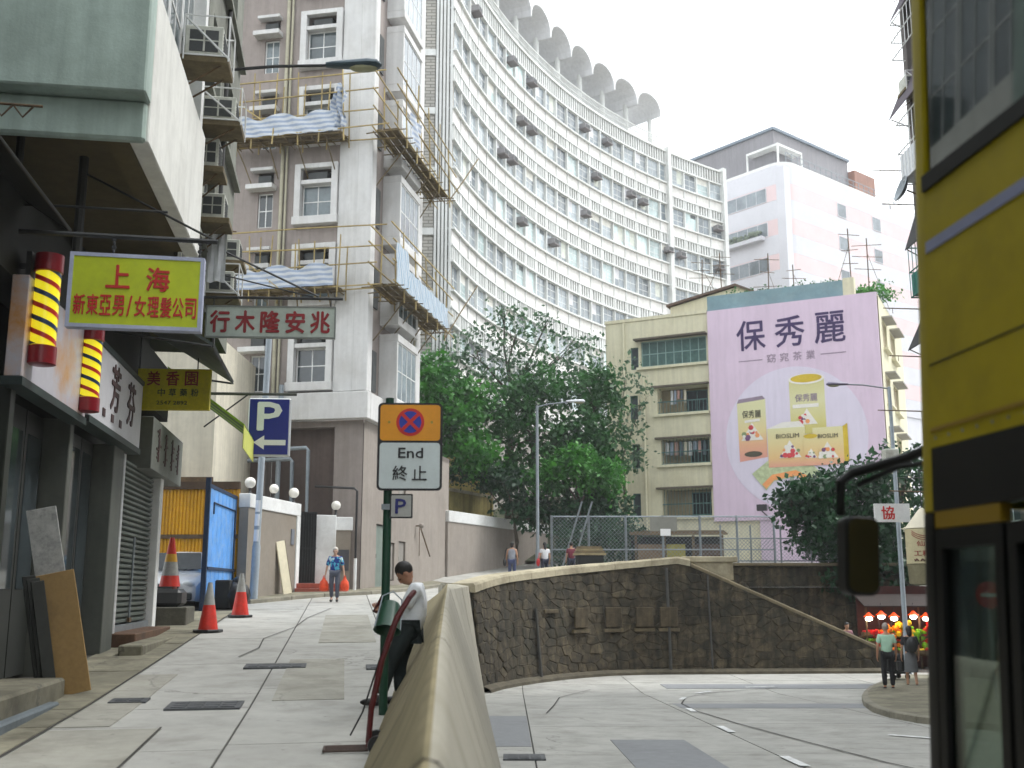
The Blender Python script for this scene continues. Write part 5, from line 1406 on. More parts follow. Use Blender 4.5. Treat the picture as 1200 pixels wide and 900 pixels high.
# wide boxes and the small tin, sachets
pic([(9.55, 8.15), (11.6, 8.15), (11.6, 10.3), (9.55, 10.3)], 8, G2, 'printed_box'); pic([(9.55, 10.3), (11.6, 10.3), (11.35, 10.62), (10.4, 10.62)], 8, M_prw, 'printed_box_top')
pic([(12.0, 8.15), (13.6, 8.15), (13.6, 10.2), (12.0, 10.2)], 8, G2, 'printed_box'); pic([(13.6, 8.15), (13.85, 8.3), (13.85, 10.35), (13.6, 10.2)], 8, mat('print ochre', (.5,.4,.1,1)), 'printed_box_side')
text('BIOSLIM', 1.25, .24, M_prd, AD, (10.65, -.24, 9.85), 0, .006); text('BIOSLIM', 1.05, .22, M_prd, AD, (12.8, -.24, 9.72), 0, .006)
fruit(10.75, 9.0, .6, 10, 5); fruit(12.75, 8.85, .55, 10, 6)
pic([(11.5, 8.15), (12.25, 8.15), (12.25, 9.75), (11.5, 9.75)], 14, G2, 'printed_tin'); pic([(11.88 + .37 * math.cos(t_ / 16 * 6.283), 9.75 + .13 * math.sin(t_ / 16 * 6.283)) for t_ in range(16)], 15, mat('print ochre', (.5,.4,.1,1)), 'printed_tin_lid'); fruit(11.88, 8.75, .32, 15, 9)
pic([(8.6, 7.85), (9.6, 8.6), (11.8, 8.3), (12.6, 7.5), (12.2, 6.9), (11.0, 7.6), (9.8, 7.4), (9.35, 6.9)], 6, mat('print sachet', srgb(176, 186, 146), .7, .2, 4), 'printed_sachet')
pic([(9.35, 7.0), (9.8, 7.45), (11.0, 7.65), (12.0, 7.1), (12.1, 7.35), (11.0, 7.95), (9.7, 7.75), (9.15, 7.25)], 7, mat('print orange', (.6,.3,.1,1)), 'printed_sachet_band')
fl = thing('advert_floodlight', 'small black floodlight on an arm at the foot of the advertisement', 'lamp', (5.7, 63, 0), YR)
MB().box(8.95, 9.5, -1.0, -.7, 5.75, 6.1).build('lamp_head', M_black, fl, bevel=.03)
MB().tube([(9.2, -.85, 5.75), (9.7, -.4, 5.2), (9.7, -.05, 5.1)], .035).build('arm', M_black, fl)

# roof aerials and roof plants
def aerial(base, h, seed, label):
    r_ = random.Random(seed); t = thing('roof_aerial', label, 'aerial', base, 0, 'roof aerials')
    MB().tube([(0, 0, 0), (r_.uniform(-.1, .1), 0, h)], .035, 5).build('mast', M_rust, t)
    b = MB()
    for k in range(3):
        z_ = h * (.55 + .18 * k); l_ = r_.uniform(.4, .9); b.tube([(-l_, 0, z_ + r_.uniform(-.1, .1)), (l_, 0, z_)], .02, 4)
    b.build('arms', M_rust, t)
    MB().tube([(0, 0, h * .8), (1.2 * r_.choice((-1, 1)), .3, 0)], .015, 4).build('guy', M_rust, t)
def YW(x, y): c, s = math.cos(YR), math.sin(YR); return (5.7 + x * c - y * s, 63 + x * s + y * c)
for i, (x_, y_, h_, lb) in enumerate(((5.2, 3, 2.6, 'left aerial on the cream roof, against the white facade'), (6.3, 3.5, 3.0, 'tall aerial on the brown roof slab'), (8.9, 4.5, 4.6, 'slim aerial behind the teal parapet, left'), (10.8, 3, 3.2, 'aerial above the middle of the teal parapet'), (14.2, 2, 4.6, 'crooked aerial at the right pier of the teal parapet'), (15.0, 3, 4.2, 'right-hand aerial beside the roof plants'))):
    X, Y_ = YW(x_, y_); aerial((X, Y_, 17.3 if x_ > 8 else 19.0), h_, i, lb)

# ================================================================ right-hand apartment block, seen along its facade
M_ra = mat('dull grey pink render', srgb(104, 98, 96), .9, .15, .6, .2, 25, dirt=srgb(96, 90, 84), dirt_amt=.5)
RA = thing('corner_tenement', 'old tenement at the right road corner with cages and awnings, half behind the bus', 'building', (13.75, 34, 0))
wh = []
for k in range(9):
    z0 = 3.4 + 2.75 * k
    for y0 in (-2.2, -5.0, -7.8, -10.6): wh.append((y0, y0 + 1.6, z0, z0 + 1.4))
rw = MB(); holed_wall(rw, -20, 0, 2.6, 29, wh, .25, lambda u, d, z: (d, u, z))
rw.quad((0, 0, 2.6), (8, 0, 2.6), (8, 0, 29), (0, 0, 29)); rw.build('wall', M_ra, RA)
MB().box(.3, 7.9, -19.9, -.1, -1.3, 28.9).build('room_block', M_shop, RA)
MB().box(-.02, .29, -20, 0, 2.4, 2.6).build('shop_lintel', M_ra, RA)
for y0 in (-.35, -4.2, -8.4, -12.6, -16.8): MB().box(-.03, .28, y0, y0 + .35, -1.2, 2.38).build('pillar', M_ra, RA)
for u0, u1, z0, z1 in wh: window(RA, .1, u0, z0, u1 - u0, z1 - z0, M_white, M_gwin, 3, 2, .05, rotz=math.pi / 2)
MB().box(-.25, .0, -.3, .05, 2.6, 29).build('corner_pier', M_ra, RA)
M_aw1 = mat('purple grey awning', srgb(58, 46, 58), .7, .2, 2); M_aw2 = mat('teal cage paint', srgb(34, 104, 92), .6, .2, 2); M_aw3 = mat('black awning sheet', srgb(22, 20, 22), .7, .2, 2)
G_aw = 'awnings on the corner tenement'
def awning(y0, y1, z0, z1, out, m, label):
    t = thing('window_awning', label, 'awning', (13.75, 34, 0), 0, G_aw)
    MB().prism([(-.02, z1), (-out, z0), (-out, z0 + .04), (-.02, z1 + .05)], y0, y1, 'y').build('sheet', m, t)
    for y_ in (y0 + .05, y1 - .05): MB().tube([(-.02, y_, z0 - .35), (-out + .05, y_, z0 + .03)], .02, 5).build('strut', M_rust, t)
awning(-3.2, -.1, 17.2, 19.3, .95, M_aw1, 'purple grey awning high on the corner tenement')
awning(-3.0, -.1, 20.8, 22.2, .7, M_aw1, 'topmost awning on the corner tenement')
awning(-3.0, -.1, 12.6, 14.6, .72, M_aw3, 'dark awning above the teal cage')
awning(-3.0, -.1, 9.2, 10.9, .85, M_aw3, 'black awning below the teal cage')
awning(-3.0, -.1, 7.6, 8.3, .5, M_aw3, 'lowest dark awning above the lamp arm on the corner tenement')
G_cg = 'window cages on the corner tenement'
def cage(y0, y1, z0, z1, out, m, label, fill=None):
    t = thing('window_cage', label, 'cage', (13.75, 34, 0), 0, G_cg)
    b = MB()
    for z_ in (z0, (z0 + z1) / 2, z1): b.tube([(0, y0, z_), (-out, y0, z_), (-out, y1, z_), (0, y1, z_)], .025, 5)
    b.build('rails', m, t)
    n = 8; v = MB()
    for i in range(n + 1):
        y_ = y0 + (y1 - y0) * i / n; v.cyl((-out, y_, z0), (-out, y_, z1), .014, n=4)
    for i in range(4): v.cyl((-out * i / 4, y0, z0), (-out * i / 4, y0, z1), .014, n=4)
    v.build('bars', m, t)
    if fill: MB().box(-out + .03, -.05, y0 + .05, y1 - .05, z0 + .02, z0 + (z1 - z0) * .45).build('panel', fill, t)
cage(-2.6, -.15, 19.4, 20.7, .7, M_white, 'white window cage high on the corner tenement')
cage(-2.4, -.2, 14.9, 17.0, .75, M_white, 'white framed window cage with washing on the corner tenement', M_cloth)
cage(-2.6, -.1, 11.0, 12.7, .62, M_aw2, 'teal green window cage on the corner tenement', M_aw2)
cage(-2.4, -.1, 5.4, 7.2, .55, M_black, 'dark window cage low on the corner tenement')
for (z_, lb) in ((18.0, 'air conditioner under the purple grey awning'), (5.6, 'air conditioner beside the lamp arm on the corner tenement'), (21.9, 'air conditioner at the top of the corner tenement')):
    ac_unit((13.1, 33.0, z_), 0, .6, .6, .45, lb, True, 'air conditioners on the corner tenement')
t = thing('satellite_dish', 'grey dish projecting from the corner tenement below the white cage', 'dish', (12.95, 33.4, 14.55), 0)
MB().lathe([(.02, -.06), (.18, -.04), (.35, .03), (.45, .12), (.43, .14), (.3, .06), (.02, -.02)], 16, M=Matrix.Rotation(R(-70), 4, 'Y')).build('dish', M_steel, t, smooth=True)
MB().tube([(.1, 0, -.02), (.8, 0, -.3)], .03).build('arm', M_rust, t)
for i, (z_, l_) in enumerate(((15.4, 1.6), (14.2, 1.3), (10.6, 1.5), (9.0, 1.4), (7.2, 1.9), (4.6, 1.7))):
    t = thing('drying_pole', '%s drying pole from the top on the corner tenement' % ORD[i], 'pole', (13.7, 33.9, z_), 0, 'drying poles on the corner tenement')
    MB().tube([(0, 0, 0), (-l_, .05, .06)], [.025, .018], 5).build('pole', M_rust, t)
    MB().tube([(-l_ * .8, .05, .05), (-l_ * .8, .05, -.12)], .01, 4).build('hook', M_rust, t)
# shop signs at pavement level, seen past and through the bus
M_rsign = mat('red shop sign', srgb(176, 22, 40), .4, .08, 2, emit=.12)
t = thing('red_shop_sign', 'red shop sign seen through the bus door', 'sign', (13.1, 27.0, 0))
MB().box(-.1, .1, -2.8, 0, 1.7, 3.2).build('panel', M_rsign, t); MB().box(-.12, .6, -2.85, .05, 3.21, 3.3).build('hood', M_black, t)
t = thing('shop_wall_lights', 'lit shop front strip below the red sign', 'lamp', (13.5, 26.9, 0))
MB().box(0, .08, -2.4, -.2, 1.45, 1.55).build('tube', mat('shop light', (1, .95, .8, 1), .5, 0, emit=3), t); MB().box(.08, .14, -2.5, -.1, 1.4, 1.6).build('housing', M_white, t)
# ================================================================ vegetation
def leaf_mat(name, c_dark, c_light):
    m = bpy.data.materials.new(name); m.use_nodes = True; t = m.node_tree; n = t.nodes; b = n['Principled BSDF']
    g_ = n.new('ShaderNodeNewGeometry'); cr = n.new('ShaderNodeMix'); cr.data_type = 'RGBA'
    cr.inputs[6].default_value = c_dark; cr.inputs[7].default_value = c_light
    nz = n.new('ShaderNodeTexNoise'); nz.inputs['Scale'].default_value = .8; nz.inputs['Detail'].default_value = 3
    t.links.new(g_.outputs['Position'], nz.inputs['Vector'])
    mm = n.new('ShaderNodeMath'); mm.operation = 'MULTIPLY_ADD'; mm.inputs[1].default_value = .55
    ad = n.new('ShaderNodeMapRange'); ad.inputs[1].default_value = .35; ad.inputs[2].default_value = .65; ad.inputs[3].default_value = 0; ad.inputs[4].default_value = .5
    t.links.new(nz.outputs[0], ad.inputs[0]); t.links.new(g_.outputs['Random Per Island'], mm.inputs[0]); t.links.new(ad.outputs[0], mm.inputs[2])
    t.links.new(mm.outputs[0], cr.inputs[0]); t.links.new(cr.outputs[2], b.inputs['Base Color'])
    b.inputs['Roughness'].default_value = .5
    tr = n.new('ShaderNodeBsdfTranslucent'); mx = n.new('ShaderNodeMixShader'); mx.inputs[0].default_value = .3
    t.links.new(cr.outputs[2], tr.inputs['Color']); t.links.new(b.outputs[0], mx.inputs[1]); t.links.new(tr.outputs[0], mx.inputs[2])
    t.links.new(mx.outputs[0], n['Material Output'].inputs[0])
    return m
LF_b = leaf_mat('bright broad leaf', (.006, .065, .010, 1), (.065, .27, .022, 1))
LF_m = leaf_mat('mid green leaf', (.004, .036, .010, 1), (.038, .16, .025, 1))
LF_d = leaf_mat('dark banyan leaf', (.003, .020, .008, 1), (.016, .085, .022, 1))
LF_g = leaf_mat('grey green feathery leaf', (.025, .075, .04, 1), (.10, .20, .09, 1))
M_bark = mat('bark', srgb(72, 64, 52), .95, .3, 4, .5, 20)
def leaves(blobs, size, rng, clump=.22, per=16):
    """blobs: (centre, radii, n leaves); leaves gather in clumps spread through the volume"""
    V = []
    for c, r, n in blobs:
        k = max(1, n // per)
        u = rng.normal(size=(k, 3)); u /= np.linalg.norm(u, axis=1)[:, None]
        cl = u * (rng.random(k) ** .42)[:, None] * np.array(r) + np.array(c)
        P = np.repeat(cl, per, 0) + rng.normal(size=(k * per, 3)) * clump * np.array([1, 1, .7])
        V.append(P)
    P = np.concatenate(V); n = len(P)
    d = rng.normal(size=(n, 3)); d[:, 2] -= .35; d /= np.linalg.norm(d, axis=1)[:, None]
    s = rng.normal(size=(n, 3)); s -= (s * d).sum(1)[:, None] * d; s /= np.linalg.norm(s, axis=1)[:, None]
    L = size * (.45 + 1.1 * rng.random(n) ** 1.6)[:, None]; W = L * .30
    q = np.stack([P, P + d * L * .5 + s * W, P + d * L, P + d * L * .5 - s * W], 1).reshape(-1, 3)
    return q, n
def leaf_object(name, q, n, m, parent):
    me = bpy.data.meshes.new(name)
    me.vertices.add(n * 4); me.vertices.foreach_set('co', q.astype(np.float32).ravel())
    me.loops.add(n * 4); me.loops.foreach_set('vertex_index', np.arange(n * 4, dtype=np.int32))
    me.polygons.add(n); me.polygons.foreach_set('loop_start', np.arange(n, dtype=np.int32) * 4)
    try: me.polygons.foreach_set('loop_total', np.full(n, 4, np.int32))
    except Exception: pass
    me.update(calc_edges=True); me.materials.append(m)
    return link(name, me, None, parent)
def tree(name, label, base, trunk_h, r0, blobs, m, size, seed, group=None, clump=.22, cat='tree', limbs=True):
    rng = np.random.default_rng(seed); rr = random.Random(seed)
    t = thing(name, label, cat, base, 0, group)
    b = Vector(base); fork = Vector((rr.uniform(-.2, .2), rr.uniform(-.2, .2), trunk_h))
    tk = MB().tube([(0, 0, -.3), (.05, 0, trunk_h * .3), (fork.x * .6, fork.y * .6, trunk_h * .7), fork], [r0 * 1.35, r0, r0 * .85, r0 * .7], 9)
    tk.build('trunk', M_bark, t, smooth=True)
    if limbs:
        for c, r, n in blobs:
            c_ = Vector(c) - b; mid = fork.lerp(c_, .5) + Vector((rr.uniform(-.3, .3), rr.uniform(-.3, .3), rr.uniform(.0, .5)))
            mb = MB().tube([fork, mid, c_], [r0 * .5, r0 * .3, r0 * .12], 6)
            for k in range(5):
                e = c_ + Vector((rr.uniform(-1, 1) * r[0], rr.uniform(-1, 1) * r[1], rr.uniform(-.6, 1) * r[2])) * .8
                mb.tube([mid.lerp(c_, .4 + .1 * k), (c_ + e) / 2 + Vector((0, 0, .1)), e], [r0 * .16, r0 * .1, r0 * .04], 4)
            mb.build('limb', M_bark, t, smooth=True)
    q, n = leaves(blobs, size, rng, clump)
    q = q - np.array(base)
    leaf_object('crown', q, n, m, t)
    return t
G_tr = 'trees on the slope below the curved block'
tree('street_tree', 'bright green broadleaf tree at the left of the slope, beside the tan tower', (-3.6, 53, 5), 4.5, .22,
     [((-4.2, 52, 11.6), (1.5, 1.3, 1.7), 2200), ((-3.0, 52, 9.4), (1.5, 1.3, 1.4), 2000), ((-2.0, 53, 11.0), (1.2, 1.2, 1.2), 1300), ((-4.4, 53, 8.2), (1.2, 1.2, 1.5), 1500), ((-1.8, 51.6, 8.0), (1.3, 1.0, 1.1), 1300)], LF_b, .30, 1, G_tr)
tree('street_tree', 'sparse feathery grey green tree rising highest against the curved block', (-.2, 57.5, 5), 7.0, .18,
     [((-2.2, 57, 14.2), (2.4, 1.2, 1.7), 620), ((.2, 57, 15.2), (2.2, 1.2, 1.5), 460), ((2.6, 57.5, 14.0), (2.4, 1.2, 1.8), 620), ((0, 57, 12.8), (2.8, 1.4, 1.5), 900), ((4.4, 58, 12.6), (1.5, 1.2, 1.6), 650), ((-.4, 57, 16.6), (.9, .6, .8), 110), ((-3.6, 57, 13.0), (1.0, 1.0, 1.3), 400), ((1.9, 57, 16.0), (.7, .6, .6), 80)], LF_g, .26, 2, G_tr, clump=.30)
tree('street_tree', 'mid green tree filling the middle of the slope behind the lamp post', (1.2, 54.5, 5), 4.2, .2,
     [((0, 54, 10.2), (1.8, 1.3, 1.6), 2000), ((1.6, 54.5, 11.6), (1.7, 1.3, 1.5), 1700), ((-.4, 54, 7.4), (1.6, 1.2, 1.4), 1600), ((2.4, 54, 8.6), (1.6, 1.3, 1.6), 1800)], LF_m, .28, 3, G_tr)
tree('street_tree', 'dark green tree at the right of the slope, against the cream walk up', (4.0, 55, 4.5), 3.8, .2,
     [((4.4, 55, 11.4), (1.5, 1.2, 1.8), 1700), ((3.6, 54, 9.0), (1.6, 1.2, 1.6), 1700), ((5.0, 55.5, 8.6), (1.2, 1.2, 2.0), 1500), ((4.2, 54, 6.4), (1.7, 1.2, 1.3), 1600)], LF_m, .28, 4, G_tr)
tree('street_tree', 'low bright green tree above the fence at the right foot of the slope', (3.2, 52.5, 3.5), 2.2, .12,
     [((3.0, 52.3, 7.6), (1.4, .9, 1.0), 1500), ((4.4, 52.5, 7.0), (1.2, .9, 1.1), 1200), ((1.6, 52.3, 6.9), (1.1, .9, .9), 1000)], LF_b, .26, 6, G_tr)
tree('shrub', 'dark shrubs hanging over the terrace walls', (.2, 52.5, 3.4), 1.4, .1,
     [((-.6, 52.2, 6.9), (1.4, .7, .7), 900), ((.6, 52.5, 5.6), (1.4, .9, 1.0), 1200), ((2.2, 52.8, 5.2), (1.5, .9, 1.2), 1300), ((4.6, 53, 5.0), (1.6, .9, 1.2), 1300), ((-2.6, 52.2, 7.2), (1.0, .6, .5), 500)], LF_d, .24, 7, None, cat='shrub')
tree('shrub', 'dark hedge growing behind the left half of the chain link fence', (3.6, 49.6, 2.2), 1.0, .08,
     [((2.6, 49.6, 3.3), (1.0, .5, 1.2), 800), ((4.0, 49.8, 3.6), (1.1, .5, 1.3), 900), ((5.2, 50.2, 4.0), (.9, .5, 1.1), 600)], LF_d, .22, 17, None, cat='shrub')
tree('slender_tree', 'thin straggling tree in front of the cream walk up', (6.4, 60, 3), 6.0, .1,
     [((6.5, 59.8, 13.4), (1.1, .8, 1.4), 130), ((6.2, 59.8, 11.0), (1.2, .8, 1.5), 210), ((6.9, 59.8, 9.0), (1.0, .8, 1.3), 150), ((7.4, 59.8, 12.0), (.9, .6, 1.2), 70)], LF_g, .30, 8, None, clump=.35)
tree('banyan_tree', 'dark banyan growing from the stone wall in front of the pink advertisement', (13.0, 42.3, 0.0), 2.6, .38,
     [((11.6, 41.6, 5.0), (1.4, 1.2, .95), 1900), ((13.2, 41.8, 5.4), (1.5, 1.2, 1.1), 2300), ((12.2, 41.3, 3.7), (1.6, 1.2, 1.0), 2100), ((14.2, 42, 4.2), (1.6, 1.2, 1.3), 2100), ((14.8, 42.3, 6.1), (.9, .9, .7), 500), ((10.8, 41.3, 4.6), (.8, .7, .5), 420), ((13.0, 41.5, 2.2), (1.5, 1.0, 1.1), 1700), ((14.6, 41.9, 2.0), (1.4, 1.0, 1.2), 1500)], LF_d, .24, 9, None, clump=.17)
tree('banyan_tree', 'dense dark tree filling the corner behind the fruit stall', (15.8, 45.5, -.8), 3.0, .3,
     [((14.6, 45, 2.2), (1.8, 1.3, 1.6), 1800), ((16.4, 45, 3.2), (1.8, 1.3, 2.0), 1800), ((17, 46, 6.2), (1.8, 1.3, 1.8), 1600), ((13.6, 45.2, .6), (1.4, 1.0, 1.2), 1100)], LF_d, .26, 10)
X_, Y__ = YW(15.0, 3.0)
tree('roof_plants', 'green plants growing on the roof behind the advertisement', (X_, Y__, 17.3), .6, .05, [((X_, Y__, 18.2), (1.4, 1, .6), 800), ((X_ - 1, Y__, 18.0), (1, .8, .4), 400)], LF_b, .22, 12, None, cat='plant')
for i, x_ in enumerate((7.6, 8.6, 9.4, 10.6, 11.6, 12.4, 13.2)):
    X_, Y__ = YW(x_, 1.0)
    t = thing('potted_plant', '%s potted plant from the left behind the teal roof parapet' % ORD[i], 'plant', (X_, Y__, 18.0), 0, 'potted plants on the cream roof')
    MB().lathe([(.13, 0), (.18, .3), (.16, .3)], 10).build('pot', mat('clay pot', srgb(120, 84, 74), .8, .2, 4), t)
    q, n = leaves([((0, 0, .55), (.35, .3, .3), 64)], .16, np.random.default_rng(i), .1, 8); leaf_object('foliage', q, n, LF_m, t)
# ================================================================ street furniture
M_postg = mat('dark green post paint', srgb(20, 62, 44), .45, .15, 3)
M_orange = mat('orange sign film', srgb(226, 150, 14), .4, .05, 3)
M_signw = mat('pale grey sign film', srgb(206, 216, 216), .4, .04, 3)
M_blk = mat('black sign ink', (.012, .012, .014, 1), .5, .1)
M_ringr = mat('red sign film', srgb(204, 36, 28), .4, .05); M_ringb = mat('blue sign film', srgb(30, 52, 160), .4, .05)
def rrect(x0, x1, z0, z1, r, n=5):
    P = []
    for cx_, cz, a0 in ((x1 - r, z1 - r, 0), (x0 + r, z1 - r, 90), (x0 + r, z0 + r, 180), (x1 - r, z0 + r, 270)):
        for i in range(n + 1):
            a = R(a0 + 90 * i / n); P.append((cx_ + r * math.cos(a), cz + r * math.sin(a)))
    return P
gz = z_up(11.35)
S = thing('no_stopping_sign', 'orange and white no stopping End sign on a green post by the parapet', 'sign', (-1.32, 11.35, gz), R(2))
MB().cyl((0, 0, -.1), (0, 0, 3.30), .045, n=12).build('post', M_postg, S, smooth=True)
zt_, zb_ = 3.56 - gz, 2.62 - gz
MB().prism(rrect(-.115, .575, zb_, zt_, .05), -.075, -.055, 'y').build('backing', M_blk, S)
zm = zt_ - .42
MB().prism(rrect(-.09, .55, zm + .012, zt_ - .022, .035), -.080, -.074, 'y').build('upper_panel', M_orange, S)
MB().prism(rrect(-.09, .55, zb_ + .022, zm - .012, .035), -.080, -.074, 'y').build('lower_panel', M_signw, S)
cz, cx_ = (zm + zt_) / 2, .23
disc = lambda r: [(cx_ + r * math.cos(2 * math.pi * i / 32), cz + r * math.sin(2 * math.pi * i / 32)) for i in range(32)]
MB().prism(disc(.150), -.085, -.079, 'y').build('red_disc', M_ringr, S)
MB().prism(disc(.118), -.090, -.084, 'y').build('blue_disc', M_ringb, S)
for a in (45, -45):
    MB().box(-.118, .118, -.094 - (.001 if a > 0 else 0), -.089, -.018, .018, Matrix.Translation((cx_, 0, cz)) @ Matrix.Rotation(R(a), 4, 'Y')).build('red_bar', M_ringr, S)
text('End', .26, .105, M_blk, S, (.24, -.083, zm - .12), 0, .02, .003)
text('終', .155, .155, M_blk, S, (.13, -.083, zm - .335), 0, .008, .003); text('止', .155, .15, M_blk, S, (.335, -.083, zm - .335), 0, .008, .003)
for x_ in (.005, .46): MB().cyl((x_, -.088, cz), (x_, -.079, cz), .014, n=8).build('bolt', mat('brass bolt', (.35, .27, .05, 1), .4, .1, metal=.8), S)
MB().prism(rrect(.03, .27, 2.33 - gz, 2.585 - gz, .01), -.07, -.052, 'y').build('small_plate', M_blk, S)
MB().prism(rrect(.045, .255, 2.345 - gz, 2.57 - gz, .01), -.075, -.069, 'y').build('small_panel', mat('dull sign film', srgb(168, 168, 164), .5, .1, 3), S)
text('P', .11, .15, mat('navy ink', srgb(30, 34, 110), .5, .1), S, (.145, -.078, 2.455 - gz), 0, .02, .003)
for z_ in (3.3 - gz, 2.8 - gz, 2.45 - gz): MB().box(-.06, .06, -.056, .06, z_ - .03, z_ + .03).build('clamp', M_steel, S)

# hand trolley and the green hood on it
M_mar = mat('maroon paint', srgb(84, 18, 22), .45, .25, 6, dirt=srgb(60, 40, 34), dirt_amt=.5, dirt_scale=8)
gz2 = z_up(9.3)
T = thing('hand_trolley', 'maroon hand trolley standing against the green sign post', 'trolley', (-1.20, 9.3, gz2), R(-82))
for x_ in (-.13, .13):
    MB().tube([(x_, 0, .06), (x_, .02, .35), (x_ * .95, .10, .75), (x_ * .7, .22, 1.1), (x_ * .5, .32, 1.26)], .022, 8).build('side_tube', M_mar, T, smooth=True)
MB().tube([(-.07, .32, 1.26), (-.04, .36, 1.31), (.04, .36, 1.31), (.07, .32, 1.26)], .022, 8).build('handle', M_mar, T, smooth=True)
for z_, y_ in ((.2, .01), (.55, .06), (.9, .15)): MB().tube([(-.125, y_, z_), (.125, y_, z_)], .014, 6).build('cross_bar', M_mar, T)
fk = MB()
for x_ in (-.13, -.045, .045, .13): fk.tube([(x_, 0, .035), (x_ - .02, -.36, .03)], .012, 6)
fk.tube([(-.15, -.36, .03), (.12, -.36, .03)], .012, 6); fk.build('toe_fork', mat('rusty fork', srgb(66, 50, 42), .7, .25, 5), T)
for x_ in (-.19, .19):
    wh_ = MB().lathe([(.03, -.03), (.075, -.03), (.08, 0), (.075, .03), (.03, .03)], 14, M=Matrix.Translation((x_, .07, .08)) @ Matrix.Rotation(math.pi / 2, 4, 'Y')).build('wheel', M_black, T, smooth=True)
    MB().cyl((x_ - .035, .07, .08), (x_ + .035, .07, .08), .03, n=10).build('hub', M_steel, wh_)
MB().tube([(.0, .3, 1.2), (-.1, .1, .8), (-.22, -.05, .3), (-.3, -.15, .1)], .008, 5).build('strap', M_black, T)
H = thing('green_bucket', 'upturned green plastic bucket hanging on the sign post above the trolley', 'bucket', (-1.22, 10.9, 1.36), R(15))
H.rotation_euler = (R(-25), R(12), R(15))
MB().lathe([(.02, .27), (.075, .27), (.10, .24), (.125, .0), (.14, -.03), (.12, .0), (.09, .22)], 18, (0, 0, -.16)).build('shell', mat('green plastic', srgb(10, 62, 42), .4, .12, 4), H, smooth=True)
MB().tube([(-.13, 0, -.17), (-.1, 0, .17), (0, 0, .24), (.1, 0, .17), (.13, 0, -.17)], .008, 5).build('handle', M_steel, H)

# street lamps
def lamp_head(t, p, yaw, L_, mh, name='lamp_head'):
    M = Matrix.Translation(p) @ Matrix.Rotation(yaw, 4, 'Z')
    mb = MB()
    secs = [(0, .05, .05), (.12, .075, .065), (.45, .11, .085), (.75, .145, .10), (.93, .12, .085), (1.0, .03, .03)]
    rows_ = []
    for f_, hw, hh in secs: rows_.append([(f_ * L_, hw * math.cos(a) * L_ / .85, hh * math.sin(a) * (1.0 if math.sin(a) > 0 else .55) * L_ / .85) for a in np.linspace(0, 2 * math.pi, 15)])
    mb.add([M @ Vector(v) for r_ in rows_ for v in r_], [(i*15+j, i*15+j+1, (i+1)*15+j+1, (i+1)*15+j) for i in range(len(secs)-1) for j in range(14)])
    h = mb.build(name, mh, t, smooth=True, weld=True)
    MB().ball((.68 * L_, 0, -.045 * L_ / .85), (.22 * L_ / .85, .10 * L_ / .85, .06 * L_ / .85), 12, 8, M).build('lamp_glass', mat('lamp diffuser', srgb(150, 150, 120), .2, .1), h, smooth=True)
LA = thing('street_lamp', 'dark cobra head street lamp reaching out from the left tenement high up', 'street lamp', (-2.9, 17.0, 10.45))
MB().tube([(-2.3, .3, .05), (-1.2, .15, .06), (-.2, 0, .0)], [.03, .028, .026], 8).build('arm', M_black, LA, smooth=True)
MB().box(-2.45, -2.28, .2, .4, -.2, .25).build('wall_bracket', M_black, LA)
lamp_head(LA, (-.3, 0, 0), 0, .95, mat('dark lamp casing', srgb(40, 62, 72), .35, .15, 3))
LB = thing('street_lamp', 'slim grey lamp post with short arm in front of the trees', 'street lamp', (1.12, 47, z_up(47)))
MB().lathe([(.11, 0), (.11, 1.2), (.075, 1.3), (.06, 7.6), (.02, 7.62)], 12).build('post', M_steel, LB, smooth=True)
MB().tube([(0, 0, 7.55), (.5, 0, 7.68), (1.4, 0, 7.78)], .03, 8).build('arm', M_steel, LB, smooth=True)
lamp_head(LB, (1.3, 0, 7.8), 0, .85, mat('grey lamp casing', srgb(196, 200, 204), .4, .1))
LCc = thing('street_lamp', 'lamp post at the road corner with its arm reaching left across the advertisement', 'street lamp', (12.95, 36, -1.2))
MB().lathe([(.12, 0), (.12, 1.2), (.08, 1.3), (.06, 9.6), (.02, 9.62)], 12).build('post', M_pipe, LCc, smooth=True)
MB().tube([(0, 0, 9.55), (-.9, 0, 9.68), (-1.5, 0, 9.7)], .025, 8).build('arm', M_steel, LCc, smooth=True)
lamp_head(LCc, (-1.4, 0, 9.7), math.pi, .75, mat('violet grey casing', srgb(96, 90, 112), .4, .1))
MB().box(-.35, .12, -.2, .2, 7.05, 7.45).build('control_box', M_ac, LCc, bevel=.02)

# chain link fence on the upper street, timber shelter behind it
FX0, FX1, FY = 1.75, 11.6, 47.6
FE = thing('chain_link_fence', 'tall grey chain link fence along the upper street in front of the cream walk up', 'fence', (0, FY, 0), 0)
zb0, zt0 = 2.1, 4.75
for i in range(7):
    x_ = FX0 + (FX1 - FX0) * i / 6; MB().cyl((x_, 0, zb0 - .5), (x_, 0, zt0 + .05), .055, n=8).build('post', M_steel, FE, smooth=True)
for z_ in (zb0 + .05, 3.3, zt0): MB().tube([(FX0, 0, z_), (FX1, 0, z_)], .035, 6).build('rail', M_steel, FE)
mh = MB(); sp_ = .17; H_ = zt0 - zb0 - .05
x_ = FX0 - H_
while x_ < FX1:
    a0, a1 = max(x_, FX0), min(x_ + H_, FX1)
    mh.cyl((a0, -.05, zb0 + .05 + (a0 - x_)), (a1, -.05, zb0 + .05 + (a1 - x_)), .007, n=3, cap=False)
    mh.cyl((a0, -.06, zb0 + .05 + H_ - (a0 - x_)), (a1, -.06, zb0 + .05 + H_ - (a1 - x_)), .007, n=3, cap=False)
    x_ += sp_
stuff(mh.build('wire_mesh', M_steel, FE))
MB().box(6.1, 7.3, -.12, -.08, 4.1, 4.75).build('notice_board', mat('grey notice', srgb(128, 128, 120), .7, .1), FE)
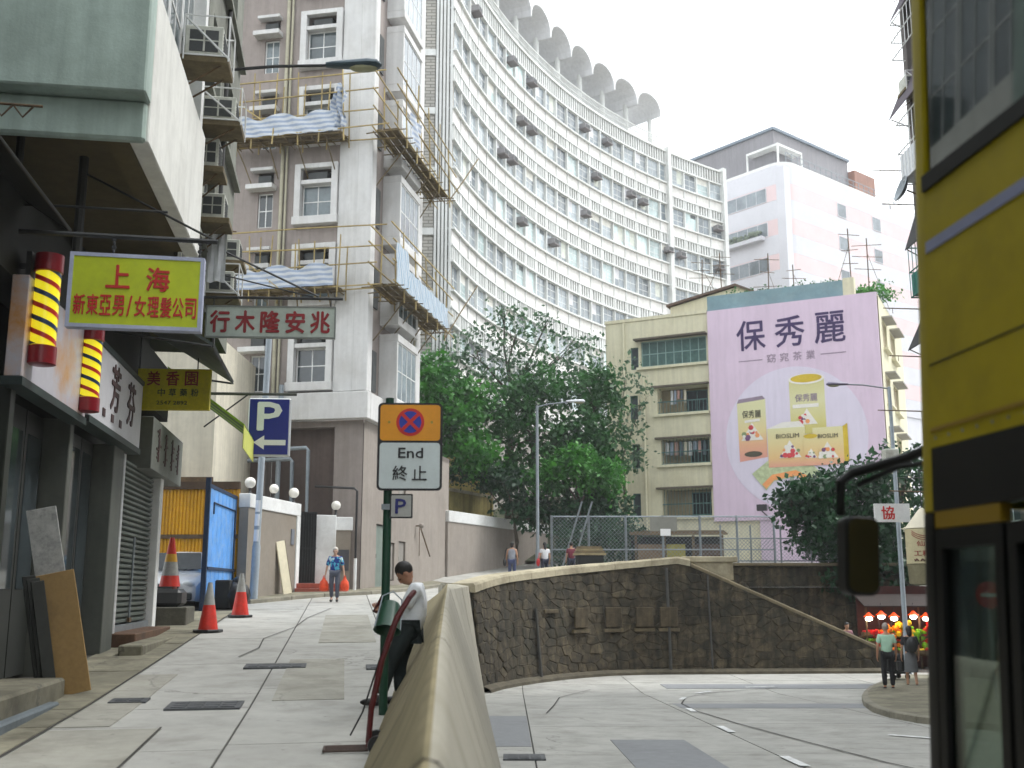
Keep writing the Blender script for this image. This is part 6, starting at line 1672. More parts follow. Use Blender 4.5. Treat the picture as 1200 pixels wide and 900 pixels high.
MB().box(6.55, 7.0, -.135, -.122, 3.9, 4.2).build('notice', M_whitecl, FE)
for x_ in (2.1, 2.55): MB().tube([(x_, -.2, 2.2), (x_ + 1.0, -.2, 5.4)], .045, 6).build('prop', M_steel, FE)
FE2 = thing('chain_link_fence', 'second chain link fence on the stone wall in front of the pink advertisement', 'fence', (0, 41.3, 0), 0)
for i in range(5): MB().cyl((8.0 + i * 1.15, 0, 2.5), (8.0 + i * 1.15, 0, 4.0 if i < 3 else 3.55), .035, n=8).build('post', M_steel, FE2)
for z_ in (3.5, 2.65): MB().tube([(8.0, 0, z_), (12.6, 0, z_)], .025, 6).build('rail', M_steel, FE2)
mh = MB(); x_ = 7.1
while x_ < 12.6:
    a0, a1 = max(x_, 8.0), min(x_ + .9, 12.6)
    if a1 > a0: mh.cyl((a0, -.03, 2.6 + a0 - x_), (a1, -.03, 2.6 + a1 - x_), .007, n=3, cap=False); mh.cyl((a0, -.04, 3.5 - (a0 - x_)), (a1, -.04, 3.5 - (a1 - x_)), .007, n=3, cap=False)
    x_ += .14
stuff(mh.build('wire_mesh', M_steel, FE2))
SHK = thing('timber_shelter', 'low timber shelter with boards behind the chain link fence', 'shelter', (5.6, 49.2, 0), R(-4))
M_tim = mat('weathered timber', srgb(108, 92, 68), .9, .25, 3, rnd=.15)
for x_ in (0, 1.3, 2.6, 3.9): MB().box(x_, x_ + .12, 0, .12, 2.0, 4.0).build('post', M_tim, SHK)
for i in range(5): MB().box(-.2, 4.2, -.2 + i * .32, .10 + i * .32, 4.02 + .05 * i, 4.08 + .05 * i).build('roof_board', M_tim, SHK)
for i, (x0, x1, c_) in enumerate(((.15, 1.25, srgb(128, 108, 84)), (1.45, 2.3, srgb(160, 152, 78)), (2.75, 3.85, srgb(88, 72, 62)))): MB().box(x0, x1, .13, .17, 2.2, 3.6).build('board', mat('shelter board %d' % i, c_, .8, .15, 2), SHK)
MB().box(-.1, 4.1, 1.3, 1.4, 2, 4.0).build('back', M_dark, SHK)
CT = thing('stacked_cartons', 'flattened cartons stacked on the parapet beyond the walkers', 'carton', (3.0, 43.5, z_up(43.5)), R(6))
for i in range(4): MB().box(-.5 + .05 * i, .75 - .06 * i, -.3, .35, 1.15 + i * .09, 1.23 + i * .09).build('carton', mat('carton %d' % (i % 2), srgb(150 - 30 * (i % 2), 136 - 30 * (i % 2), 104 - 24 * (i % 2)), .9, .2, 4), CT)
MB().box(-.4, .65, -.25, .3, 0, 1.14).build('stand', M_dark, CT)

# traffic cones
M_cor = mat('cone red orange', srgb(206, 44, 26), .5, .12, 5, dirt=srgb(120, 40, 30), dirt_amt=.3, dirt_scale=6); M_cgr = mat('cone grey sleeve', srgb(150, 150, 146), .5, .15, 5); M_cye = mat('cone yellow band', srgb(214, 160, 30), .5, .1)
def cone(loc, h, label, bands, base=True, tilt=0):
    t = thing('traffic_cone', label, 'traffic cone', loc, random.uniform(0, 6), 'traffic cones'); t.rotation_euler[0] = tilt
    r0, r1 = h * .21, h * .045
    rad = lambda f: r0 + (r1 - r0) * f
    if base: MB().prism([(h * .29 * math.cos(R(22.5 + 45 * i)) * 1.1, h * .29 * math.sin(R(22.5 + 45 * i)) * 1.1) for i in range(8)], 0, .05, 'z').build('base', M_black, t, bevel=.01)
    for f0, f1, m_ in bands:
        MB().lathe([(rad(f0) * .9, .05 + h * f0), (rad(f0), .05 + h * f0), (rad(f1), .05 + h * f1), (rad(f1) * .7, .05 + h * f1)], 18).build('band', m_, t, smooth=True)
cone((-5.92, 21.3, z_up(21.3) + .02), .90, 'near red cone with grey sleeve at the car park mouth', [(0, .52, M_cor), (.52, 1, M_cgr)])
cone((-6.33, 25.4, z_up(25.4) + .02), .95, 'far red cone with pale sleeve beside the blue gate', [(0, .55, M_cor), (.55, 1, M_cgr)])
cone((*LW(-1.02, 23.95)[:2], 1.6), 1.05, 'tall red and white striped cone on the concrete block', [(0, .22, M_cor), (.22, .5, M_cgr), (.5, .66, M_cye), (.66, 1, M_cor)], base=False)
cone((-8.05, 25.9, z_up(25.9)), .75, 'dirty dark red cone in front of the parked car', [(0, 1, mat('dirty cone', srgb(96, 44, 34), .8, .2, 6))])
tb = thing('black_bag', 'black rubbish bag and box heaped against the blue gate', 'rubbish', (-7.25, 28.6, z_up(28.6)))
MB().ball((0, 0, .35), (.38, .34, .38), 12, 8).build('bag', mat('black plastic', (.012, .012, .013, 1), .35, .3, 5, .6, 12), tb, smooth=True)
MB().box(-.5, -.1, -.3, .2, 0, .75).build('box', M_dark, tb, bevel=.03); MB().ball((.05, .02, .72), (.18, .16, .12), 10, 6).build('knot', mat('black plastic', (0,0,0,1)), tb, smooth=True)

# parked white car, nose towards the street
CAR = thing('parked_car', 'white car parked nose out in front of the yellow hoarding', 'car', (-8.95, 27.9, z_up(27.9)), R(4))
M_carw = mat('white car paint', (.62, .64, .66, 1), .25, .04, 1, coat=.6)
def loft(secs, name, m, parent, smooth=True):
    n = len(secs[0]); mb = MB(); mb.sheet(secs)
    for e in (secs[0], secs[-1]): mb.add(e, [tuple(range(n))])
    return mb.build(name, m, parent, smooth=smooth, weld=True)
def hsec(y, hw, z0, z1, r=.12, tuck=.04):
    return [(-hw + tuck, y, z0), (-hw, y, z0 + .12), (-hw, y, z1 - r), (-hw + r, y, z1), (0, y, z1 + .02), (hw - r, y, z1), (hw, y, z1 - r), (hw, y, z0 + .12), (hw - tuck, y, z0), (-hw + tuck, y, z0)]
body = loft([hsec(0, .70, .32, .62), hsec(.06, .80, .24, .72), hsec(.35, .85, .22, .86), hsec(1.15, .86, .22, .98), hsec(3.4, .86, .22, 1.0), hsec(4.1, .84, .24, .95), hsec(4.25, .76, .35, .8)], 'body', M_carw, CAR)
def csec(y, hw, z0, z1, hw2): return [(-hw, y, z0), (-hw2, y, z1 - .08), (-hw2 + .12, y, z1), (0, y, z1 + .02), (hw2 - .12, y, z1), (hw2, y, z1 - .08), (hw, y, z0), (-hw, y, z0)]
loft([csec(1.05, .80, .96, 1.0, .74), csec(1.75, .80, .96, 1.50, .60), csec(2.3, .80, .98, 1.56, .62), csec(3.3, .80, .98, 1.52, .62), csec(3.95, .78, .96, 1.02, .72)], 'cabin', M_carw, CAR)
MB().add([(-.70, 1.10, 1.02), (.70, 1.10, 1.02), (.56, 1.70, 1.47), (-.56, 1.70, 1.47)], [(0, 1, 2, 3)]).build('windscreen', mat('car glass', (.02, .025, .028, 1), .25, .2, 1, spec=.2), CAR).location = (0, -.07, .05)
for s_ in (-1, 1):
    MB().add([(s_ * .805, 1.3, 1.04), (s_ * .805, 3.7, 1.04), (s_ * .635, 3.2, 1.44), (s_ * .635, 1.85, 1.44)], [(0, 1, 2, 3)]).build('side_window', M_gdark, CAR).location = (s_ * .012, 0, 0)
    MB().ball((s_ * .60, .07, .66), (.17, .07, .09), 12, 8).build('headlight', mat('headlamp glass', (.55, .58, .6, 1), .1, .05), CAR, smooth=True)
    mi = MB().ball((s_ * .95, 1.35, 1.05), (.10, .05, .07), 10, 6).build('mirror', M_carw, CAR, smooth=True)
    MB().box(s_ * .84 - .06, s_ * .84 + .06, 1.34, 1.38, 1.0, 1.04).build('mirror_arm', M_black, mi)
    for y_ in (.85, 3.45):
        wl = MB().lathe([(.2, -.1), (.30, -.1), (.32, -.06), (.32, .06), (.30, .1), (.2, .1)], 20, M=Matrix.Translation((s_ * .78, y_, .32)) @ Matrix.Rotation(math.pi / 2, 4, 'Y')).build('wheel', M_black, CAR, smooth=True)
        MB().lathe([(.02, .09 * s_), (.2, .08 * s_), (.2, .11 * s_), (.02, .115 * s_)], 16, M=Matrix.Translation((s_ * .78, y_, .32)) @ Matrix.Rotation(math.pi / 2, 4, 'Y')).build('rim', M_steel, wl)
MB().box(-.38, .38, -.03, .05, .56, .68).build('grille', M_grille, CAR, bevel=.02)
MB().box(-.72, .72, -.045, .05, .26, .46).build('bumper_vent', M_grille, CAR, bevel=.03)
MB().box(-.26, .26, -.055, -.046, .38, .48).build('number_plate', M_white, CAR)
for s_ in (-.3, .25): MB().tube([(s_, 1.06, 1.04), (s_ + .35, 1.3, 1.22)], .008, 4).build('wiper', M_black, CAR)

# ================================================================ bus
def bus_glass(name, tint, gl=.12):
    m = bpy.data.materials.new(name); m.use_nodes = True; t = m.node_tree; n = t.nodes
    n.remove(n['Principled BSDF'])
    tr = n.new('ShaderNodeBsdfTransparent'); tr.inputs[0].default_value = tint
    go = n.new('ShaderNodeBsdfGlossy'); go.inputs['Roughness'].default_value = .03; go.inputs['Color'].default_value = (.85, .9, .9, 1)
    fr_ = n.new('ShaderNodeFresnel'); fr_.inputs[0].default_value = 1.55
    ad = n.new('ShaderNodeMath'); ad.operation = 'MULTIPLY_ADD'; ad.inputs[1].default_value = 1.0; ad.inputs[2].default_value = gl * .3
    mx = n.new('ShaderNodeMixShader')
    ad.inputs[1].default_value = .55; t.links.new(fr_.outputs[0], ad.inputs[0]); t.links.new(ad.outputs[0], mx.inputs[0]); t.links.new(tr.outputs[0], mx.inputs[1]); t.links.new(go.outputs[0], mx.inputs[2])
    t.links.new(mx.outputs[0], n['Material Output'].inputs[0])
    return m
M_bg = bus_glass('tinted bus glass', (.66, .72, .68, 1))
M_bgd = bus_glass('dark upper bus glass', (.16, .18, .17, 1), .25)
M_bus = mat('yellow bus paint', srgb(164, 148, 0), .5, .05, 1.2, dirt=srgb(112, 100, 0), dirt_amt=.5, dirt_scale=1.6, spec=.3)
M_bstr = mat('blue grey bus stripe', srgb(128, 134, 168), .4, .06)
M_bblk = mat('bus black trim and post shade', (.006, .0065, .0065, 1), .5, .15, spec=.25)
BUS = thing('double_decker_bus', 'yellow double decker bus close on the right, cut off by the picture edge', 'bus', (1.475, 4.2, -.17), R(5.71))
BUS.rotation_euler = (0, R(2.8), R(5.71))      # leans with the camber of the road
Lb = 10.8
MB().prism([(.0, -.10), (.03, -.03), (.10, 0), (.10, -.16), (.0, -.16)], 2.06, 4.36, 'z').build('corner_post', M_bus, BUS, smooth=True)
MB().prism([(.0, -.10), (.03, -.03), (.10, 0), (.10, -.16), (.0, -.16)], .3, 2.055, 'z').build('corner_post', M_bblk, BUS, smooth=True)  # lower half of the yellow post, its deep shade painted in as black
MB().box(0, .05, -Lb, -.161, 2.30, 3.33).build('side_band', M_bus, BUS)
MB().box(-.006, -.0005, -Lb, -.17, 3.075, 3.12).build('stripe', M_bstr, BUS)
MB().box(-.006, -.0005, -Lb, -.17, 2.36, 2.375).build('stripe', mat('dark yellow line', srgb(140, 112, 6), .4, .05), BUS)
MB().box(-.012, .04, -Lb, -.161, 3.332, 3.40).build('window_rail', M_bblk, BUS)
MB().box(.0, .05, -Lb, -.161, 4.24, 4.40).build('roof_edge', M_bus, BUS)
MB().box(.05, 2.5, -Lb, 0, 4.36, 4.44).build('roof', M_bus, BUS)
for i in range(7):
    y1 = -.18 - i * 1.52; y0 = y1 - 1.44
    MB().box(.015, .025, y0, y1, 3.402, 4.238).build('upper_pane', M_bgd, BUS)
    MB().box(.005, .05, y0 - .079, y0 - .001, 3.402, 4.238).build('pillar', M_bblk, BUS)
MB().box(.0, .05, -Lb, -.161, 2.06, 2.298).build('door_header', M_bblk, BUS)
MB().box(.002, .04, -.62, -.17, 1.995, 2.058).build('header_strip', mat('dark yellow line', (0,0,0,1)), BUS)
for z_ in (2.62,): MB().box(-.003, -.0006, -Lb, -.17, z_, z_ + .006).build('panel_seam', M_bblk, BUS)
for i in range(10): MB().cyl((-.004, -.2 - i * .1, 2.335), (-.0008, -.2 - i * .1, 2.335), .006, n=6).build('rivet', M_steel, BUS)
for y1, y0 in ((-.17, -.63), (-.66, -1.12)):
    d_ = MB(); d_.box(.0, .045, y1 - .05, y1, .35, 1.99); d_.box(.0, .045, y0, y0 + .05, .35, 1.99); d_.box(.0, .045, y0 + .05, y1 - .05, .35, .45); d_.box(.0, .045, y0 + .05, y1 - .05, 1.92, 1.99)
    do = d_.build('door_leaf', M_bblk, BUS)
    MB().box(.018, .026, y0 + .05, y1 - .05, .45, 1.92).build('pane', M_bg, do)
    MB().tube([(.09, y0 + .1, .7), (.09, y0 + .1, 1.5)], .015, 6).build('grab_rail', mat('yellow rail', srgb(200, 150, 10), .4, .05), do)
MB().box(.0, .05, -Lb, -1.16, .35, 1.15).build('lower_side', M_bus, BUS)
for i in range(6):
    y1 = -1.2 - i * 1.58; y0 = y1 - 1.48
    MB().box(.015, .025, y0, y1, 1.152, 2.058).build('lower_pane', M_bg, BUS); MB().box(.005, .05, y0 - .099, y0 - .001, 1.152, 2.058).build('pillar', M_bblk, BUS)
MB().box(.052, 2.45, -Lb, -.1, .30, .36).build('floor', M_bblk, BUS)
MB().box(.052, 2.45, -Lb, -.1, 2.30, 2.38).build('deck', mat('bus interior grey', srgb(70, 74, 70), .7, .1), BUS)
MB().box(.052, 2.45, -Lb, -.1, 4.2, 4.355).build('ceiling', mat('bus ceiling', srgb(120, 120, 112), .7, .1), BUS)
MB().box(2.45, 2.5, -Lb, 0, .3, 1.15).build('far_side', M_bus, BUS); MB().box(2.45, 2.5, -Lb, 0, 2.06, 3.35).build('far_side', M_bus, BUS)
MB().box(2.46, 2.47, -Lb, -.1, 1.16, 2.05).build('far_pane', M_bg, BUS); MB().box(2.46, 2.47, -Lb, -.1, 3.36, 4.3).build('far_pane', M_bgd, BUS)
MB().box(.11, 2.49, -.05, 0, .3, .95).build('front_panel', M_bus, BUS); MB().box(.11, 2.49, -.05, 0, 2.1, 3.2).build('front_panel', M_bus, BUS)
MB().box(.11, 2.49, -.035, -.02, .96, 2.09).build('windscreen', M_bg, BUS); MB().box(.11, 2.49, -.035, -.02, 3.21, 4.3).build('upper_windscreen', M_bgd, BUS)
MB().box(0, 2.5, -Lb - .05, -Lb, .3, 4.4).build('rear', M_bus, BUS)
for i in range(4):
    y_ = -1.0 - i * .85
    for x_ in (.15, 1.5):
        s_ = MB().box(x_, x_ + .85, y_ - .08, y_, 2.75, 3.55).build('seat_back', mat('seat fabric', srgb(60, 44, 58), .9, .2, 4), BUS, bevel=.03); MB().box(x_, x_ + .85, y_, y_ + .4, 2.72, 2.82).build('cushion', mat('seat fabric', (.1,.1,.1,1)), s_)
for y_ in (-2.1, -7.9):
    wl = MB().lathe([(.28, -.13), (.48, -.13), (.5, -.08), (.5, .08), (.48, .13), (.28, .13)], 24, M=Matrix.Translation((.2, y_, .5)) @ Matrix.Rotation(math.pi / 2, 4, 'Y')).build('wheel', M_black, BUS, smooth=True)
    MB().lathe([(.05, -.1), (.27, -.1), (.27, .1), (.05, .1)], 18, M=Matrix.Translation((.2, y_, .5)) @ Matrix.Rotation(math.pi / 2, 4, 'Y')).build('rim', M_steel, wl)
# mirror on its arm
mr = MB().prism(rrect(-.19, -.045, 1.74, 2.06, .04), .20, .30, 'y').build('mirror', M_bblk, BUS, bevel=.01)
MB().prism(rrect(-.18, -.056, 1.752, 2.048, .035), .192, .199, 'y').build('mirror_glass', mat('mirror glass', (.035, .03, .012, 1), .15, .1), mr)
MB().tube([(.08, -.02, 2.33), (.04, .12, 2.30), (-.14, .24, 2.24), (-.19, .25, 2.20), (-.19, .25, 2.06)], .022, 8).build('mirror_arm', M_bblk, mr, smooth=True)
MB().tube([(.08, -.02, 2.27), (.0, .12, 2.26), (-.12, .24, 2.19)], .012, 6).build('mirror_stay', M_bblk, mr)

# ================================================================ corner stall, lantern sign, signs at the right
ST = thing('fruit_stall', 'lit fruit stall under bare lamps at the far road corner', 'stall', (12.75, 39.4, -1.2), 0)
MB().box(0, 4.0, .9, 1.0, 0, 2.9).build('back_board', mat('stall red cloth', srgb(64, 24, 16), .9, .2, 2), ST)
MB().prism([(-.3, 2.15), (-.3, 2.2), (1.3, 2.75), (1.3, 2.7)], -.1, 4.2, 'x').build('canopy', mat('stall canopy', srgb(38, 24, 18), .8, .2, 2), ST)
for x_ in (.0, 1.9, 3.9): MB().cyl((x_, -.1, 0), (x_, -.1, 2.2), .035).build('post', M_rust, ST)
for k in range(3): MB().box(.0, 4.0, -.25 + .38 * k, .12 + .38 * k, .45 + .3 * k, .50 + .3 * k).build('shelf', M_tim, ST)
frc = [mat('fruit red', srgb(206, 26, 22), .4, .2, 8), mat('fruit orange', srgb(236, 126, 10), .4, .2, 8), mat('fruit green', srgb(112, 176, 24), .4, .2, 8), mat('fruit yellow', srgb(232, 196, 30), .4, .2, 8)]
rs = random.Random(33)
fb = MB().ball((0, 0, 0), .05, 8, 5)
for k in range(3):
    for i in range(8):
        t = thing('fruit_crate', 'crate of %s fruit, %s from the left on the %s shelf of the stall' % (['red', 'orange', 'green', 'yellow'][(i + k * 2) % 4], ORD[i], ['front', 'middle', 'back'][k]), 'crate', (12.8 + i * .49, 39.2 + .38 * k, -1.2 + .51 + .3 * k), 0, 'fruit crates on the corner stall')
        c_ = MB(); c_.box(0, .44, -.15, .15, 0, .02); c_.box(0, .44, -.16, -.14, .02, .14); c_.box(0, .44, .14, .16, .02, .14); c_.box(0, .02, -.14, .14, .02, .14); c_.box(.42, .44, -.14, .14, .02, .14); c_.build('crate', M_tim, t)
        f_ = MB()
        for a in range(5):
            for b in range(3): f_.ball((.06 + a * .082, -.09 + b * .09, .13 + rs.uniform(0, .06)), .05, 8, 5)
        f_.build('fruit', frc[(i + k * 2) % 4], t, smooth=True)
M_bulb = mat('lit bulb', (1, .92, .72, 1), .4, 0, emit=14)
M_shade = mat('red lamp shade', srgb(226, 70, 14), .5, .1, emit=.8)
for i, x_ in enumerate((.05, .5, .95, 1.65, 2.1)):
    t = thing('stall_lamp', 'lit bulb under a red shade, %s from the left on the fruit stall' % ORD[i], 'lamp', (12.75 + x_, 39.15, .55 + .06 * (i % 2)), 0, 'lamps on the fruit stall')
    MB().ball((0, 0, 0), (.13, .09, .08), 12, 8).build('bulb', M_bulb, t, smooth=True)
    MB().lathe([(.03, .22), (.12, .12), (.2, .07), (.19, .06), (.02, .2)], 14).build('shade', M_shade, t, smooth=True); MB().cyl((0, 0, .2), (0, 0, .5), .008, n=4).build('flex', M_rope, t)
for i, (x_, z_, c_) in enumerate(((.9, .0, 1), (1.35, .1, 3), (1.9, -.05, 2), (2.3, .1, 0), (.45, -.1, 0))):
    t = thing('hanging_garland', 'bunch of %s fruit hanging in the stall, %s from the left' % (['red', 'orange', 'green', 'yellow'][c_], ORD[[1, 2, 3, 4, 0][i]]), 'garland', (12.75 + x_, 39.3, z_), 0, 'garlands in the fruit stall')
    f_ = MB()
    for k in range(26): f_.ball((rs.uniform(-.26, .26), rs.uniform(-.1, .1), rs.uniform(-.4, .3)), rs.uniform(.05, .11), 6, 4)
    f_.build('bunch', frc[c_], t, smooth=True); MB().cyl((0, 0, .2), (0, 0, .75), .008, n=4).build('string', M_rope, t)
LN = thing('lantern_sign', 'round white hanging sign with a cone top and red lettering beside the bus', 'sign', (12.62, 33.0, 0))
M_lant = mat('cream lantern print', srgb(186, 176, 140), .7, .1, 2, emit=.0); 
MB().lathe([(.03, 4.05), (.10, 4.0), (.52, 3.45), (.54, 3.42)], 24).build('cone_top', mat('pale cone', srgb(216, 208, 186), .7, .06), LN, smooth=True)
MB().lathe([(.535, 3.40), (.535, 2.35)], 24).build('drum', M_lant, LN, smooth=True)
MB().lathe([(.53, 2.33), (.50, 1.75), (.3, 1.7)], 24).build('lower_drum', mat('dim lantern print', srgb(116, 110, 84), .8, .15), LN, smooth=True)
def wrap_text(body, w_, h_, r_, z_, m_, parent, a0=0.0):
    me = text_mesh(body, w_, h_, .004, .01)
    for v in me.vertices:
        a = v.co.x / r_ + a0; rad = r_ - v.co.y + .004; v.co = (rad * math.sin(a), -rad * math.cos(a), v.co.z + z_)
    link('lettering', me, m_, parent)
M_lr = mat('dull red ink', srgb(136, 34, 30), .6, .1)
wrap_text('仙錦', .5, .16, .535, 2.95, M_lr, LN, -.3); wrap_text('工精製', .75, .17, .535, 2.66, M_lr, LN, -.25);
for k in range(4): MB().tube([(.545 * math.sin(a), -.545 * math.cos(a), 2.46 + .03 * math.sin(a * 37 + k)) for a in np.linspace(-.95 + k * .35, -.72 + k * .35, 6)], .022, 4).build('small_mark', mat('brown ink', srgb(90, 50, 40), .6, .1), LN)
for k in range(3):
    MB().tube([(.54 * math.sin(a), -.54 * math.cos(a), 3.34 - .06 * k - .16 * (1 - ((a + .3) / .75) ** 2)) for a in np.linspace(-1.05, .45, 10)], .01, 4).build('scroll', M_lr, LN)
MB().cyl((0, 0, 4.0), (0, 0, 5.2), .015, n=5).build('hanger', M_black, LN); MB().tube([(0, 0, 5.2), (1.3, .2, 5.3)], .03, 6).build('bracket', M_black, LN)
t = thing('white_corner_sign', 'white sign with one red character behind the bus mirror', 'sign', (12.45, 35.2, 0)); MB().box(-.55, .6, -.05, .05, 3.75, 4.35).build('panel', M_white, t)
text('協', .42, .42, M_sred, t, (-.12, -.055, 4.05), 0, .02); MB().tube([(.3, 0, 4.35), (.3, 0, 5.2), (1.3, 0, 5.2)], .02, 5).build('bracket', M_black, t)
RS = thing('round_red_sign', 'round red traffic sign on a grey post seen through the bus door', 'sign', (10.6, 24.2, z_low(24.2) + .13)); MB().cyl((0, 0, 0), (0, 0, 2.6), .04, n=8).build('post', M_steel, RS)
MB().prism([(.3 * math.cos(i * math.pi / 12), 2.3 + .3 * math.sin(i * math.pi / 12)) for i in range(24)], -.06, -.045, 'y').build('disc', M_ringr, RS); MB().box(-.2, .2, -.066, -.061, 2.26, 2.34).build('bar', M_whitecl, RS)
# ================================================================ people
def skin_mesh(joints, edges, radii, sub=2, remesh=None, extra=None):
    """skin modifier over a joint graph -> mesh; extra MB joined in before an optional voxel remesh"""
    names = list(joints); idx = {n: i for i, n in enumerate(names)}
    me = bpy.data.meshes.new('tmp'); me.from_pydata([joints[n] for n in names], [(idx[a], idx[b]) for a, b in edges], []); me.update()
    o = bpy.data.objects.new('tmp', me); COL.objects.link(o)
    o.modifiers.new('skin', 'SKIN').use_smooth_shade = True
    sv = me.skin_vertices[0].data
    for n in names:
        r = radii[n]; sv[idx[n]].radius = r if isinstance(r, tuple) else (r, r); sv[idx[n]].use_root = (n == names[0])
    m = o.modifiers.new('sub', 'SUBSURF'); m.levels = sub; m.render_levels = sub
    dg = bpy.context.evaluated_depsgraph_get(); out = bpy.data.meshes.new_from_object(o.evaluated_get(dg))
    bpy.data.objects.remove(o); bpy.data.meshes.remove(me)
    if extra is not None or remesh:
        bm = bmesh.new(); bm.from_mesh(out)
        if extra is not None:
            tmp = extra.mesh('tmp'); bm.from_mesh(tmp); bpy.data.meshes.remove(tmp)
        bm.to_mesh(out); bm.free()
        if remesh:
            o = bpy.data.objects.new('tmp', out); COL.objects.link(o)
            m = o.modifiers.new('r', 'REMESH'); m.mode = 'VOXEL'; m.voxel_size = remesh; m.use_smooth_shade = True
            sm = o.modifiers.new('s', 'SMOOTH'); sm.factor = .5; sm.iterations = 3
            dg = bpy.context.evaluated_depsgraph_get(); o2 = bpy.data.meshes.new_from_object(o.evaluated_get(dg))
            bpy.data.objects.remove(o); bpy.data.meshes.remove(out); out = o2
    out.polygons.foreach_set('use_smooth', [True] * len(out.polygons)); out.materials.clear()
    return out
STAND = dict(pelvis=(0, 0, .95), spine=(0, .01, 1.12), chest=(0, .01, 1.34), neck=(0, .01, 1.47), head=(0, -.015, 1.60),
             shL=(.17, .01, 1.40), elL=(.23, .03, 1.13), wrL=(.24, -.06, .89), haL=(.24, -.09, .81),
             shR=(-.17, .01, 1.40), elR=(-.23, .03, 1.13), wrR=(-.24, -.06, .89), haR=(-.24, -.09, .81),
             hiL=(.09, 0, .92), knL=(.10, -.02, .50), anL=(.10, .02, .09), toL=(.11, -.13, .04),
             hiR=(-.09, 0, .92), knR=(-.10, -.02, .50), anR=(-.10, .02, .09), toR=(-.11, -.13, .04))
def person(label, loc, rz, over=None, H=1.68, skin=srgb(176, 132, 104), shirt=None, trousers=None, hair=srgb(24, 22, 22), shoes=srgb(26, 24, 24),
           sleeve=.75, slim=1.0, hair_len=.0, skirt=None, leg_to=.93, detail=False, bald=False, tail=.05, look=(0, -1, 0), group=None, hips=1.0):
    s = H / 1.70
    J = dict(STAND); J.update(over or {})
    J = {k: Vector(v) * s for k, v in J.items()}
    t = thing('person', label, 'person', loc, rz, group)
    up = (J['head'] - J['neck']).normalized()
    lk = Vector(look); lk = (lk - up * lk.dot(up)).normalized(); sd_ = up.cross(lk).normalized() * -1
    Mh = Matrix((( sd_.x, -lk.x, up.x, J['head'].x), (sd_.y, -lk.y, up.y, J['head'].y), (sd_.z, -lk.z, up.z, J['head'].z), (0, 0, 0, 1)))
    # head: skull, jaw, nose, ears (local -y is the face)
    hd = MB(); q = s
    hd.ball((0, .012 * q, .03 * q), (.077 * q, .095 * q, .10 * q), 16, 12, Mh); hd.ball((0, -.03 * q, -.045 * q), (.058 * q, .062 * q, .072 * q), 14, 10, Mh)
    hd.ball((0, -.098 * q, -.015 * q), (.014 * q, .02 * q, .026 * q), 8, 6, Mh); hd.ball((0, -.083 * q, .022 * q), (.05 * q, .016 * q, .012 * q), 8, 6, Mh)
    for e in (-1, 1): hd.ball((e * .079 * q, .01 * q, -.005 * q), (.012 * q, .022 * q, .032 * q), 8, 6, Mh)
    hd.ball((0, -.085 * q, -.062 * q), (.026 * q, .012 * q, .010 * q), 8, 6, Mh)
    ed = [('pelvis', 'spine'), ('spine', 'chest'), ('chest', 'neck'), ('neck', 'head')]
    for S_ in 'LR': ed += [('chest', 'sh' + S_), ('sh' + S_, 'el' + S_), ('el' + S_, 'wr' + S_), ('wr' + S_, 'ha' + S_), ('pelvis', 'hi' + S_), ('hi' + S_, 'kn' + S_), ('kn' + S_, 'an' + S_), ('an' + S_, 'to' + S_)]
    rad = dict(pelvis=(.145, .11), spine=(.13, .10), chest=(.155, .105), neck=.052, head=.05)
    for S_ in 'LR': rad.update({'sh' + S_: .058, 'el' + S_: .040, 'wr' + S_: .028, 'ha' + S_: (.036, .02), 'hi' + S_: .088, 'kn' + S_: .056, 'an' + S_: .038, 'to' + S_: .03})
    sc = lambda d, k: {n: (tuple(x * s * k for x in v) if isinstance(v, tuple) else v * s * k) for n, v in d.items()}
    rad = sc(rad, slim)
    body = skin_mesh(J, ed, rad, 2, .012 if detail else .016, hd)
    m_skin = mat('skin %.3f' % skin[0], skin, .55, .06, 6)
    bo = link('body', body, m_skin, t)
    # hands: five separate fingers rooted in the palm
    hm = MB()
    for S_ in 'LR':
        w0, h0 = J['wr' + S_], J['ha' + S_]; d = (h0 - w0).normalized(); sg = 1 if S_ == 'L' else -1
        side = Vector((0, -1, 0)); side = (side - d * side.dot(d))
        side = side.normalized() if side.length > .1 else Vector((1, 0, 0)); nrm = d.cross(side)
        for i, (o_, l_) in enumerate(((-.028, .068), (-.009, .078), (.010, .072), (.027, .056))):
            b0 = h0 + d * .015 * s + side * (-o_) * s; b1 = b0 + d * l_ * .5 * s + nrm * .006 * sg * s; b2 = b1 + d * l_ * .42 * s + nrm * .024 * sg * s
            hm.tube([b0 - d * .03 * s, b0, b1, b2], [.010 * s, .0092 * s, .0085 * s, .0065 * s], 6)
        tb0 = w0.lerp(h0, .45) + side * .025 * s; hm.tube([tb0, tb0 + side * .026 * s + d * .03 * s, tb0 + side * .030 * s + d * .062 * s], [.012 * s, .0105 * s, .008 * s], 6)
    hm.build('fingers', m_skin, bo, smooth=True)
    if detail:
        ey = MB()
        for e in (-1, 1): ey.ball((e * .032 * q, -.083 * q, .004 * q), (.014 * q, .010 * q, .007 * q), 8, 6, Mh)
        ey.build('eyes', mat('eye', (.03, .02, .018, 1), .2, 0), bo, smooth=True)
        br = MB()
        for e in (-1, 1): br.ball((e * .034 * q, -.092 * q, .026 * q), (.022 * q, .008 * q, .005 * q), 8, 4, Mh)
        br.build('eyebrows', mat('hair %.3f' % hair[0], hair, .6, .2, 10), bo, smooth=True)
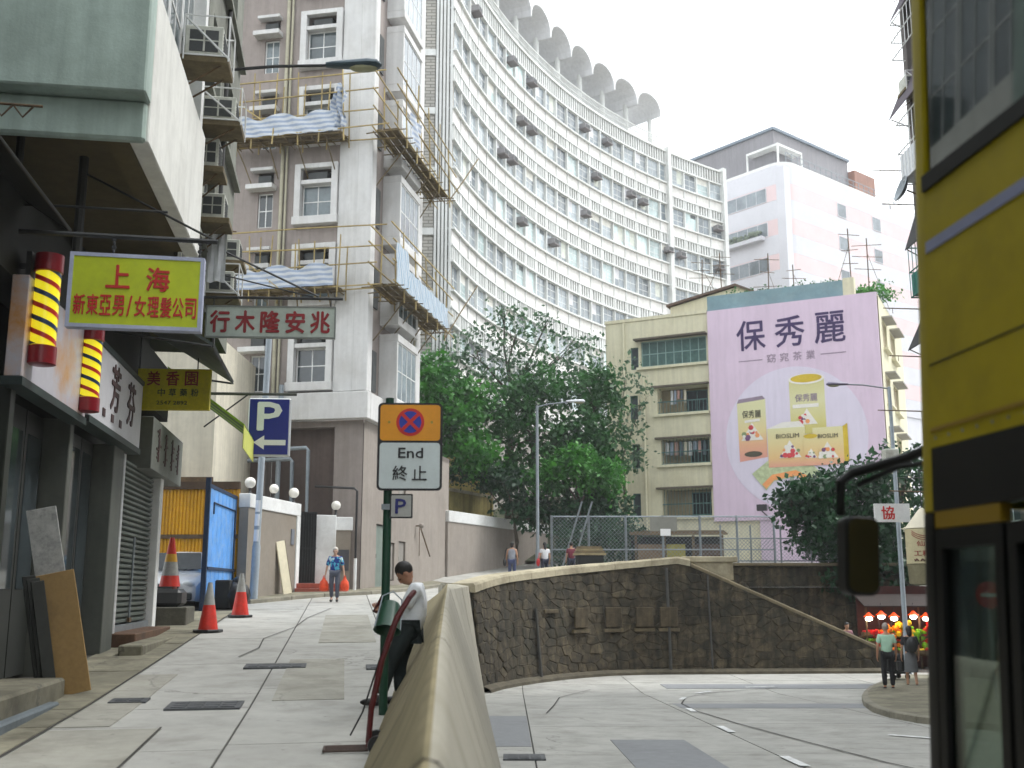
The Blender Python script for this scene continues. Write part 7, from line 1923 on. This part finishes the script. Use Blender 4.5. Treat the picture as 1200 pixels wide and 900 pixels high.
    # shirt
    if shirt is not None:
        jn = {'pelvis': J['pelvis'] + (J['pelvis'] - J['spine']).normalized() * tail * s, 'spine': J['spine'], 'chest': J['chest'], 'nk': J['chest'].lerp(J['neck'], .55)}
        e2 = [('pelvis', 'spine'), ('spine', 'chest'), ('chest', 'nk')]; r2 = dict(pelvis=(.168 * hips + tail * .1, .135 + tail * .1), spine=(.155, .125), chest=(.172, .128), nk=(.085, .075))
        for S_ in 'LR':
            jn['sh' + S_] = J['sh' + S_]; e2.append(('chest', 'sh' + S_)); r2['sh' + S_] = .072 if sleeve else .05
            if sleeve:
                jn['el' + S_] = J['sh' + S_].lerp(J['el' + S_], min(sleeve, 1)); e2.append(('sh' + S_, 'el' + S_)); r2['el' + S_] = .066 if sleeve <= 1 else .056
                if sleeve > 1: jn['wr' + S_] = J['el' + S_].lerp(J['wr' + S_], sleeve - 1); e2.append(('el' + S_, 'wr' + S_)); r2['wr' + S_] = .045
        me = skin_mesh(jn, e2, sc(r2, slim), 2)
        link('shirt', me, shirt, t)
    if trousers is not None:
        jn = {'pelvis': J['pelvis']}; e2 = []; r2 = dict(pelvis=(.152 * hips, .12))
        for S_ in 'LR':
            f = leg_to; jn['hi' + S_] = J['hi' + S_]; jn['kn' + S_] = J['kn' + S_]; jn['an' + S_] = J['kn' + S_].lerp(J['an' + S_], f)
            e2 += [('pelvis', 'hi' + S_), ('hi' + S_, 'kn' + S_), ('kn' + S_, 'an' + S_)]; r2.update({'hi' + S_: .102, 'kn' + S_: .074, 'an' + S_: .062})
        link('trousers', skin_mesh(jn, e2, sc(r2, slim), 2), trousers, t)
    if skirt is not None:
        pc = J['pelvis']; k = .5 * s
        MB().lathe([(.13 * s, .06 * s), (.155 * s, 0), (.175 * s, -.2 * s), (.19 * s, -k), (.17 * s, -k)], 18, pc).build('skirt', skirt, t, smooth=True)
    # hair cap
    if not bald:
        hr = MB(); hr.ball((0, .022 * q, .045 * q), (.086 * q, .100 * q, .100 * q), 26, 20, Mh)
        if hair_len: hr.ball((0, .055 * q, .0 - hair_len * .5), (.075 * q, .055 * q, .06 * q + hair_len * .6), 14, 10, Mh)
        me = hr.mesh('hair', smooth=True)
        # keep the face clear: pull in front-lower vertices
        Mi = Mh.inverted()
        for v in me.vertices:
            l = Mi @ v.co
            h_n = .007 * q * math.sin(l.x / q * 190 + l.z / q * 60) * math.cos(l.z / q * 130 + l.y / q * 90)
            l = l * (1 + h_n * 4)
            if l.y < -.035 * q and l.z < (.06 + .012 * math.sin(l.x / q * 120)) * q: l.y = -.035 * q; l.x *= .9
            lim_ = -.06 * q if l.y > .03 * q else -.012 * q
            if l.z < lim_ and not hair_len: l.z = lim_; l.x *= .92
            v.co = Mh @ l
        link('hair', me, mat('hair %.3f' % hair[0], hair, .6, .2, 10), t)
    for S_ in 'LR':
        a, b = J['an' + S_], J['to' + S_]; c = (a + b) / 2; d = (b - a); yaw = math.atan2(d.y, d.x)
        sh = MB(); sh.ball((.0, 0, 0), (.14 * s, .048 * s, .042 * s), 12, 8); sh.ball((-.055 * s, 0, .03 * s), (.05 * s, .042 * s, .045 * s), 10, 6)
        o = sh.build('shoe', mat('shoe %.3f' % shoes[0], shoes, .5, .15, 6), t, smooth=True); o.location = (c.x, c.y, max(.045 * s, min(a.z, b.z) - .0)); o.rotation_euler = (0, 0, yaw)
    return t, J, s
M_shw = mat('white cotton shirt', (.76, .78, .80, 1), .85, .04, 5, .9, 9)
M_trd = mat('dark green grey trousers', srgb(30, 40, 40), .85, .15, 5, .8, 10)
gz3 = z_up(12.1)
lean = dict(pelvis=(0, .36, .83), spine=(0, .44, .99), chest=(0, .45, 1.19), neck=(0, .40, 1.315), head=(0, .30, 1.40),
            shL=(.17, .43, 1.24), elL=(.21, .30, .99), wrL=(.10, .10, 1.02), haL=(.07, .03, 1.04),
            shR=(-.17, .43, 1.24), elR=(-.21, .30, .98), wrR=(-.10, .10, 1.00), haR=(-.07, .03, 1.02),
            hiL=(.09, .34, .80), knL=(.10, .16, .44), anL=(.10, .06, .09), toL=(.11, -.09, .04),
            hiR=(-.09, .34, .80), knR=(-.10, .24, .43), anR=(-.10, .26, .09), toR=(-.11, .11, .04))
t, J, s = person('man in white shirt leaning back on the parapet, head bowed over something held', (-1.48, 12.0, gz3 + .015), R(-90), lean, 1.70, skin=srgb(172, 124, 98), shirt=M_shw, trousers=M_trd, sleeve=.85, tail=.12, slim=1.12, detail=True, look=(0, -.75, -.65), hair=srgb(30, 26, 24))
fo = thing('folded_booklet', 'dark red booklet held open by the leaning man', 'booklet', (-1.48, 12.0, gz3 + .015), R(-90))
MB().add([(-.12, .0, 1.00), (0, .03, .97), (0, .14, 1.16), (-.12, .10, 1.19)], [(0, 1, 2, 3)]).add([(.12, .0, 1.00), (0, .03, .97), (0, .14, 1.16), (.12, .10, 1.19)], [(0, 1, 2, 3)]).build('cover', mat('dark red card', srgb(98, 24, 28), .6, .15), fo).location = (0, -.04, 0)
MB().add([(-.11, .012, 1.012), (0, .036, .985), (0, .13, 1.15), (-.11, .09, 1.18)], [(0, 1, 2, 3)]).build('page', M_white, fo).location = (0, -.028, 0.006)

M_flor = bpy.data.materials.new('blue floral print'); M_flor.use_nodes = True
_n = M_flor.node_tree.nodes; _v = _n.new('ShaderNodeTexVoronoi'); _v.inputs['Scale'].default_value = 16; _g = _n.new('ShaderNodeNewGeometry'); _c = _n.new('ShaderNodeValToRGB')
_c.color_ramp.interpolation = 'CONSTANT'
for _e, (_p, _k) in zip([_c.color_ramp.elements[0], _c.color_ramp.elements[1], _c.color_ramp.elements.new(.6), _c.color_ramp.elements.new(.85)], ((0, (.01, .04, .22, 1)), (.35, (.02, .16, .5, 1)), (.6, (.08, .40, .55, 1)), (.85, (.45, .6, .62, 1)))): _e.position = _p; _e.color = _k
M_flor.node_tree.links.new(_g.outputs['Position'], _v.inputs['Vector']); M_flor.node_tree.links.new(_v.outputs['Color'], _c.inputs[0]); M_flor.node_tree.links.new(_c.outputs[0], _n['Principled BSDF'].inputs['Base Color']); _n['Principled BSDF'].inputs['Roughness'].default_value = .85
walk = dict(knL=(.10, -.10, .50), anL=(.10, -.08, .09), toL=(.11, -.23, .05), knR=(-.10, .0, .50), anR=(-.10, .16, .12), toR=(-.11, .02, .05))
t, J, s = person('elderly woman in blue floral blouse walking down the street with orange bags', (-5.15, 31.5, z_up(31.5) + .015), R(4), dict(walk, elL=(.25, .02, 1.13), wrL=(.29, -.03, .90), haL=(.30, -.04, .82), elR=(-.25, .02, 1.13), wrR=(-.29, -.03, .90), haR=(-.30, -.04, .82)), 1.54, skin=srgb(190, 150, 126), shirt=M_flor, trousers=mat('grey trousers', srgb(84, 88, 100), .85, .12, 5), sleeve=1.0, hair=srgb(196, 190, 180), detail=True, hips=1.08, slim=1.03)
M_obag = mat('orange carrier bag', srgb(224, 74, 30), .5, .15, 8, .3, 20)
for i, sg in enumerate((-1, 1)):
    b_ = thing('carrier_bag', 'orange plastic bag in the %s of the floral blouse' % ('hand on the left side' if sg < 0 else 'hand on the right side'), 'bag', (-5.15 + sg * .30, 31.5 - .06, z_up(31.5) + .30), R(4), 'orange carrier bags')
    MB().lathe([(.07, .02), (.12, .05), (.135, .16), (.11, .29), (.045, .37), (.03, .42)], 12, M=Matrix.Scale(.75, 4, (0, 1, 0))).build('sack', M_obag, b_, smooth=True)
    MB().tube([(-.04, 0, .38), (-.01, 0, .47), (.01, 0, .47), (.04, 0, .38)], .012, 5).build('handles', M_obag, b_)
person('woman in grey vest with tied dark hair seen from behind past the parapet', (.0, 44.5, z_up(44.5)), R(172), None, 1.64, skin=srgb(176, 134, 108), shirt=mat('grey vest', srgb(150, 154, 164), .85, .1, 5, .8, 10), trousers=mat('denim shorts', srgb(70, 78, 110), .85, .1, 5, .8, 10), sleeve=0, leg_to=.1, hair_len=.05, hips=1.1)
hb = thing('shoulder_bag', 'dark shoulder bag hanging beside the grey vest', 'bag', (-.30, 44.4, z_up(44.5) + .72), R(10))
MB().ball((0, 0, .12), (.08, .14, .16), 10, 8).build('sack', M_black, hb, smooth=True); MB().tube([(0, -.08, .22), (.05, -.03, .6), (.10, .02, .70), (.05, .08, .6), (0, .08, .22)], .012, 5).build('strap', M_black, hb)
person('woman in white top with long dark hair walking away past the parapet', (1.38, 45.5, z_up(45.5)), R(200), None, 1.60, shirt=mat('white top', (.66, .66, .68, 1), .85, .05, 5), trousers=mat('dark jeans', srgb(40, 44, 60), .85, .1, 5, .8, 10), sleeve=.6, hair_len=.14)
hb = thing('red_bag', 'red bag carried beside the white top', 'bag', (1.10, 45.4, z_up(45.5) + .66), 0)
MB().ball((0, 0, .14), (.08, .12, .17), 10, 8).build('sack', mat('red bag', srgb(196, 40, 44), .6, .1), hb, smooth=True); MB().tube([(0, -.06, .26), (.05, 0, .55), (0, .06, .26)], .012, 5).build('strap', mat('red bag', (.5,0,0,1)), hb)
person('person in maroon top, lowest of the walkers seen past the parapet', (2.55, 46.4, z_up(46.4) - .02), R(190), None, 1.58, shirt=mat('maroon top', srgb(110, 44, 58), .85, .1, 5, .8, 10), trousers=mat('dark jeans', (0,0,0,1)), sleeve=.7)
zi = lambda Y: z_low(Y) + .135
person('man in pale green shirt and black trousers standing at the pavement corner', (9.9, 29.0, zi(29.0)), R(172), None, 1.70, skin=srgb(178, 130, 104), shirt=mat('pale green shirt', srgb(168, 206, 182), .85, .06, 5, .8, 10), trousers=mat('black trousers', (.012, .012, .014, 1), .85, .15, 5, .8, 10), sleeve=.75, hair=srgb(150, 140, 132), shoes=srgb(20, 20, 20), detail=True)
hb = thing('black_briefcase', 'dark bag hanging at the side of the pale green shirt', 'bag', (10.18, 28.95, zi(29) + .50), R(80))
MB().box(-.17, .17, -.05, .05, 0, .26).build('case', M_black, hb, bevel=.02); MB().tube([(-.06, 0, .26), (-.04, 0, .33), (.04, 0, .33), (.06, 0, .26)], .012, 5).build('handle', M_black, hb)
person('woman with dark backpack and short skirt walking towards the fruit stall', (10.95, 30.2, zi(30.2)), R(170), walk, 1.62, shirt=mat('dark grey top', srgb(44, 42, 44), .85, .1, 5, .8, 10), skirt=mat('grey skirt', srgb(96, 98, 100), .85, .1, 5, .8, 10), sleeve=.8, hair_len=.10, shoes=srgb(50, 40, 36))
bp = thing('backpack', 'dark backpack on the woman walking to the stall', 'bag', (10.93, 30.0, zi(30.2) + .98), R(-10))
MB().ball((0, -.06, .18), (.16, .10, .22), 12, 8).build('sack', M_black, bp, smooth=True)
for e in (-1, 1): MB().tube([(e * .1, .0, .02), (e * .13, .14, .16), (e * .12, .1, .40), (e * .1, .0, .38)], .016, 5).build('strap', M_black, bp)
person('stall keeper in dusty pink top behind the pavement corner', (11.6, 37.9, -1.19), R(10), None, 1.62, shirt=mat('dusty pink top', srgb(136, 96, 104), .85, .1, 5, .8, 10), trousers=mat('dark navy trousers', srgb(34, 36, 46), .85, .1, 5, .8, 10), sleeve=1.0)
person('shopper in dark clothes half hidden by the bus near the stall', (12.3, 31.5, zi(31.5)), R(150), None, 1.66, shirt=mat('olive top', srgb(80, 70, 40), .85, .1, 5, .8, 10), trousers=mat('black trousers', (0,0,0,1)), sleeve=1.0)
person('woman in pale pink top on the pavement seen through the bus door', (9.05, 20.0, zi(20.0)), R(-60), None, 1.60, shirt=mat('pale pink top', srgb(196, 160, 160), .85, .06, 5, .8, 10), trousers=mat('khaki trousers', srgb(140, 124, 84), .85, .1, 5, .8, 10), sleeve=.9, hair_len=.08)
hc = thing('hand_cart', 'small dark hand cart parked beside the stall keeper', 'cart', (11.5, 33.0, zi(33.0)), R(20))
MB().box(-.35, .35, -.25, .25, .18, .24).build('deck', M_black, hc, bevel=.01); MB().box(-.3, .2, -.2, .2, .245, .75).build('load', M_dark, hc, bevel=.04)
MB().tube([(.35, -.2, .2), (.45, -.2, .95), (.45, .2, .95), (.35, .2, .2)], .018, 6).build('handle', M_steel, hc)
for x_ in (-.25, .25):
    for y_ in (-.2, .2): MB().lathe([(.02, -.02), (.08, -.02), (.08, .02), (.02, .02)], 12, M=Matrix.Translation((x_, y_, .09)) @ Matrix.Rotation(math.pi / 2, 4, 'X')).build('wheel', M_black, hc)
# ================================================================ unseen tenement rows behind the viewer on both sides, added to block sky light
def unseen_row(name, label, P0, dirang, length, height, depth, m, seed):
    """plain unseen tenement that blocks sky light: local x along the street, wall at y = 0 facing -y"""
    r_ = random.Random(seed); t = thing(name, label, 'building', P0, dirang)
    holes = []
    for k in range(int((height - 5) / 3)):
        for i in range(int(length / 3)): holes.append((.8 + i * 3, 2.4 + i * 3, 5 + k * 3, 6.5 + k * 3))
    w_ = MB(); holed_wall(w_, 0, length, -1.5, height, holes, .25, lambda u, d, z: (u, d, z))
    w_.quad((0, 0, -1.5), (0, depth, -1.5), (0, depth, height), (0, 0, height)); w_.quad((length, 0, -1.5), (length, depth, -1.5), (length, depth, height), (length, 0, height))
    w_.quad((0, 0, height), (length, 0, height), (length, depth, height), (0, depth, height)); w_.build('wall', m, t)
    for u0, u1, z0, z1 in holes: window(t, u0, .12, z0, 1.6, 1.5, M_white, M_gwin, 2, 2, .06)
    MB().box(0, length, -.9, 0.01, 3.9, 4.15).build('shop_canopy', M_zinc, t)
    return t
x, y, _ = LW(-1.15, -26)
unseen_row('tenement', 'unseen grey tenement row on the left behind the viewer, added to block sky light', (x, y, 0), R(90) + LR, 34, 17, 9, M_t2, 1)
unseen_row('tenement', 'unseen pinkish tenement row on the right behind the viewer, added to block sky light', (13.75, 13.9, 0), R(-90), 42, 24, 9, M_ra, 2)
# ================================================================ humid air
hz = MB().box(-300, 300, -60, 300, -2.9, 53).build('haze', None)
stuff(hz)
mh_ = bpy.data.materials.new('humid air'); mh_.use_nodes = True; tn = mh_.node_tree
tn.nodes.remove(tn.nodes['Principled BSDF'])
pv = tn.nodes.new('ShaderNodeVolumePrincipled'); pv.inputs['Color'].default_value = (.93, .95, .97, 1); pv.inputs['Density'].default_value = .0009
tn.links.new(pv.outputs[0], tn.nodes['Material Output'].inputs['Volume'])
hz.data.materials.append(mh_)
